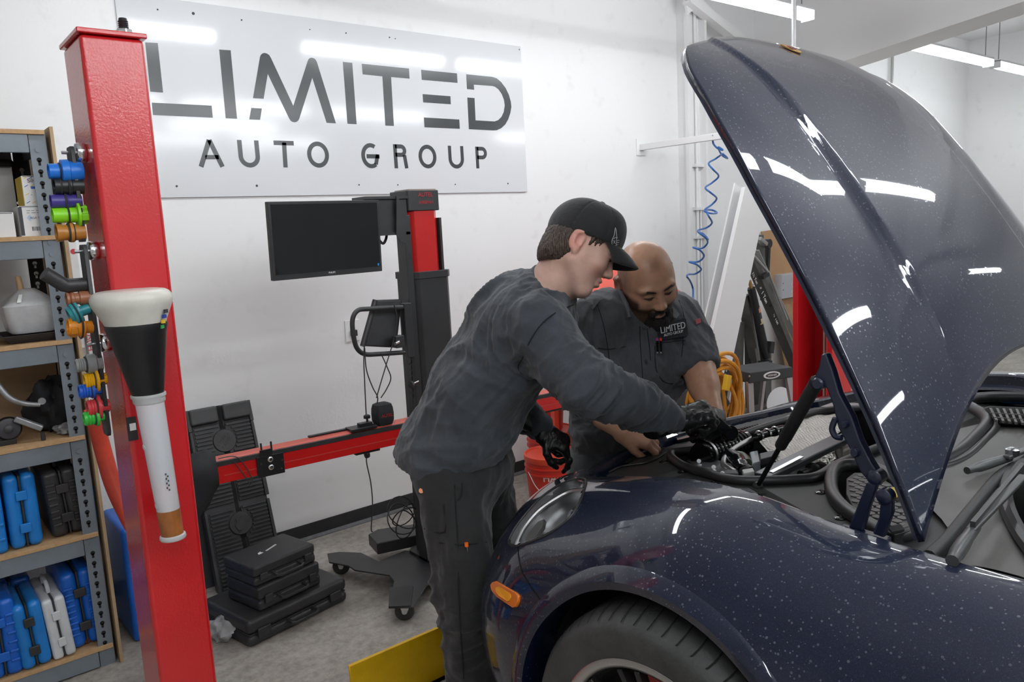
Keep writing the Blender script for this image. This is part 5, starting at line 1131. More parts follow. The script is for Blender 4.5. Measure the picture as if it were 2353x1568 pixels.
# ---- body side surface: stations from the door to the nose centre, each a profile from the hood gap down to the sill
def ES(x, y, z, nx, ny, o, z_): 
    n = V(nx, ny, 0).normalized(); return [V(x, y, 0) + n * oo + V(0, 0, zz_) for oo, zz_ in zip(o, z_)]
O_r = [0, .05, .11, .17, .22, .255, .27, .27, .25]
stations = [
  ES(1.28, -.75, 1.13, -1, 0, [0, .05, .11, .16, .205, .24, .26, .26, .23], [1.13, 1.125, 1.10, 1.05, .98, .88, .76, .55, .40]),
  ES(1.28, -.20, 1.12, -1, 0, [0, .05, .11, .16, .21, .25, .27, .27, .24], [1.12, 1.118, 1.095, 1.05, .98, .88, .76, .55, .40]),
  ES(1.27, .20, 1.105, -1, 0, [0, .05, .11, .165, .215, .255, .275, .272, .24], [1.105, 1.103, 1.085, 1.045, .98, .89, .77, .55, .40]),
  ES(1.27, .45, 1.097, -1, 0, [0, .05, .11, .165, .215, .26, .277, .272, .24], [1.097, 1.10, 1.085, 1.045, .985, .90, .78, .55, .40]),
  ES(1.27, .653, 1.105, -1, 0, [0, .05, .11, .165, .215, .258, .275, .272, .24], [1.104, 1.108, 1.095, 1.06, 1.005, .93, .80, .55, .40]),
  ES(1.26, .821, 1.127, -1, 0, [0, .045, .10, .155, .205, .245, .262, .262, .23], [1.125, 1.126, 1.112, 1.077, 1.025, .955, .82, .55, .40]),
  ES(1.27, .927, 1.122, -1, 0, [0, .05, .11, .165, .215, .255, .272, .272, .24], [1.122, 1.122, 1.107, 1.072, 1.02, .95, .82, .55, .40]),
  ES(1.29, 1.043, 1.104, -1, .02, [0, .05, .115, .175, .23, .27, .29, .285, .25], [1.104, 1.103, 1.085, 1.05, .995, .92, .80, .55, .40]),
  ES(1.325, 1.21, 1.062, -1, .10, [0, .055, .12, .185, .245, .29, .315, .315, .28], [1.062, 1.06, 1.04, 1.00, .94, .86, .75, .55, .40]),
  ES(1.365, 1.34, 1.022, -1, .24, [0, .055, .12, .192, .255, .303, .332, .325, .25], [1.022, 1.020, 1.002, .962, .902, .82, .715, .55, .40]),
  ES(1.405, 1.43, .993, -1, .50, [0, .057, .12, .187, .245, .29, .315, .30, .20], [.993, .99, .972, .932, .87, .785, .685, .55, .40]),
  ES(1.47, 1.495, .976, -.8, .75, [0, .052, .105, .158, .206, .247, .270, .25, .14], [.976, .972, .954, .912, .845, .76, .665, .54, .40]),
  ES(1.58, 1.545, .965, -.5, 1, [0, .04, .08, .12, .16, .195, .22, .205, .11], [.965, .956, .928, .88, .81, .73, .65, .54, .40]),
  ES(1.75, 1.592, .962, -.2, 1, [0, .035, .07, .105, .14, .17, .19, .20, .16], [.962, .952, .922, .87, .80, .72, .64, .54, .40]),
  ES(CX, 1.61, .960, 0, 1, [0, .035, .07, .10, .13, .16, .18, .19, .15], [.960, .950, .92, .868, .797, .717, .637, .54, .40]),
]
def catmull(a, b, c, d, t): return 0.5 * ((2 * b) + (c - a) * t + (2 * a - 5 * b + 4 * c - d) * t * t + (3 * b - a - 3 * c + d) * t ** 3)
def resample_grid(G, ku, kv):
    rows = []
    for r in G: rows.append(spline(r, kv))
    cols = [spline([r[j] for r in rows], ku) for j in range(len(rows[0]))]
    return [[cols[j][i] for j in range(len(cols))] for i in range(len(cols[0]))]
SG = resample_grid(stations, 22, 10)
NU, NV = len(SG), len(SG[0])
# the full skin as a searchable surface
allv = [p for r in SG for p in r]; allf = [(i * NV + j, i * NV + j + 1, (i + 1) * NV + j + 1, (i + 1) * NV + j) for i in range(NU - 1) for j in range(NV - 1)]
BV = BVHTree.FromPolygons([tuple(p) for p in allv], allf)
def hit(x, y, cx=1262, cy=1190):
    for k in range(40):
        d = ray(x + (cx - x) * k * .02, y + (cy - y) * k * .02).normalized(); loc, nn, idx, ds = BV.ray_cast(CP, d)
        if loc is not None and loc.x < 1.6: break
    if loc is None: return None, None
    if nn.dot(d) > 0: nn = -nn
    return loc, nn
def inpoly(x, y, pl):
    c = False; n = len(pl)
    for i in range(n):
        x1, y1 = pl[i]; x2, y2 = pl[i - 1]
        if (y1 > y) != (y2 > y) and x < (x2 - x1) * (y - y1) / (y2 - y1) + x1: c = not c
    return c
def topx(p): v = p - CP; z = v.dot(FW); return W / 2 + FPX * v.dot(RT) / z, H / 2 - FPX * v.dot(UP) / z
HL = [(1347, 1108), (1340, 1101), (1318, 1103), (1290, 1113), (1262, 1130), (1235, 1152), (1208, 1182), (1185, 1212), (1172, 1236), (1170, 1247), (1178, 1255), (1196, 1254), (1222, 1245), (1252, 1232), (1285, 1212), (1312, 1188), (1330, 1160), (1341, 1132)]
HLs = [(p.x, p.y) for p in spline([V(x, y, 0) for x, y in HL], 6, True)]
GAPB = [(1190, 1258), (1193, 1285), (1200, 1315), (1222, 1352), (1245, 1382), (1262, 1402)]
# classify faces: wheel arch is cut away, headlamp opening is cut away, bumper and fender are separate panels
wc2 = (WC.y, WC.z)
def r_arch(p): return math.hypot(p.y - wc2[0], p.z - wc2[1])
gap_pts = [hit(x, y)[0] for x, y in GAPB]
def is_front(c): # ahead of the bumper gap
    # gap line: through the lower headlamp corner down to the arch, in the side view (y,z)
    P0 = next(g for g in gap_pts if g is not None); P1 = [g for g in gap_pts if g is not None][-1]
    t = (P0.z - c.z) / max(1e-6, P0.z - P1.z); yline = P0.y + (P1.y - P0.y) * max(0, t ** .8 if t > 0 else 0) if t > 0 else 9
    return t > 0 and c.y > yline - .0
vid = {}
fend, bump_, lens = MB(), MB(), MB()
def snap(p):
    r = r_arch(p)
    return p
F_f, F_b, F_l = [], [], []
pts2 = [Vector(p) for p in allv]
# pull vertices next to the arch onto its circle
for i, p in enumerate(pts2):
    if p.x < 1.16 and p.z > .40:
        r = r_arch(p)
        if abs(r - ARCH) < .011:
            k = ARCH / r; pts2[i] = V(p.x, wc2[0] + (p.y - wc2[0]) * k, wc2[1] + (p.z - wc2[1]) * k)
hpx = [topx(p) for p in pts2]
for f in allf:
    c = (pts2[f[0]] + pts2[f[1]] + pts2[f[2]] + pts2[f[3]]) / 4
    if c.x < 1.2 and r_arch(c) < ARCH - .001: continue
    cx_ = sum(hpx[i][0] for i in f) / 4; cy_ = sum(hpx[i][1] for i in f) / 4
    if c.y > 1.2 and c.x < 1.5 and inpoly(cx_, cy_, HLs): F_l.append(f); continue
    (F_b if is_front(c) else F_f).append(f)
def components(faces):
    par = {}
    def find(a):
        while par[a] != a: par[a] = par[par[a]]; a = par[a]
        return a
    for f in faces:
        for i in f: par.setdefault(i, i)
        for i in f[1:]: par[find(i)] = find(f[0])
    g = {}
    for f in faces: g.setdefault(find(f[0]), []).append(f)
    return sorted(g.values(), key=len, reverse=True)
cl_ = components(F_l); F_l = cl_[0]; F_f += [f for c in cl_[1:] for f in c]
cb_ = components(F_b); F_b = cb_[0]; F_f += [f for c in cb_[1:] for f in c]
def sub(pts, faces, mirror=False):
    b = MB(); ids = {}
    for f in faces:
        q = []
        for i in f:
            if i not in ids: ids[i] = len(b.v); p = pts[i]; b.v.append((2 * CX - p.x, p.y, p.z) if mirror else tuple(p))
            q.append(ids[i])
        b.f.append(tuple(q))
    return b
fender = sub(pts2, F_f).build('fender', m_paint, car, True)
bumper = sub(pts2, F_b).build('bumper', m_paint, car, True)
fender_r = sub(pts2, F_f, True).build('fender', m_paint, car, True)
bumper_r = sub(pts2, F_b + F_l, True).build('bumper', m_paint, car, True)
# inner flange of the fender along the hood gap, drops into the bay
edge = [SG[i][0] for i in range(NU)]
for mir in (False, True):
    rows = []
    for p in edge[::3] + [edge[-1]]:
        inn = V(1, 0, 0) if p.y < 1.3 else V(CX - p.x, -.6, 0).normalized() if p.x < CX - .05 else V(0, -1, 0)
        rows.append([p, p + inn * .012 + V(0, 0, -.004), p + inn * .02 + V(0, 0, -.03), p + inn * .05 + V(0, 0, -.042)])
    if mir: rows = [[V(2 * CX - q.x, q.y, q.z) for q in r] for r in rows]
    MB().loft(rows, closed=False, cap=False).build('inner_flange', m_paint, fender_r if mir else fender, True)
# arch lip: rolled band round the wheel opening
for mir in (False, True):
    rows = []
    for k in range(0, 61):
        a = math.radians(-12 + 204 * k / 60); d = V(0, math.cos(a), math.sin(a)); base = V(0, WC.y, WC.z)
        # find skin X at the arch rim
        q = base + d * (ARCH + .004); loc, nn, _, _ = BV.ray_cast(V(0, q.y, q.z), V(1, 0, 0)); X = loc.x if loc is not None else 1.005
        q2_ = base + d * (ARCH + .030); loc2, _, _, _ = BV.ray_cast(V(0, q2_.y, q2_.z), V(1, 0, 0)); X2 = loc2.x if loc2 is not None else X
        ring = [V(X2 - .0005, 0, 0) + q2_, V(X2 - .006, 0, 0) + base + d * (ARCH + .026), V(X - .008, 0, 0) + base + d * (ARCH + .005), V(X - .004, 0, 0) + base + d * (ARCH - .012), V(X + .02, 0, 0) + base + d * (ARCH - .016), V(X + .09, 0, 0) + base + d * (ARCH - .006)]
        rows.append([V(2 * CX - p.x, p.y, p.z) if mir else p for p in ring])
    MB().loft(rows, closed=False, cap=False).build('arch_lip', m_paint, fender_r if mir else fender, True)
# wheel housing
for mir in (False, True):
    rows = []
    for k in range(31):
        a = math.radians(-20 + 220 * k / 30); d = V(0, math.cos(a), math.sin(a)); base = V(0, WC.y, WC.z)
        rr_ = [V(1.06, 0, 0) + base + d * (ARCH - .004), V(1.14, 0, 0) + base + d * (ARCH + .0), V(1.36, 0, 0) + base + d * (ARCH - .01), V(1.38, 0, 0) + base + d * .1]
        rows.append([V(2 * CX - p.x, p.y, p.z) if mir else p for p in rr_])
    MB().loft(rows, closed=False, cap=False).build('wheel_housing', mat('liner', (.010, .010, .010), .8), car, True)
# panel gap between fender and bumper, drawn as a real recessed joint strip
gp_ = [g + n_ * .0002 for g, n_ in (hit(x, y) for x, y in [(p.x, p.y) for p in spline([V(x, y, 0) for x, y in GAPB], 5)]) if g is not None]
MB().tube(gp_, .0022, 6).build('panel_gap', m_blackgloss, fender, True)
# ---- headlamp: clear cover following the skin, black bowl, projector and reflector inside, rubber rim
hb = MB(); lensb = sub(pts2, F_l)
lens_o = lensb.build('headlamp', m_glass, car, True, label='clear headlamp cover with dark bowl behind it')
md = lens_o.modifiers.new('sol', 'SOLIDIFY'); md.thickness = .003; md.offset = -1
rim = []
for x, y in HLs[::2]:
    g, n_ = hit(x, y)
    if g is None: continue
    rim.append(g)
MB().tube(rim, .0036, 8, closed=True).build('headlamp_rim', m_seal, lens_o, True)
hc_ = sum(rim, V(0, 0, 0)) / len(rim); hn = hit(1265, 1178)[1]
# bowl: rim contour shrunk and pushed inwards
lv = [(1.0, .002), (.97, .02), (.85, .05), (.6, .075), (.3, .085)]
rings = [[hc_ + (p - hc_) * s - hn * dpt for p in rim] for s, dpt in lv]
m_bowl2 = mat('lamp_bowl', (0.26, 0.265, 0.275), 0.28, 0.6)
MB().loft(rings, cap=False).add([rings[-1][0]], []).build('bowl', m_bowl2, lens_o, True)
MB().loft([rings[-1], [p - hn * .001 for p in rings[-1]]]).build('bowl_back', m_bowl2, lens_o)
def hin(x, y, dpt): g, n_ = hit(x, y); return g - hn * dpt
pj = hin(1300, 1170, .045); ax = V(-.45, .75, .12).normalized()
MB().lathe([(.02, -.05), (.034, -.03), (.037, .0), (.034, .012), (.03, .014)], pj, ax, 28).build('projector_ring', m_blackgloss, lens_o, True)
MB().lathe([(.03, .008), (.028, .018), (.018, .026), (.004, .029)], pj, ax, 28).build('projector_lens', mat('projector_glass', (.25, .27, .3), .03, .3), lens_o, True)
pj2 = hin(1322, 1128, .035); MB().lathe([(.012, -.03), (.022, -.01), (.024, .002), (.02, .006)], pj2, ax, 24).build('reflector', m_chrome, lens_o, True)
dr = [hin(x, y, .025) for x, y in ((1188, 1236), (1200, 1208), (1222, 1182), (1236, 1176), (1232, 1192), (1210, 1222))]
MB().prism(dr, -hn * .012).build('running_light', mat('drl_grey', (.14, .14, .135), .35), lens_o, bevel=.002)
MB().tube([hin(x, y, .02) for x, y in ((1175, 1243), (1192, 1205), (1225, 1165), (1262, 1138), (1300, 1118), (1335, 1112))], .006, 8, smooth=4).build('trim_strip', m_silver, lens_o, True)
MB().tube([hin(x, y, .03) for x, y in ((1215, 1235), (1255, 1215), (1290, 1190), (1315, 1160), (1330, 1125))], .012, 8, smooth=4).build('inner_bezel', mat('bezel_grey', (.22, .22, .23), .3, .4), lens_o, True)
# ---- orange side marker on the bumper corner
mk = [(1131, 1346), (1136, 1338), (1146, 1336), (1190, 1363), (1196, 1370), (1195, 1384), (1189, 1396), (1182, 1398), (1146, 1374), (1134, 1360)]
mp = []
for x, y in mk:
    g, n_ = hit(x, y); mp.append((g, n_))
ok = [g for g in mp if g[0] is not None]
mn = hit(1170, 1372)[1]
m_amber = mat('amber_lens', (0.80, 0.19, 0.005), 0.15, trans=.15, coat=.5)
mo_ = MB().prism([g + mn * -.006 for g, n_ in ok], mn * .013).build('side_marker', m_amber, bumper, bevel=.003, label='orange side marker lamp')
c_ = sum([g for g, n_ in ok], V(0, 0, 0)) / len(ok)
MB().prism([c_ + (g - c_) * .55 + mn * .0075 for g, n_ in ok], mn * .0015).build('inner_prism', mat('amber_inner', (.9, .36, .01), .2), mo_)
# ---- engine bay
ZT = [(1.62, .935), (1.55, .945), (1.45, .965), (1.3, 1.0), (1.15, 1.02), (.9, 1.035), (.7, 1.05), (.45, 1.06), (0, 1.06)]
def zt(y):
    for (y1, z1), (y0, z0) in zip(ZT[:-1], ZT[1:]):
        if y >= y0: t = min(1, (y - y0) / (y1 - y0)); return z0 + (z1 - z0) * t
    return ZT[-1][1]
def onT(x, y, dz=0.0):
    z_ = 1.02
    for _ in range(12): p = onZ(x, y, z_ + dz); z_ = zt(p.y)
    return V(p.x, p.y, z_ + dz)
def T3(x, y, dz=0.0): return V(x, y, zt(y) + dz)
ehole_px = [(1545, 1048), (1557, 1070), (1595, 1088), (1646, 1103), (1697, 1112), (1761, 1113), (1830, 1110), (1880, 1103)]
eh = [onT(*p) for p in ehole_px]
eh += [T3(1.80, .94), T3(2.1, .93), T3(2.32, .96), T3(2.40, 1.06), T3(2.40, 1.2), T3(2.36, 1.30), T3(2.2, 1.355), T3(CX, 1.37), T3(1.80, 1.362)]
eh = [V(p.x, p.y, 0) for p in eh]
ehs = spline(eh, 5, True)
bl_px = [(1912, 1100), (1930, 1082), (1965, 1078), (2010, 1085), (2050, 1110), (2085, 1150), (2112, 1200), (2095, 1232), (2050, 1243), (1992, 1215), (1940, 1180), (1912, 1142)]
bl = [onT(*p) for p in bl_px]; bls = spline([V(p.x, p.y, 0) for p in bl], 5, True)
en = [(p.x, p.y) for p in ehs]; bn2 = [(p.x, p.y) for p in bls]
left_edge = [(1.32 + max(0, (y - 1.0)) * .2, y) for y in [.2 + i * .05 for i in range(25)]]
def xin(y): # inner edge of the fender flange at this y
    best = min(edge, key=lambda p: abs(p.y - y) + (10 if p.x > 1.6 else 0)); return best.x + .046
def ynose(x): best = min(edge, key=lambda p: abs(p.x - x) + (10 if p.y < 1.3 else 0)); return best.y - .05
b = MB(); nx_, ny_ = 150, 130; idx = {}
gx = [1.29 + (2 * CX - 2 * 1.29) * i / nx_ for i in range(nx_ + 1)]; gy = [.46 + (1.58 - .46) * j / ny_ for j in range(ny_ + 1)]
xs_in = {j: xin(gy[j]) for j in range(ny_ + 1)}
def gid(i, j):
    if (i, j) not in idx: idx[(i, j)] = len(b.v); b.v.append((gx[i], gy[j], zt(gy[j])))
    return idx[(i, j)]
yn_cache = [ynose(x if x <= CX else 2 * CX - x) for x in gx]
for i in range(nx_):
    for j in range(ny_):
        x, y = (gx[i] + gx[i + 1]) / 2, (gy[j] + gy[j + 1]) / 2
        xm = min(x, 2 * CX - x)
        if xm < xs_in[j] - .004 or y > yn_cache[i] + .006 or inpoly(x, y, en) or inpoly(x, y, bn2): continue
        b.f.append((gid(i, j), gid(i + 1, j), gid(i + 1, j + 1), gid(i, j + 1)))
tray = b.build('bay_tray', m_trim, car, True)
# well under the tray
MB().span((1.42, .70, .55), (2.53, 1.40, .60)).build('engine_floor', m_darkhole, car)
wl = MB(); wl.loft([[V(p.x, p.y, zt(p.y) - .002) for p in ehs], [V(CX + (p.x - CX) * .99, p.y, .60) for p in ehs]], cap=False).build('engine_well', mat('well_black', (.012, .012, .012), .7), car, True)
MB().loft([[V(p.x, p.y, zt(p.y) - .002) for p in bls], [V(p.x, p.y, .96) for p in bls]], cap=False).build('battery_well', MATS['well_black'], car, True)
# rubber seals
MB().tube([V(p.x, p.y, zt(p.y) + .008) for p in ehs], .0125, 10, closed=True).build('bay_seal', m_seal, tray, True)
MB().tube([V(p.x, p.y, zt(p.y) + .010) for p in bls], .015, 10, closed=True).build('battery_seal', m_seal, tray, True)
# slots, blocks and quarter-turn fasteners in the tray
def patch(pts, h, nm, m, par=tray, bv=0.0, dz=0.0): return MB().prism([onT(*p, dz) for p in pts], (0, 0, h)).build(nm, m, par, bevel=bv)
patch([(1434, 1066), (1446, 1052), (1528, 1028), (1520, 1040)], .0015, 'air_slot', m_darkhole)
patch([(1520, 1005), (1570, 992), (1588, 1002), (1535, 1016)], .02, 'intake_block', m_trim, bv=.004)
patch([(1552, 1012), (1590, 1003), (1588, 1012), (1556, 1020)], .012, 'intake_clip', m_blackgloss, bv=.002)
MB().tube([onT(*p, .003) for p in ((1400, 1085), (1430, 1072), (1490, 1062), (1530, 1040))], .003, 6, smooth=5).build('crease', m_seal, tray, True)
for (x, y) in ((1525, 1062), (1568, 1086), (1640, 1113), (1887, 1133), (1932, 1192)):
    p = onT(x, y); f = MB().lathe([(.013, 0), (.013, .002), (.010, .0035), (.002, .0036)], p, (0, 0, 1), 18).build('fastener', m_blackgloss, tray, True)
    MB().box(p + V(0, 0, .0042), (.016, .003, .0015), rotz(35)).build('screw_slot', m_darkhole, f)
# seam between tray pieces and the deep black channel behind the strut foot
MB().tube([onT(*p, .002) for p in ((1715, 1146), (1735, 1138), (1760, 1136))], .003, 6, smooth=4).build('seam', m_darkhole, tray, True)
patch([(1722, 1121), (1745, 1118), (1880, 1195), (1862, 1208)], .0015, 'strut_channel', m_darkhole)
# ---- engine pieces
def eZ(x, y, z_): return onZ(x, y, z_)
eng = MB().span((1.62, .99, .60), (2.36, 1.32, .90)).build('engine', mat('engine_dark', (.02, .02, .02), .5), car, bevel=.02)
def bellows(a, b2, r, n, nm='bellows'):
    a, b2 = Vector(a), Vector(b2); L = (b2 - a).length; pr = []
    for i in range(n): pr += [(r, L * (i + .05) / n), (r, L * (i + .45) / n), (r * .84, L * (i + .6) / n), (r * .84, L * (i + .9) / n)]
    MB().lathe([(r * .9, -.02), (r * .95, -.015), (r * .95, 0)] + pr + [(r * .95, L), (r * .9, L + .02)], a, b2 - a, 24).build(nm, m_blackgloss, eng, True)
bellows(eZ(1618, 1046, .985), eZ(1700, 1018, .975), .040, 10); bellows(eZ(1690, 1009, .965), eZ(1748, 995, .96), .030, 9)
MB().lathe([(.042, 0), (.042, .01)], eZ(1618, 1046, .985), eZ(1700, 1018, .975) - eZ(1618, 1046, .985), 24, cap=False).build('clamp_band', m_silver, eng, True)
patch([(1572, 1062), (1600, 1052), (1680, 1075), (1698, 1098), (1660, 1097), (1600, 1080)], .012, 'side_bracket', mat('bracket_grey', (.16, .16, .165), .45, .4), eng, .003, -.03)
for p in ((1606, 1060), (1640, 1074), (1660, 1088)): MB().cyl(onT(*p, -.018), onT(*p, -.013), .006, 10).build('bolt_head', m_zinc, eng)
MB().tube([eZ(*p, .99) for p in ((1690, 1086), (1664, 1070), (1668, 1050), (1690, 1030), (1730, 1008), (1760, 998), (1800, 985))], .0085, 10, smooth=6).build('coolant_pipe', m_silver, eng, True)
MB().tube([eZ(*p, .985) for p in ((1676, 1050), (1690, 1060), (1700, 1072), (1708, 1084))], [.024, .026, .024, .018], 14, smooth=4).build('black_elbow', m_blackgloss, eng, True)
MB().lathe([(.02, 0), (.02, .02), (.014, .024)], eZ(1708, 1080, .985), (-.1, -.8, -.2), 18).build('hose_nozzle', m_blackp, eng, True)
patch([(1705, 1092), (1730, 1088), (1734, 1096), (1708, 1101)], .015, 'white_plug', mat('plug_white', (.6, .6, .58), .5), eng, .002, -.03)
patch([(1722, 1062), (1742, 1058), (1748, 1084), (1728, 1090)], .03, 'clear_valve', mat('valve_clear', (.5, .55, .58), .15, trans=.4), eng, .004, -.05)
m_green = mat('hose_green', (.06, .08, .035), .35); MB().tube([eZ(*p, .985) for p in ((1690, 1048), (1706, 1050), (1718, 1066))], .014, 12, smooth=4).build('green_hose', m_green, eng, True)
MB().tube([eZ(*p, 1.0) for p in ((1735, 1005), (1762, 997), (1785, 990), (1800, 986))], .013, 12, smooth=3).build('pipe_joint', m_blackgloss, eng, True)
for i in range(3): q_ = eZ(1745 + i * 18, 1002 - i * 5, 1.0); MB().lathe([(.015, -.004), (.017, 0), (.015, .004)], q_, eZ(1800, 986, 1.0) - eZ(1735, 1005, 1.0), 16, cap=False).build('clamp_band', m_silver, eng, True)
# heat shield: embossed aluminium sheet
m_shield = mat('heat_shield', (0.50, 0.48, 0.44), 0.42, 0.7)
nt, bb_ = nodes(m_shield); tc = nt.nodes.new('ShaderNodeTexCoord'); mp_ = nt.nodes.new('ShaderNodeMapping'); mp_.inputs['Rotation'].default_value = (0, 0, .78); nt.links.new(tc.outputs['Object'], mp_.inputs['Vector'])
vv = nt.nodes.new('ShaderNodeTexVoronoi'); vv.inputs['Scale'].default_value = 110; vv.inputs['Randomness'].default_value = .15; nt.links.new(mp_.outputs[0], vv.inputs['Vector'])
bq = nt.nodes.new('ShaderNodeBump'); bq.inputs['Strength'].default_value = 1.0; bq.inputs['Distance'].default_value = .006; nt.links.new(vv.outputs['Distance'], bq.inputs['Height']); nt.links.new(bq.outputs['Normal'], bb_.inputs['Normal'])
def sheet(cs, nm, m, par, n=14, wob=.004, thick=.002):
    rows = []
    for i in range(n + 1):
        r = []
        for j in range(n + 1):
            p = cs[0].lerp(cs[1], i / n).lerp(cs[3].lerp(cs[2], i / n), j / n) + V(0, 0, wob * math.sin(i * 1.3) * math.cos(j * 1.1)); r.append(p)
        rows.append(r)
    o = MB().loft(rows, closed=False, cap=False).build(nm, m, par, True); md = o.modifiers.new('s', 'SOLIDIFY'); md.thickness = thick; return o
sheet([eZ(1745, 1015, 1.0), eZ(1905, 955, 1.01), eZ(1945, 985, 1.01), eZ(1790, 1068, 1.0)], 'heat_shield', m_shield, eng)
sheet([eZ(1800, 960, .99), eZ(1960, 925, 1.0), eZ(1960, 960, 1.01), eZ(1830, 990, 1.0)], 'heat_shield', m_shield, eng)
sheet([eZ(1842, 1064, .97), eZ(1915, 1030, .99), eZ(1928, 1068, .97), eZ(1868, 1078, .96)], 'heat_shield', m_shield, eng)
st = MB().bar(eZ(1752, 1098, 1.005), eZ(1935, 1008, 1.03), .05, .018).build('cross_brace', mat('brace_grey', (.075, .078, .085), .35, .5), eng, bevel=.004)
MB().bar(eZ(1772, 1086, 1.016), eZ(1842, 1050, 1.03), .012, .003).build('brace_slot', m_silver, st)
patch([(1745, 1058), (1790, 1048), (1786, 1062), (1748, 1072)], .02, 'sensor_block', m_blackp, eng, .003, -.03)
patch([(1918, 1040), (1955, 1020), (1970, 1062), (1935, 1078)], .05, 'reservoir', mat('reservoir_tan', (.20, .18, .16), .5), eng, .006, -.06)
MB().tube([eZ(*p, .98) for p in ((1840, 1092), (1870, 1082), (1900, 1080), (1940, 1080))], .012, 10, smooth=4).build('fuel_line', m_blackp, eng, True)
for q_ in ((1868, 1080), (1886, 1078)): MB().lathe([(.016, -.006), (.02, 0), (.016, .006)], eZ(*q_, .985), (.5, .2, 0), 16).build('line_clip', m_blackp, eng, True)
for i in range(5): MB().tube([eZ(1835 + i * 9, 1096 - i * 3, .97), eZ(1845 + i * 9, 1086 - i * 2, .985), eZ(1850 + i * 10, 1095 - i * 2, .97)], .006, 8, smooth=4).build('wire_loop', m_blackp, eng, True)
# far rail of the bay: pale painted frame and black channel
sheet([T3(2.44, 1.0, .012), T3(2.44, 1.36, .012), T3(2.52, 1.36, .012), T3(2.52, 1.0, .012)], 'side_rail', mat('rail_pale', (.34, .34, .34), .4, .4), car, wob=0)
for i in range(5): MB().cyl(T3(2.48, 1.04 + i * .07, .014), T3(2.48, 1.04 + i * .07, .0165), .008, 12).build('rail_hole', m_darkhole, car)
# ---- battery/brake cover with honeycomb ribs
lidp = [(1945, 1105), (1962, 1092), (2005, 1092), (2048, 1118), (2082, 1160), (2108, 1205), (2096, 1224), (2055, 1236), (2005, 1212), (1960, 1172), (1944, 1140)]
lp_ = [onT(*p, .016) for p in lidp]; lido = MB().prism([p - V(0, 0, .04) for p in lp_], (0, 0, .046)).build('battery_cover', m_trim, car, bevel=.003)
lpx = [(p.x, p.y) for p in lp_]; x0_, x1_ = min(p[0] for p in lpx), max(p[0] for p in lpx); y0_, y1_ = min(p[1] for p in lpx), max(p[1] for p in lpx)
hx = MB(); r_ = .0125
j = 0; y = y0_
while y < y1_:
    x = x0_ + (r_ * .87 if j % 2 else 0)
    while x < x1_:
        if inpoly(x, y, lpx) and inpoly(x + .012, y, lpx) and inpoly(x - .012, y, lpx) and inpoly(x, y + .012, lpx) and inpoly(x, y - .012, lpx):
            z_ = zt(y) + .0222; pts = []
            for k in range(6): a = math.pi / 6 + k * math.pi / 3; pts.append(V(x + r_ * .78 * math.cos(a), y + r_ * .78 * math.sin(a), z_ - .001))
            hx.prism(pts, (0, 0, .0025))
        x += r_ * 1.74
    y += r_ * 1.5; j += 1
hx.build('honeycomb_pads', m_cowl, lido, kind='stuff')
patch([(2043, 1124), (2062, 1122), (2068, 1142), (2050, 1146)], .003, 'yellow_label', mat('label_yellow', (.62, .45, .05), .5), lido, 0, .026)
patch([(2040, 1215), (2070, 1210), (2078, 1222), (2050, 1228)], .004, 'cover_notch', m_darkhole, lido, 0, .023)
# ---- cowl panel below the windscreen
def wsb(x): u = abs(x - CX) / .72; return .60 - .30 * u ** 2      # windscreen base line in plan
b = MB(); rows = []
for i in range(41):
    x = 1.33 + (2 * CX - 2 * 1.33) * i / 40; r = []
    ylo = wsb(x) - .02; yhi = .70 + .14 * max(0, 1 - ((x - CX) / .6) ** 2)
    if x < 1.80: tt_ = max(0, min(1, (x - 1.38) / .42)); yhi = .54 + (yhi - .54) * tt_ * tt_ * (3 - 2 * tt_)
    for j in range(13):
        t = j / 12; y = ylo + (yhi - ylo) * t; r.append(V(x, y, 1.072 - .012 * t + .012 * math.sin(t * 3.1) + .006 * math.cos((x - CX) * 3)))
    rows.append(r)
cowl = MB().loft(rows, closed=False, cap=False).build('cowl_panel', m_cowl, car, True)
def cw(x, y, dz=0): return onZ(x, y, 1.078 + dz)
# air intake seal loop and louvre
lpts = [cw(*p) for p in ((2120, 1070), (2170, 1058), (2208, 1038), (2240, 1008), (2268, 975), (2262, 955), (2238, 940), (2220, 928), (2240, 916), (2290, 912), (2370, 914), (2440, 922))]
MB().tube(lpts, .016, 12, smooth=6).build('intake_seal', m_seal, cowl, True)
MB().tube([p + V(-.02, -.03, .003) for p in lpts[:7]], .009, 10, smooth=6).build('intake_lip', m_seal, cowl, True)
lv0 = [cw(*p, .012) for p in ((2258, 944), (2272, 938), (2420, 944), (2420, 985), (2300, 972))]
lvr = MB().prism(lv0, (0, 0, .004)).build('louvre_bed', m_darkhole, cowl)
MB().tube(lv0, .006, 8, closed=True).build('louvre_frame', m_cowl, lvr, True)
for i in range(9): 
    a = cw(2276 + i * 15, 940 + i * .6, .02); c2 = cw(2290 + i * 15, 968 + i * 1.6, .02); MB().bar(a, c2, .006, .006).build('louvre_slat', m_cowl, lvr)
for i in range(2): MB().bar(cw(2275 + i * 8, 950 + i * 10, .022), cw(2415, 958 + i * 12, .022), .003, .004).build('louvre_bar', m_cowl, lvr)
bd_ = cw(2320, 922, .01); MB().lathe([(.03, 0), (.055, .004), (.06, .01), (.055, .015), (.02, .018)], onZ(2325, 922, 1.05), (0, 0, 1), 28).build('washer_cap', mat('cap_blue', (.02, .16, .42), .35), cowl, True, label='round blue cap')
tag(MB().add([tuple(cw(*p, .004)) for p in ((2203, 1062), (2210, 1060), (2214, 1072), (2206, 1072))], [(0, 1, 2, 3)]).build('leaf', mat('leaf_orange', (.5, .16, .03), .6)), 'tiny orange dry leaf on the cowl panel', 'leaf')
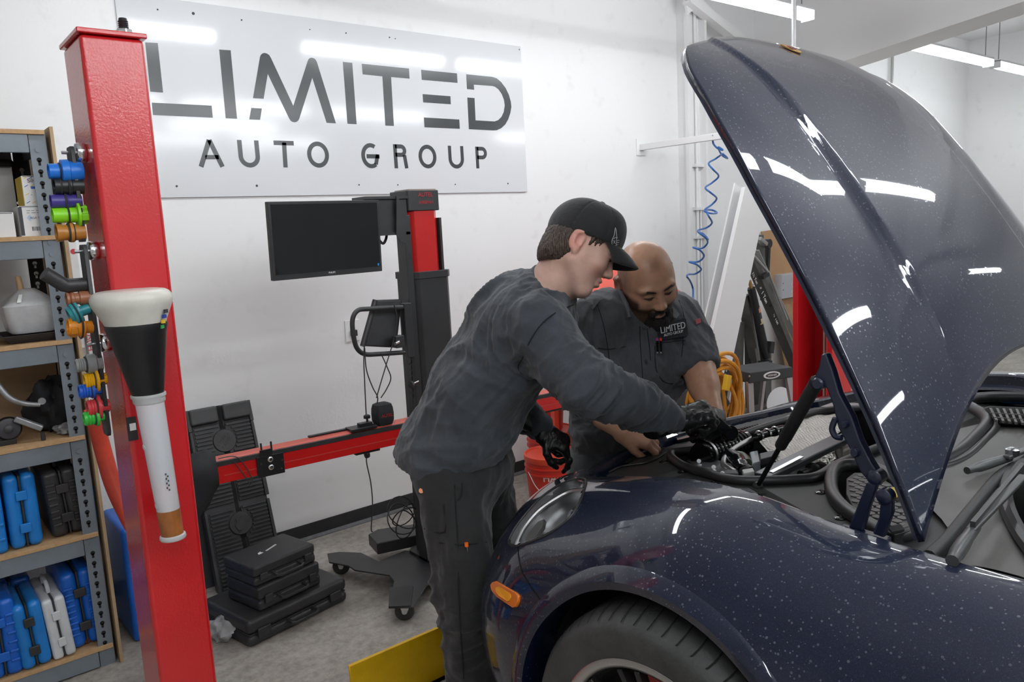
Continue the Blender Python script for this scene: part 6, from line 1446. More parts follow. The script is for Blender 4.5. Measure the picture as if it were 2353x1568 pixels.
# rubber strip, wiper arms and windscreen
MB().tube([cw(*p, .0) for p in ((2135, 1282), (2180, 1240), (2240, 1165), (2300, 1095), (2360, 1060), (2440, 1020))], .013, 10, smooth=5).build('cowl_rubber', m_trim, cowl, True)
m_arm = mat('wiper_grey', (.055, .058, .06), .35, .2)
w1 = MB().tube([cw(*p, .03) for p in ((2188, 1290), (2205, 1262), (2240, 1212))], [.010, .012, .010], 10, smooth=4).build('wiper_arm', m_arm, car, True)
MB().bar(cw(2230, 1220, .035), cw(2352, 1095, .045), .016, .009).build('arm_rod', m_arm, w1, bevel=.003); MB().bar(cw(2235, 1212, .04), cw(2350, 1075, .04), .008, .02).build('blade', m_blackp, w1)
w2 = MB().tube([cw(*p, .02) for p in ((2222, 1082), (2262, 1070), (2318, 1052))], [.008, .011, .010], 10, smooth=4).build('wiper_arm', m_arm, car, True)
MB().bar(cw(2312, 1052, .028), cw(2420, 1010, .03), .016, .009).build('arm_rod', m_arm, w2, bevel=.003); MB().lathe([(.014, 0), (.014, .012), (.006, .016)], cw(2326, 1045, .03), (0, 0, 1), 14).build('arm_bolt', m_zinc, w2, True)
rows = []
for i in range(31):
    x = CX + (-.70 + 1.40 * i / 30); u = (x - CX) / .70; y0 = wsb(x) - .01; r = []
    for j in range(11):
        t = j / 10; r.append(V(CX + (x - CX) * (1 - .2 * t), y0 - (1.0 - .12 * u * u) * t, 1.085 + .50 * t - .03 * t * t + .0))
    rows.append(r)
ws = MB().loft(rows, closed=False, cap=False).build('windscreen', mat('screen_tint', (.80, .86, .84), .01, trans=1.0, ior=1.1), car, True)
md = ws.modifiers.new('s', 'SOLIDIFY'); md.thickness = .005
MB().tube([r[0] + V(0, .004, -.002) for r in rows], .014, 8).build('screen_rubber', m_seal, ws, True)
for s, nm in ((0, 'a_pillar'), (30, 'a_pillar')): MB().tube([p + V(-.02 if s == 0 else .02, 0, 0) for p in rows[s]], .035, 10).build(nm, m_paint, car, True)
MB().tube([r[-1] for r in rows], .03, 10).build('roof_header', m_paint, car, True)
MB().loft([[V(r[-1].x, r[-1].y - 1.25 * t, r[-1].z + .05 * math.sin(t * 2.4)) for r in rows[::3]] for t in (0, .25, .5, .75, 1)], closed=False, cap=False).build('roof', m_paint, car, True)
MB().span((1.35, -.9, .9), (2.6, .30, .95)).build('dashboard', m_trim, car, bevel=.03)
# ---- raised hood
H0 = V(0, .534, 1.105); HE = V(0, .565, .825).normalized(); HN = V(1, 0, 0).cross(HE)
def sm(t): t = max(0, min(1, t)); return t * t * (3 - 2 * t)
def half_w(b_): # half width of the hood over its length (b from the rear corner)
    P = [(0, .665), (.2, .645), (.45, .622), (.7, .60), (.9, .575), (1.05, .548), (1.12, .525), (1.2, .47)]
    for (b0, w0), (b1, w1) in zip(P[:-1], P[1:]):
        if b_ <= b1: return w0 + (w1 - w0) * (b_ - b0) / (b1 - b0)
    return P[-1][1]
HLN = 1.235
def hood_pt(p, q):
    ap = abs(p); rear = .235 * (1 - ap ** 2.1); front = HLN - .10 * ap ** 2.6
    b_ = rear + (front - rear) * q
    w = half_w(b_); 
    rc = 1 - .09 * max(0, (q - .86) / .14) ** 2.2 * ap      # rounded front corners
    u = p * w * rc
    au = abs(u)
    o = .21 * (b_ / HLN) * (1 - b_ / HLN) * 1.0 - .05 * max(0, (b_ - .95) / .28) ** 2
    o += .016 * (1 - sm((au - .322) / .016)) * sm((b_ - .24) / .25) * (1 - .5 * sm((b_ - .9) / .3))
    o += .030 * (1 - (au / .62) ** 2)
    o -= .030 * max(0, (au - .45) / .2) ** 2 * (.15 + .85 * sm(b_ / .75))
    return V(CX + u, 0, 0) + H0 + HE * b_ + HN * o
hr = []
NP, NQ = 200, 70
for i in range(NQ + 1):
    hr.append([hood_pt(-1 + 2 * j / NP, i / NQ) for j in range(NP + 1)])
hood = MB().loft(hr, closed=False, cap=False).build('hood', m_paint, car, True)
hood.data.polygons.foreach_set('use_smooth', [True] * len(hood.data.polygons))
if hood.data.polygons[0].normal.dot(HN) < 0: hood.data.flip_normals()
md = hood.modifiers.new('s', 'SOLIDIFY'); md.thickness = .012; md.offset = -1
# inner panel and dark rubber edge along the near side
def hoff(p, q, o): return hood_pt(p, q) + HN * o
inn = MB().loft([[hoff(-.93 + 1.86 * j / 24, .06 + .9 * i / 16, -.030 - .012 * math.sin(j * .52) ** 2) for j in range(25)] for i in range(17)], closed=False, cap=False).build('inner_panel', mat('navy_inner', (.012, .018, .045), .35, coat=.5), hood, True)
md = inn.modifiers.new('s', 'SOLIDIFY'); md.thickness = .01
MB().loft([[hoff(-.985, q, -.008), hoff(-.99, q, -.022), hoff(-.95, q, -.036)] for q in [i / 40 for i in range(41)]], closed=False, cap=False).build('edge_fold', MATS['navy_inner'], hood, True)
# gold crest at the hood front
q0 = .945; cpn = hood_pt(0, q0); t1 = (hood_pt(0, q0 + .02) - hood_pt(0, q0 - .02)).normalized(); t0 = V(1, 0, 0); nn = t0.cross(t1)
shp = [(-.022, .026), (0, .03), (.022, .026), (.024, .0), (.018, -.018), (0, -.032), (-.018, -.018), (-.024, 0)]
m_gold = mat('crest_gold', (.62, .36, .13), .3, .8)
em = MB().prism([cpn + t0 * x + t1 * y + nn * .001 for x, y in shp], nn * .004).build('crest', m_gold, hood, bevel=.001, label='small gold crest')
MB().prism([cpn + t0 * x * .45 + t1 * y * .45 + nn * .005 for x, y in shp], nn * .001).build('crest_shield', mat('crest_dark', (.18, .03, .02), .4), em)
for s in (-1, 1): MB().prism([cpn + t0 * (s * .014 + x) + t1 * (s * .009 + y) + nn * .005 for x, y in ((-.006, -.006), (.006, -.006), (.006, .006), (-.006, .006))], nn * .0008).build('crest_field', mat('crest_black', (.02, .02, .02), .4), em)
# ---- hinge on the near side (dark blue painted links) and gas strut
m_hinge = mat('hinge_navy', (.010, .015, .038), .32, coat=.5)
def hx_(x, y, X): return onX(x, y, X)
hg = MB().prism([onX(*p, 1.352) for p in ((1886, 815), (1897, 812), (1912, 850), (1928, 905), (1958, 960), (1975, 1010), (2000, 1060), (2022, 1095), (2020, 1118), (1998, 1112), (1975, 1085), (1950, 1030), (1925, 985), (1912, 930), (1898, 892), (1876, 888), (1868, 870), (1880, 845))], (.02, 0, 0)).build('hinge_bracket', m_hinge, car, bevel=.004)
MB().tube([onX(*p, 1.35) for p in ((1920, 962), (1912, 985), (1920, 1003), (1934, 1006))], .006, 8, smooth=4).build('hook', m_hinge, hg, True)
for (x, y, r_) in ((1880, 882, .012), (2010, 1098, .014), (1942, 975, .007), (1965, 1040, .009)):
    p = onX(x, y, 1.35); MB().lathe([(r_, -.02), (r_, .003), (r_ * .75, .006), (r_ * .3, .006)], p, (-1, 0, 0), 20).build('pivot', m_hinge, hg, True)
l1 = [onX(*p, 1.345) for p in ((1990, 1108), (2016, 1112), (2000, 1160), (1982, 1222), (1948, 1214), (1966, 1170))]
MB().prism(l1, (.014, 0, 0)).build('hinge_link', m_hinge, car, bevel=.004)
l2 = [onX(*p, 1.33) for p in ((2028, 1128), (2050, 1140), (2050, 1180), (2030, 1238), (2003, 1228), (2018, 1190), (2022, 1150))]
MB().prism(l2, (.014, 0, 0)).build('hinge_link', m_hinge, car, bevel=.004)
p = onX(2032, 1142, 1.328); MB().lathe([(.014, -.015), (.014, .003), (.010, .006)], p, (-1, 0, 0), 20).build('pivot', m_hinge, car, True)
MB().box(onX(1985, 1226, 1.345) + V(0, 0, -.012), (.03, .09, .03)).build('hinge_foot', m_hinge, car, bevel=.004)
g0 = onT(1741, 1118, .004); g1 = onX(1878, 876, 1.372)
gs = MB().cyl(g0, g0.lerp(g1, .47), .0055, 12).build('gas_strut', m_blackgloss, car, True)
MB().lathe([(.012, 0), (.0125, .004), (.0125, .03), (.0135, .034), (.0135, (g1 - g0).length * .55)], g0.lerp(g1, .43), g1 - g0, 18).build('strut_cylinder', m_blackp, gs, True)
MB().lathe([(.004, -.012), (.011, -.006), (.011, .006), (.004, .012)], g0, (1, 0, 0), 14).build('ball_joint', m_blackp, gs, True)
MB().lathe([(.004, -.014), (.012, -.008), (.012, .008), (.004, .014)], g1, (1, 0, 0), 14).build('ball_joint', m_blackp, gs, True)
# mirrored hinge on the far side
for o in [x for x in car.children if x.name.startswith(('hinge_link', 'hinge_bracket', 'hinge_foot'))]:
    c = o.copy(); COL.objects.link(c); c.data = o.data.copy()
    for v in c.data.vertices: v.co.x = 2 * CX - v.co.x
    c.data.flip_normals(); c.parent = car; c.matrix_parent_inverse = o.matrix_parent_inverse.copy()

# ---- wheels
m_tyre = mat('tyre_rubber', (0.050, 0.051, 0.050), 0.55, var=0.3, vscale=16, bump=0.25, bscale=120)
m_rimlip = mat('rim_lip', (0.55, 0.54, 0.53), 0.25, 1.0)
m_spoke = mat('spoke_black', (0.018, 0.018, 0.020), 0.28, .3)
m_cal = mat('caliper_red', (.45, .02, .012), .35)
def wheel(cx, out, label):
    # out = -1: outer face towards -X
    ax = V(out, 0, 0); o = V(cx, WC.y, WC.z); hw = .128; R_ = .356
    t = MB().lathe([(.262, -hw + .01), (.30, -hw - .002), (.33, -hw + .004), (.346, -hw + .02), (.354, -hw + .045), (.357, -.04), (.3575, 0), (.357, .04), (.354, hw - .045), (.346, hw - .02), (.335, hw - .006), (.328, hw + .001), (.320, hw + .003), (.305, hw + .004), (.285, hw + .001), (.268, hw - .006), (.255, hw - .014), (.25, hw - .05), (.25, -hw + .03)], o, ax, 96, cap=False).build('wheel', m_tyre, car, True)
    gr = MB()
    for i in range(64):
        a = 2 * math.pi * i / 64; 
        def P(r, xx, da): return o + ax * xx + V(0, math.cos(a + da), math.sin(a + da)) * r
        pts = [(.3578, .02, 0), (.3575, .05, .02), (.3562, .075, .045), (.3530, .095, .058), (.3475, .108, .06), (.3405, .1185, .056), (.3372, .1215, .05)]
        for (r0, x0_, d0), (r1, x1_, d1) in zip(pts[:-1], pts[1:]):
            w_ = .0032
            gr.add([P(r0 + .0006, x0_, d0), P(r0 + .0006, x0_, d0 + w_ / .35), P(r1 + .0006, x1_, d1 + w_ / .35), P(r1 + .0006, x1_, d1)], [(0, 1, 2, 3)])
    gr.build('tread_sipes', mat('sipe_dark', (.006, .006, .006), .9), t, kind='stuff')
    for xx in (-.05, .0, .05): MB().lathe([(.3582, xx - .005), (.3584, xx), (.3582, xx + .005)], o, ax, 96, cap=False).build('tread_groove', MATS['sipe_dark'], t, True)
    MB().lathe([(.236, hw - .05), (.242, hw - .02), (.248, hw - .008), (.258, hw - .004), (.266, hw - .006), (.268, hw - .012)], o, ax, 96, cap=False).build('rim_lip', m_rimlip, t, True)
    MB().lathe([(.248, -hw + .02), (.235, -.03), (.236, hw - .05)], o, ax, 72, cap=False).build('rim_barrel', m_spoke, t, True)
    for i in range(10):
        for s in (-1, 1):
            a = 2 * math.pi * i / 10 + s * .10; d = V(0, math.cos(a), math.sin(a)); a2 = 2 * math.pi * i / 10 + s * .055; d2 = V(0, math.cos(a2), math.sin(a2))
            MB().bar(o + ax * (hw - .055) + d2 * .05, o + ax * (hw - .024) + d * .243, .014, .022, ax).build('spoke', m_spoke, t, bevel=.003)
    MB().lathe([(.07, hw - .09), (.07, hw - .05), (.045, hw - .04), (.03, hw - .036), (.004, hw - .036)], o, ax, 32).build('hub', m_spoke, t, True)
    MB().lathe([(.19, -.02), (.19, .005), (.08, .006)], o, ax, 60).build('brake_disc', m_silver, t, True)
    rings = []
    for k in range(11):
        a = math.radians(60 + 60 * k / 10); d = V(0, math.cos(a), math.sin(a)); rings.append([o + ax * x_ + d * r for x_, r in ((-.05, .15), (.045, .15), (.045, .215), (-.05, .215))])
    MB().loft(rings).build('brake_caliper', m_cal, t, bevel=.004)
    return t
wheel(WC.x + .128 + .006, -1, '')
wheel(2 * CX - WC.x - .134, 1, '')
# ================================================================== PEOPLE: bodies grown as one smooth surface
def vnoise(P, seed=0):
    P = np.asarray(P, dtype=np.float32); I = np.floor(P).astype(np.int64); F = P - I; F = F * F * (3 - 2 * F)
    def h(i, j, k): 
        n = (i * 374761393 + j * 668265263 + k * 2147483647 + seed * 1442695041) & 0x7fffffff
        n = ((n ^ (n >> 13)) * 1274126177) & 0x7fffffff
        return ((n ^ (n >> 16)) & 0xffff) / 65535.0
    x, y, z = I[:, 0], I[:, 1], I[:, 2]; fx, fy, fz = F[:, 0], F[:, 1], F[:, 2]
    c = 0
    for a in (0, 1):
        for b_ in (0, 1):
            for d in (0, 1):
                c = c + h(x + a, y + b_, z + d) * (fx if a else 1 - fx) * (fy if b_ else 1 - fy) * (fz if d else 1 - fz)
    return c
class SDF:
    def __init__(s, lo, hi, h):
        s.lo = np.array(lo, np.float32); s.h = h; s.n = np.ceil((np.array(hi) - s.lo) / h).astype(int) + 1
        s.d = np.full(s.n, 1.0, np.float32)
    def box(s, pts, pad):
        pts = np.array(pts); a = np.maximum(0, np.floor((pts.min(0) - pad - s.lo) / s.h).astype(int)); b_ = np.minimum(s.n, np.ceil((pts.max(0) + pad - s.lo) / s.h).astype(int) + 1)
        if (b_ <= a).any(): return None
        sl = tuple(slice(i, j) for i, j in zip(a, b_))
        g = np.stack(np.meshgrid(*[s.lo[k] + s.h * np.arange(a[k], b_[k], dtype=np.float32) for k in range(3)], indexing='ij'), -1)
        return sl, g
    def op(s, sl, d, k, mode):
        e = s.d[sl]
        if mode == 'u':
            if k > 0: hh = np.maximum(k - np.abs(e - d), 0) / k; s.d[sl] = np.minimum(e, d) - hh * hh * k * .25
            else: s.d[sl] = np.minimum(e, d)
        else:
            d = -d
            if k > 0: hh = np.maximum(k - np.abs(e - d), 0) / k; s.d[sl] = np.maximum(e, d) + hh * hh * k * .25
            else: s.d[sl] = np.maximum(e, d)
    def cone(s, a, b_, ra, rb, k=.02, flat=None, mode='u'):
        a, b_ = np.array(a, np.float32), np.array(b_, np.float32); r = s.box([a, b_], max(ra, rb) + k + 2 * s.h)
        if r is None: return
        sl, g = r
        if flat is not None:
            n, f = np.array(flat[0], np.float32), flat[1]; n /= np.linalg.norm(n); c = (a + b_) / 2
            # flatten the section along n, measured from the axis
            ba = b_ - a; t = np.clip(((g - a) @ ba) / (ba @ ba), 0, 1); q = g - a - t[..., None] * ba; dn = q @ n
            q = q + dn[..., None] * n * (1 / f - 1); d = (np.sqrt((q * q).sum(-1)) - (ra + (rb - ra) * t)) * (f + (1 - f) * .5)
        else:
            ba = b_ - a; t = np.clip(((g - a) @ ba) / (ba @ ba + 1e-12), 0, 1); q = g - a - t[..., None] * ba; d = np.sqrt((q * q).sum(-1)) - (ra + (rb - ra) * t)
        s.op(sl, d, k, mode)
    def ell(s, c, r, M=None, k=.02, mode='u'):
        c = np.array(c, np.float32); R_ = s.box([c], max(r) + k + 2 * s.h)
        if R_ is None: return
        sl, g = R_; q = g - c
        if M is not None: q = q @ np.array(M, np.float32).T
        r = np.array(r, np.float32); k0 = np.sqrt(((q / r) ** 2).sum(-1)); k1 = np.sqrt(((q / r ** 2) ** 2).sum(-1)) + 1e-9
        s.op(sl, k0 * (k0 - 1) / k1, k, mode)
    def cut(s, p, n, rad=None, k=0):
        n = np.array(n, np.float32); n /= np.linalg.norm(n); p = np.array(p, np.float32)
        r = s.box([p], rad if rad else 9)
        if r is None: return
        sl, g = r; d = (g - p) @ n
        if rad: m_ = np.sqrt(((g - p) ** 2).sum(-1)) < rad; e = s.d[sl]; s.d[sl] = np.where(m_, np.maximum(e, d), e)
        else: s.d[sl] = np.maximum(s.d[sl], d)
    def mesh(s):
        d = s.d; n = d.shape; ins = d < 0
        cnt = np.zeros((n[0] - 1, n[1] - 1, n[2] - 1), np.int8)
        for a in (0, 1):
            for b_ in (0, 1):
                for c in (0, 1): cnt += ins[a:n[0] - 1 + a, b_:n[1] - 1 + b_, c:n[2] - 1 + c]
        cell = np.argwhere((cnt > 0) & (cnt < 8)); vid = np.full(cnt.shape, -1, np.int32); vid[cell[:, 0], cell[:, 1], cell[:, 2]] = np.arange(len(cell))
        acc = np.zeros((len(cell), 3), np.float32); num = np.zeros(len(cell), np.float32)
        off = [(a, b_, c) for a in (0, 1) for b_ in (0, 1) for c in (0, 1)]
        for i in range(8):
            for j in range(i + 1, 8):
                df = [off[j][k] - off[i][k] for k in range(3)]
                if sum(abs(x) for x in df) != 1: continue
                A = cell + off[i]; B = cell + off[j]; da = d[A[:, 0], A[:, 1], A[:, 2]]; db = d[B[:, 0], B[:, 1], B[:, 2]]; m_ = (da < 0) != (db < 0)
                t = np.where(m_, da / (da - db + 1e-12), 0)[:, None]; acc += np.where(m_[:, None], np.array(off[i]) + t * np.array(df), 0); num += m_
        V_ = s.lo + s.h * (cell + acc / num[:, None]); Q = []
        for ax in range(3):
            o = [0, 0, 0]; o[ax] = 1; u, w = [k for k in range(3) if k != ax]
            sl0 = [slice(0, n[k] - (1 if k == ax else 0)) for k in range(3)]; sl1 = [slice(o[k], n[k]) for k in range(3)]
            x = np.argwhere(ins[tuple(sl0)] != ins[tuple(sl1)])
            x = x[(x[:, u] > 0) & (x[:, w] > 0) & (x[:, u] < n[u] - 1) & (x[:, w] < n[w] - 1)]
            def at(du, dw): y = x.copy(); y[:, u] += du; y[:, w] += dw; return vid[y[:, 0], y[:, 1], y[:, 2]]
            q = np.stack([at(-1, -1), at(0, -1), at(0, 0), at(-1, 0)], 1); Q.append(q[(q >= 0).all(1)])
        return V_, np.concatenate(Q)
def np_obj(name, V_, Q, m, parent, smooth_it=1, disp=None, label=None, tone=None):
    me = bpy.data.meshes.new(name); me.from_pydata(V_.tolist(), [], Q.tolist()); me.update()
    bm = bmesh.new(); bm.from_mesh(me); bmesh.ops.recalc_face_normals(bm, faces=bm.faces)
    for _ in range(smooth_it): bmesh.ops.smooth_vert(bm, verts=bm.verts, factor=.5, use_axis_x=True, use_axis_y=True, use_axis_z=True)
    for f in bm.faces: f.smooth = True
    bm.to_mesh(me); bm.free(); me.update()
    if disp is not None:
        nv = len(me.vertices); co = np.zeros(nv * 3, np.float32); me.vertices.foreach_get('co', co); co = co.reshape(-1, 3)
        no = np.zeros(nv * 3, np.float32); me.vertices.foreach_get('normal', no); no = no.reshape(-1, 3)
        co = co + no * disp(co, no)[:, None]; me.vertices.foreach_set('co', co.ravel().astype(np.float32)); me.update()
    if tone is not None:
        nv = len(me.vertices); co = np.zeros(nv * 3, np.float32); me.vertices.foreach_get('co', co); co = co.reshape(-1, 3)
        at_ = me.attributes.new('tone', 'FLOAT_COLOR', 'POINT'); c = tone(co); at_.data.foreach_set('color', np.concatenate([c, np.ones((nv, 1))], 1).astype(np.float32).ravel())
    me.materials.append(m); o = bpy.data.objects.new(name, me); COL.objects.link(o)
    if parent: setparent(o, parent)
    if label: o['label'] = label
    return o
def skin_mat(name, base, rough=.42):
    m = mat(name, base, rough, sub=.12); nt, b = nodes(m); tc = nt.nodes.new('ShaderNodeTexCoord')
    at_ = nt.nodes.new('ShaderNodeAttribute'); at_.attribute_name = 'tone'
    c1 = ramp(nt, noise(nt, tc, 35, 5).outputs['Fac'], [(.3, (.86, .84, .82)), (.7, (1.0, 1.0, 1.0))])
    nt.links.new(mixc(nt, 1.0, at_.outputs['Color'], c1.outputs['Color'], 'MULTIPLY'), b.inputs['Base Color'])
    bp = nt.nodes.new('ShaderNodeBump'); bp.inputs['Strength'].default_value = .18; bp.inputs['Distance'].default_value = .002
    nt.links.new(noise(nt, tc, 320, 3).outputs['Fac'], bp.inputs['Height']); nt.links.new(bp.outputs['Normal'], b.inputs['Normal'])
    return m
def cloth_mat(name, col, col2, fine=900, rough=.85):
    m = mat(name, col, rough, sub=0); nt, b = nodes(m); tc = nt.nodes.new('ShaderNodeTexCoord')
    c1 = ramp(nt, noise(nt, tc, 7, 6, .7).outputs['Fac'], [(.3, col2), (.7, col)]); nt.links.new(c1.outputs['Color'], b.inputs['Base Color'])
    b.inputs['Sheen Weight'].default_value = .25; b.inputs['Sheen Roughness'].default_value = .5
    n1 = noise(nt, tc, fine, 2); n2 = noise(nt, tc, 45, 4); ad = nt.nodes.new('ShaderNodeMath'); ad.operation = 'MULTIPLY_ADD'; ad.inputs[1].default_value = 3.0; nt.links.new(n2.outputs['Fac'], ad.inputs[0]); nt.links.new(n1.outputs['Fac'], ad.inputs[2])
    bp = nt.nodes.new('ShaderNodeBump'); bp.inputs['Strength'].default_value = .35; bp.inputs['Distance'].default_value = .003
    nt.links.new(ad.outputs[0], bp.inputs['Height']); nt.links.new(bp.outputs['Normal'], b.inputs['Normal'])
    return m
def folds(co, dirs, amp, scale, seed, stretch=.22):
    """long creases: noise stretched along one direction, ridged"""
    d = Vector(dirs).normalized(); a, c = MB().frame(d); B = np.array([list(d), list(a), list(c)], np.float32)
    w = vnoise(co * 6 + 11, seed + 3) - .5
    q = (co @ B.T) * np.array([scale * stretch, scale, scale], np.float32) + w[:, None] * 1.2
    n1 = vnoise(q + 50, seed); r1 = 1 - np.abs(2 * n1 - 1); n2 = vnoise(q * 2.1 + 90, seed + 1); r2 = 1 - np.abs(2 * n2 - 1)
    n3 = vnoise(q * 4.3 + 30, seed + 2); r3 = 1 - np.abs(2 * n3 - 1)
    return amp * ((r1 ** 2.6 - .3) + .5 * (r2 ** 2.2 - .32) + .16 * (r3 ** 2 - .35))
def near(co, p, rad): d2 = ((co - np.array(list(p), np.float32)) ** 2).sum(1); return np.exp(-d2 / (rad * rad))
def bvh_of(o): me = o.data; return BVHTree.FromPolygons([v.co.copy() for v in me.vertices], [tuple(p.vertices) for p in me.polygons])
class Frame:
    def __init__(s, c, f, u):
        s.c = Vector(c); s.f = Vector(f).normalized(); u = Vector(u); s.u = (u - s.f * u.dot(s.f)).normalized(); s.r = s.f.cross(s.u)   # r = right-hand side of the person
        s.M = [list(s.r), list(s.f), list(s.u)]
    def __call__(s, r, f, u): return s.c + s.r * r + s.f * f + s.u * u
    def loc(s, co): return (co - np.array(list(s.c), np.float32)) @ np.array(s.M, np.float32).T
def head(S, F, neck, neck_r=(.056, .062), nose=1.0, wide=1.0, jaw=1.0, k=1.0):
    def E(c, r, kk=.02, mode='u'): S.ell(F(c[0] * k, c[1] * k, c[2] * k), [x * k for x in r], F.M, kk * k, mode)
    def C(a, b_, ra, rb, kk=.015, mode='u'): S.cone(F(*[x * k for x in a]), F(*[x * k for x in b_]), ra * k, rb * k, kk * k, None, mode)
    E((0, -.008, .038), (.077 * wide, .094, .086)); E((0, .030, .0), (.070 * wide, .066, .075), .03); E((0, .036, -.045), (.058 * wide * jaw, .058, .068), .03)
    E((0, .066, -.098), (.030 * jaw, .026, .022), .025)
    for s in (-1, 1):
        C((s * .058 * wide * jaw, .0, -.045), (s * .022 * jaw, .066, -.098), .022, .018, .03)
        E((s * .042 * wide, .066, -.020), (.024, .022, .02), .025)                     # cheek
        E((s * .030, .086, .030), (.028, .012, .009), .018)                             # brow
    for s in (-1, 1):
        E((s * .031, .103, .012), (.019, .013, .011), .012, 's'); E((s * .031, .0805, .009), (.0155, .0135, .0135), .003)
        E((s * .031, .0885, .0125), (.0165, .008, .0055), .004)                         # heavy upper lid
    C((0, .094, .020), (0, .112 * nose + .002, -.022), .0085, .0105, .012); E((0, .114 * nose, -.026), (.0125, .013, .0105), .008)
    for s in (-1, 1): E((s * .0125, .104, -.030), (.0085, .011, .0085), .006)
    for s in (-1, 1): E((s * .0062, .112, -.0385), (.004, .006, .003), .002, 's')
    E((0, .096, -.054), (.024, .013, .0075), .008); E((0, .0945, -.068), (.021, .013, .008), .008); E((0, .110, -.0605), (.025, .014, .0018), .003, 's')
    for s in (-1, 1):
        a = F(s * .080 * wide * k, -.014 * k, -.002 * k)
        E((s * .081 * wide, -.018, .002), (.009, .021, .033), .008); E((s * .088 * wide, -.010, .004), (.007, .012, .020), .004, 's'); E((s * .079 * wide, -.008, -.026), (.008, .010, .012), .006)
        C((s * .086 * wide, -.030, .018), (s * .084 * wide, -.008, .030), .0055, .005, .005)
    S.cone(F(0, -.030 * k, -.045 * k), neck, neck_r[0], neck_r[1], .03)
def hand(S, wrist, d, n, thumb_side, curls, thumb, sc=1.0, spread=.0, k=.006, palm_l=.092):
    """d: wrist to knuckles, n: out of the back of the hand, thumb_side: +1/-1 along d x n"""
    d = Vector(d).normalized(); n = Vector(n); n = (n - d * n.dot(d)).normalized(); s = d.cross(n) * thumb_side; wrist = Vector(wrist)
    def P(a, b_, c): return wrist + d * a * sc + s * b_ * sc + n * c * sc
    S.cone(P(-.05, 0, 0), P(.02, 0, 0), .030 * sc, .031 * sc, .02, (n, .72))
    for b0, b1, r in ((.020, .030, .019), (.006, .010, .0185), (-.008, -.012, .018), (-.018, -.030, .0165)): S.cone(P(.015, b0, 0), P(palm_l - .004, b1, .002), r * sc, (r - .005) * sc, .016)
    S.cone(P(.02, .022, -.012), P(.055, .038, -.012), .02 * sc, .015 * sc, .015)   # ball of the thumb
    L = [(.043, .027, .022), (.047, .031, .023), (.043, .029, .022), (.034, .022, .020)]; off = (.031, .0105, -.0105, -.030)
    bases = []
    for i in range(4):
        p = P(palm_l - (.0, -.003, .001, .010)[i], off[i], .003); ang = 0; sp = spread * (1.5 - i) / 1.5
        dirs = None
        for j in range(3):
            ang += math.radians(curls[i][j]); dd = (d * math.cos(ang) - n * math.sin(ang)); dd = (dd + s * math.sin(sp) * (1 if j == 0 else .6)).normalized()
            q = p + dd * L[i][j] * sc; r0 = (.0100, .0092, .0084)[j] * (1 if i < 3 else .88); r1 = (.0092, .0084, .0070)[j] * (1 if i < 3 else .88)
            S.cone(p, q, r0 * sc, r1 * sc, .004 if j else .010)
            if j < 2: S.ell(q, [.0098 * sc * (1 if i < 3 else .88)] * 3, None, .003)
            p = q
        bases.append(p)
    t = P(.035, .036, -.008)
    for j, (a_, b_, c_, l) in enumerate(thumb):
        dd = (d * a_ + s * b_ + n * c_).normalized(); q = t + dd * l * sc; S.cone(t, q, (.0125, .0112, .0105)[j] * sc, (.0112, .0105, .0085)[j] * sc, .008 if j == 0 else .004); t = q
    return bases
def world_dir(right, up, fwd): return RT * right + UP * up + FW * fwd
# ------------------------------------------------------------------ young man in dark sweatshirt and cap
m_skin1 = skin_mat('skin_fair', (.60, .38, .30)); 
m_sweat = cloth_mat('sweatshirt', (.050, .060, .075), (.024, .029, .036))
m_pants = cloth_mat('work_trousers', (.018, .018, .019), (.010, .010, .0105))
m_glove = mat('nitrile_glove', (.012, .012, .013), .32, bump=.35, bscale=90)
m_hair = mat('brown_hair', (.045, .028, .02), .5)
nt, b = nodes(m_hair); tc = nt.nodes.new('ShaderNodeTexCoord'); mp_ = nt.nodes.new('ShaderNodeMapping'); mp_.inputs['Scale'].default_value = (260, 260, 40); mp_.inputs['Rotation'].default_value = (.5, .3, .3); nt.links.new(tc.outputs['Object'], mp_.inputs['Vector'])
nn_ = nt.nodes.new('ShaderNodeTexNoise'); nn_.inputs['Scale'].default_value = 1; nt.links.new(mp_.outputs[0], nn_.inputs['Vector']); bq = nt.nodes.new('ShaderNodeBump'); bq.inputs['Strength'].default_value = 1; bq.inputs['Distance'].default_value = .004; nt.links.new(nn_.outputs['Fac'], bq.inputs['Height']); nt.links.new(bq.outputs['Normal'], b.inputs['Normal'])
cr = ramp(nt, nn_.outputs['Fac'], [(.3, (.02, .012, .009)), (.7, (.09, .058, .042))]); nt.links.new(cr.outputs['Color'], b.inputs['Base Color'])
m_cap = cloth_mat('cap_black', (.014, .014, .016), (.009, .009, .010), 700, .8)
J = {k: atD(*v) for k, v in dict(rhip=(1035, 1085, 2.20), lhip=(1095, 1080, 2.36), rknee=(1072, 1375, 2.16), rank=(1100, 1640, 2.25), lknee=(1140, 1330, 2.40), lank=(1160, 1545, 2.48), hem=(1022, 1062, 2.28), mid=(1108, 892, 2.23), chest=(1190, 775, 2.18), neckb=(1272, 650, 2.13), rsh=(1228, 752, 2.04), relb=(1345, 885, 1.94), rwr=(1545, 964, 2.07), lsh=(1255, 735, 2.33), lelb=(1165, 912, 2.47), lwr=(1236, 980, 2.40), scap=(1165, 712, 2.15)).items()}
p1 = thing('person', 'person in dark sweatshirt and black cap leaning over the car with a wrench', 'person', (J['rank'].x, J['rank'].y, RW))
FH = Frame(atD(1329, 569, 2.09), world_dir(.86, -.50, .03), world_dir(.50, .86, .06))
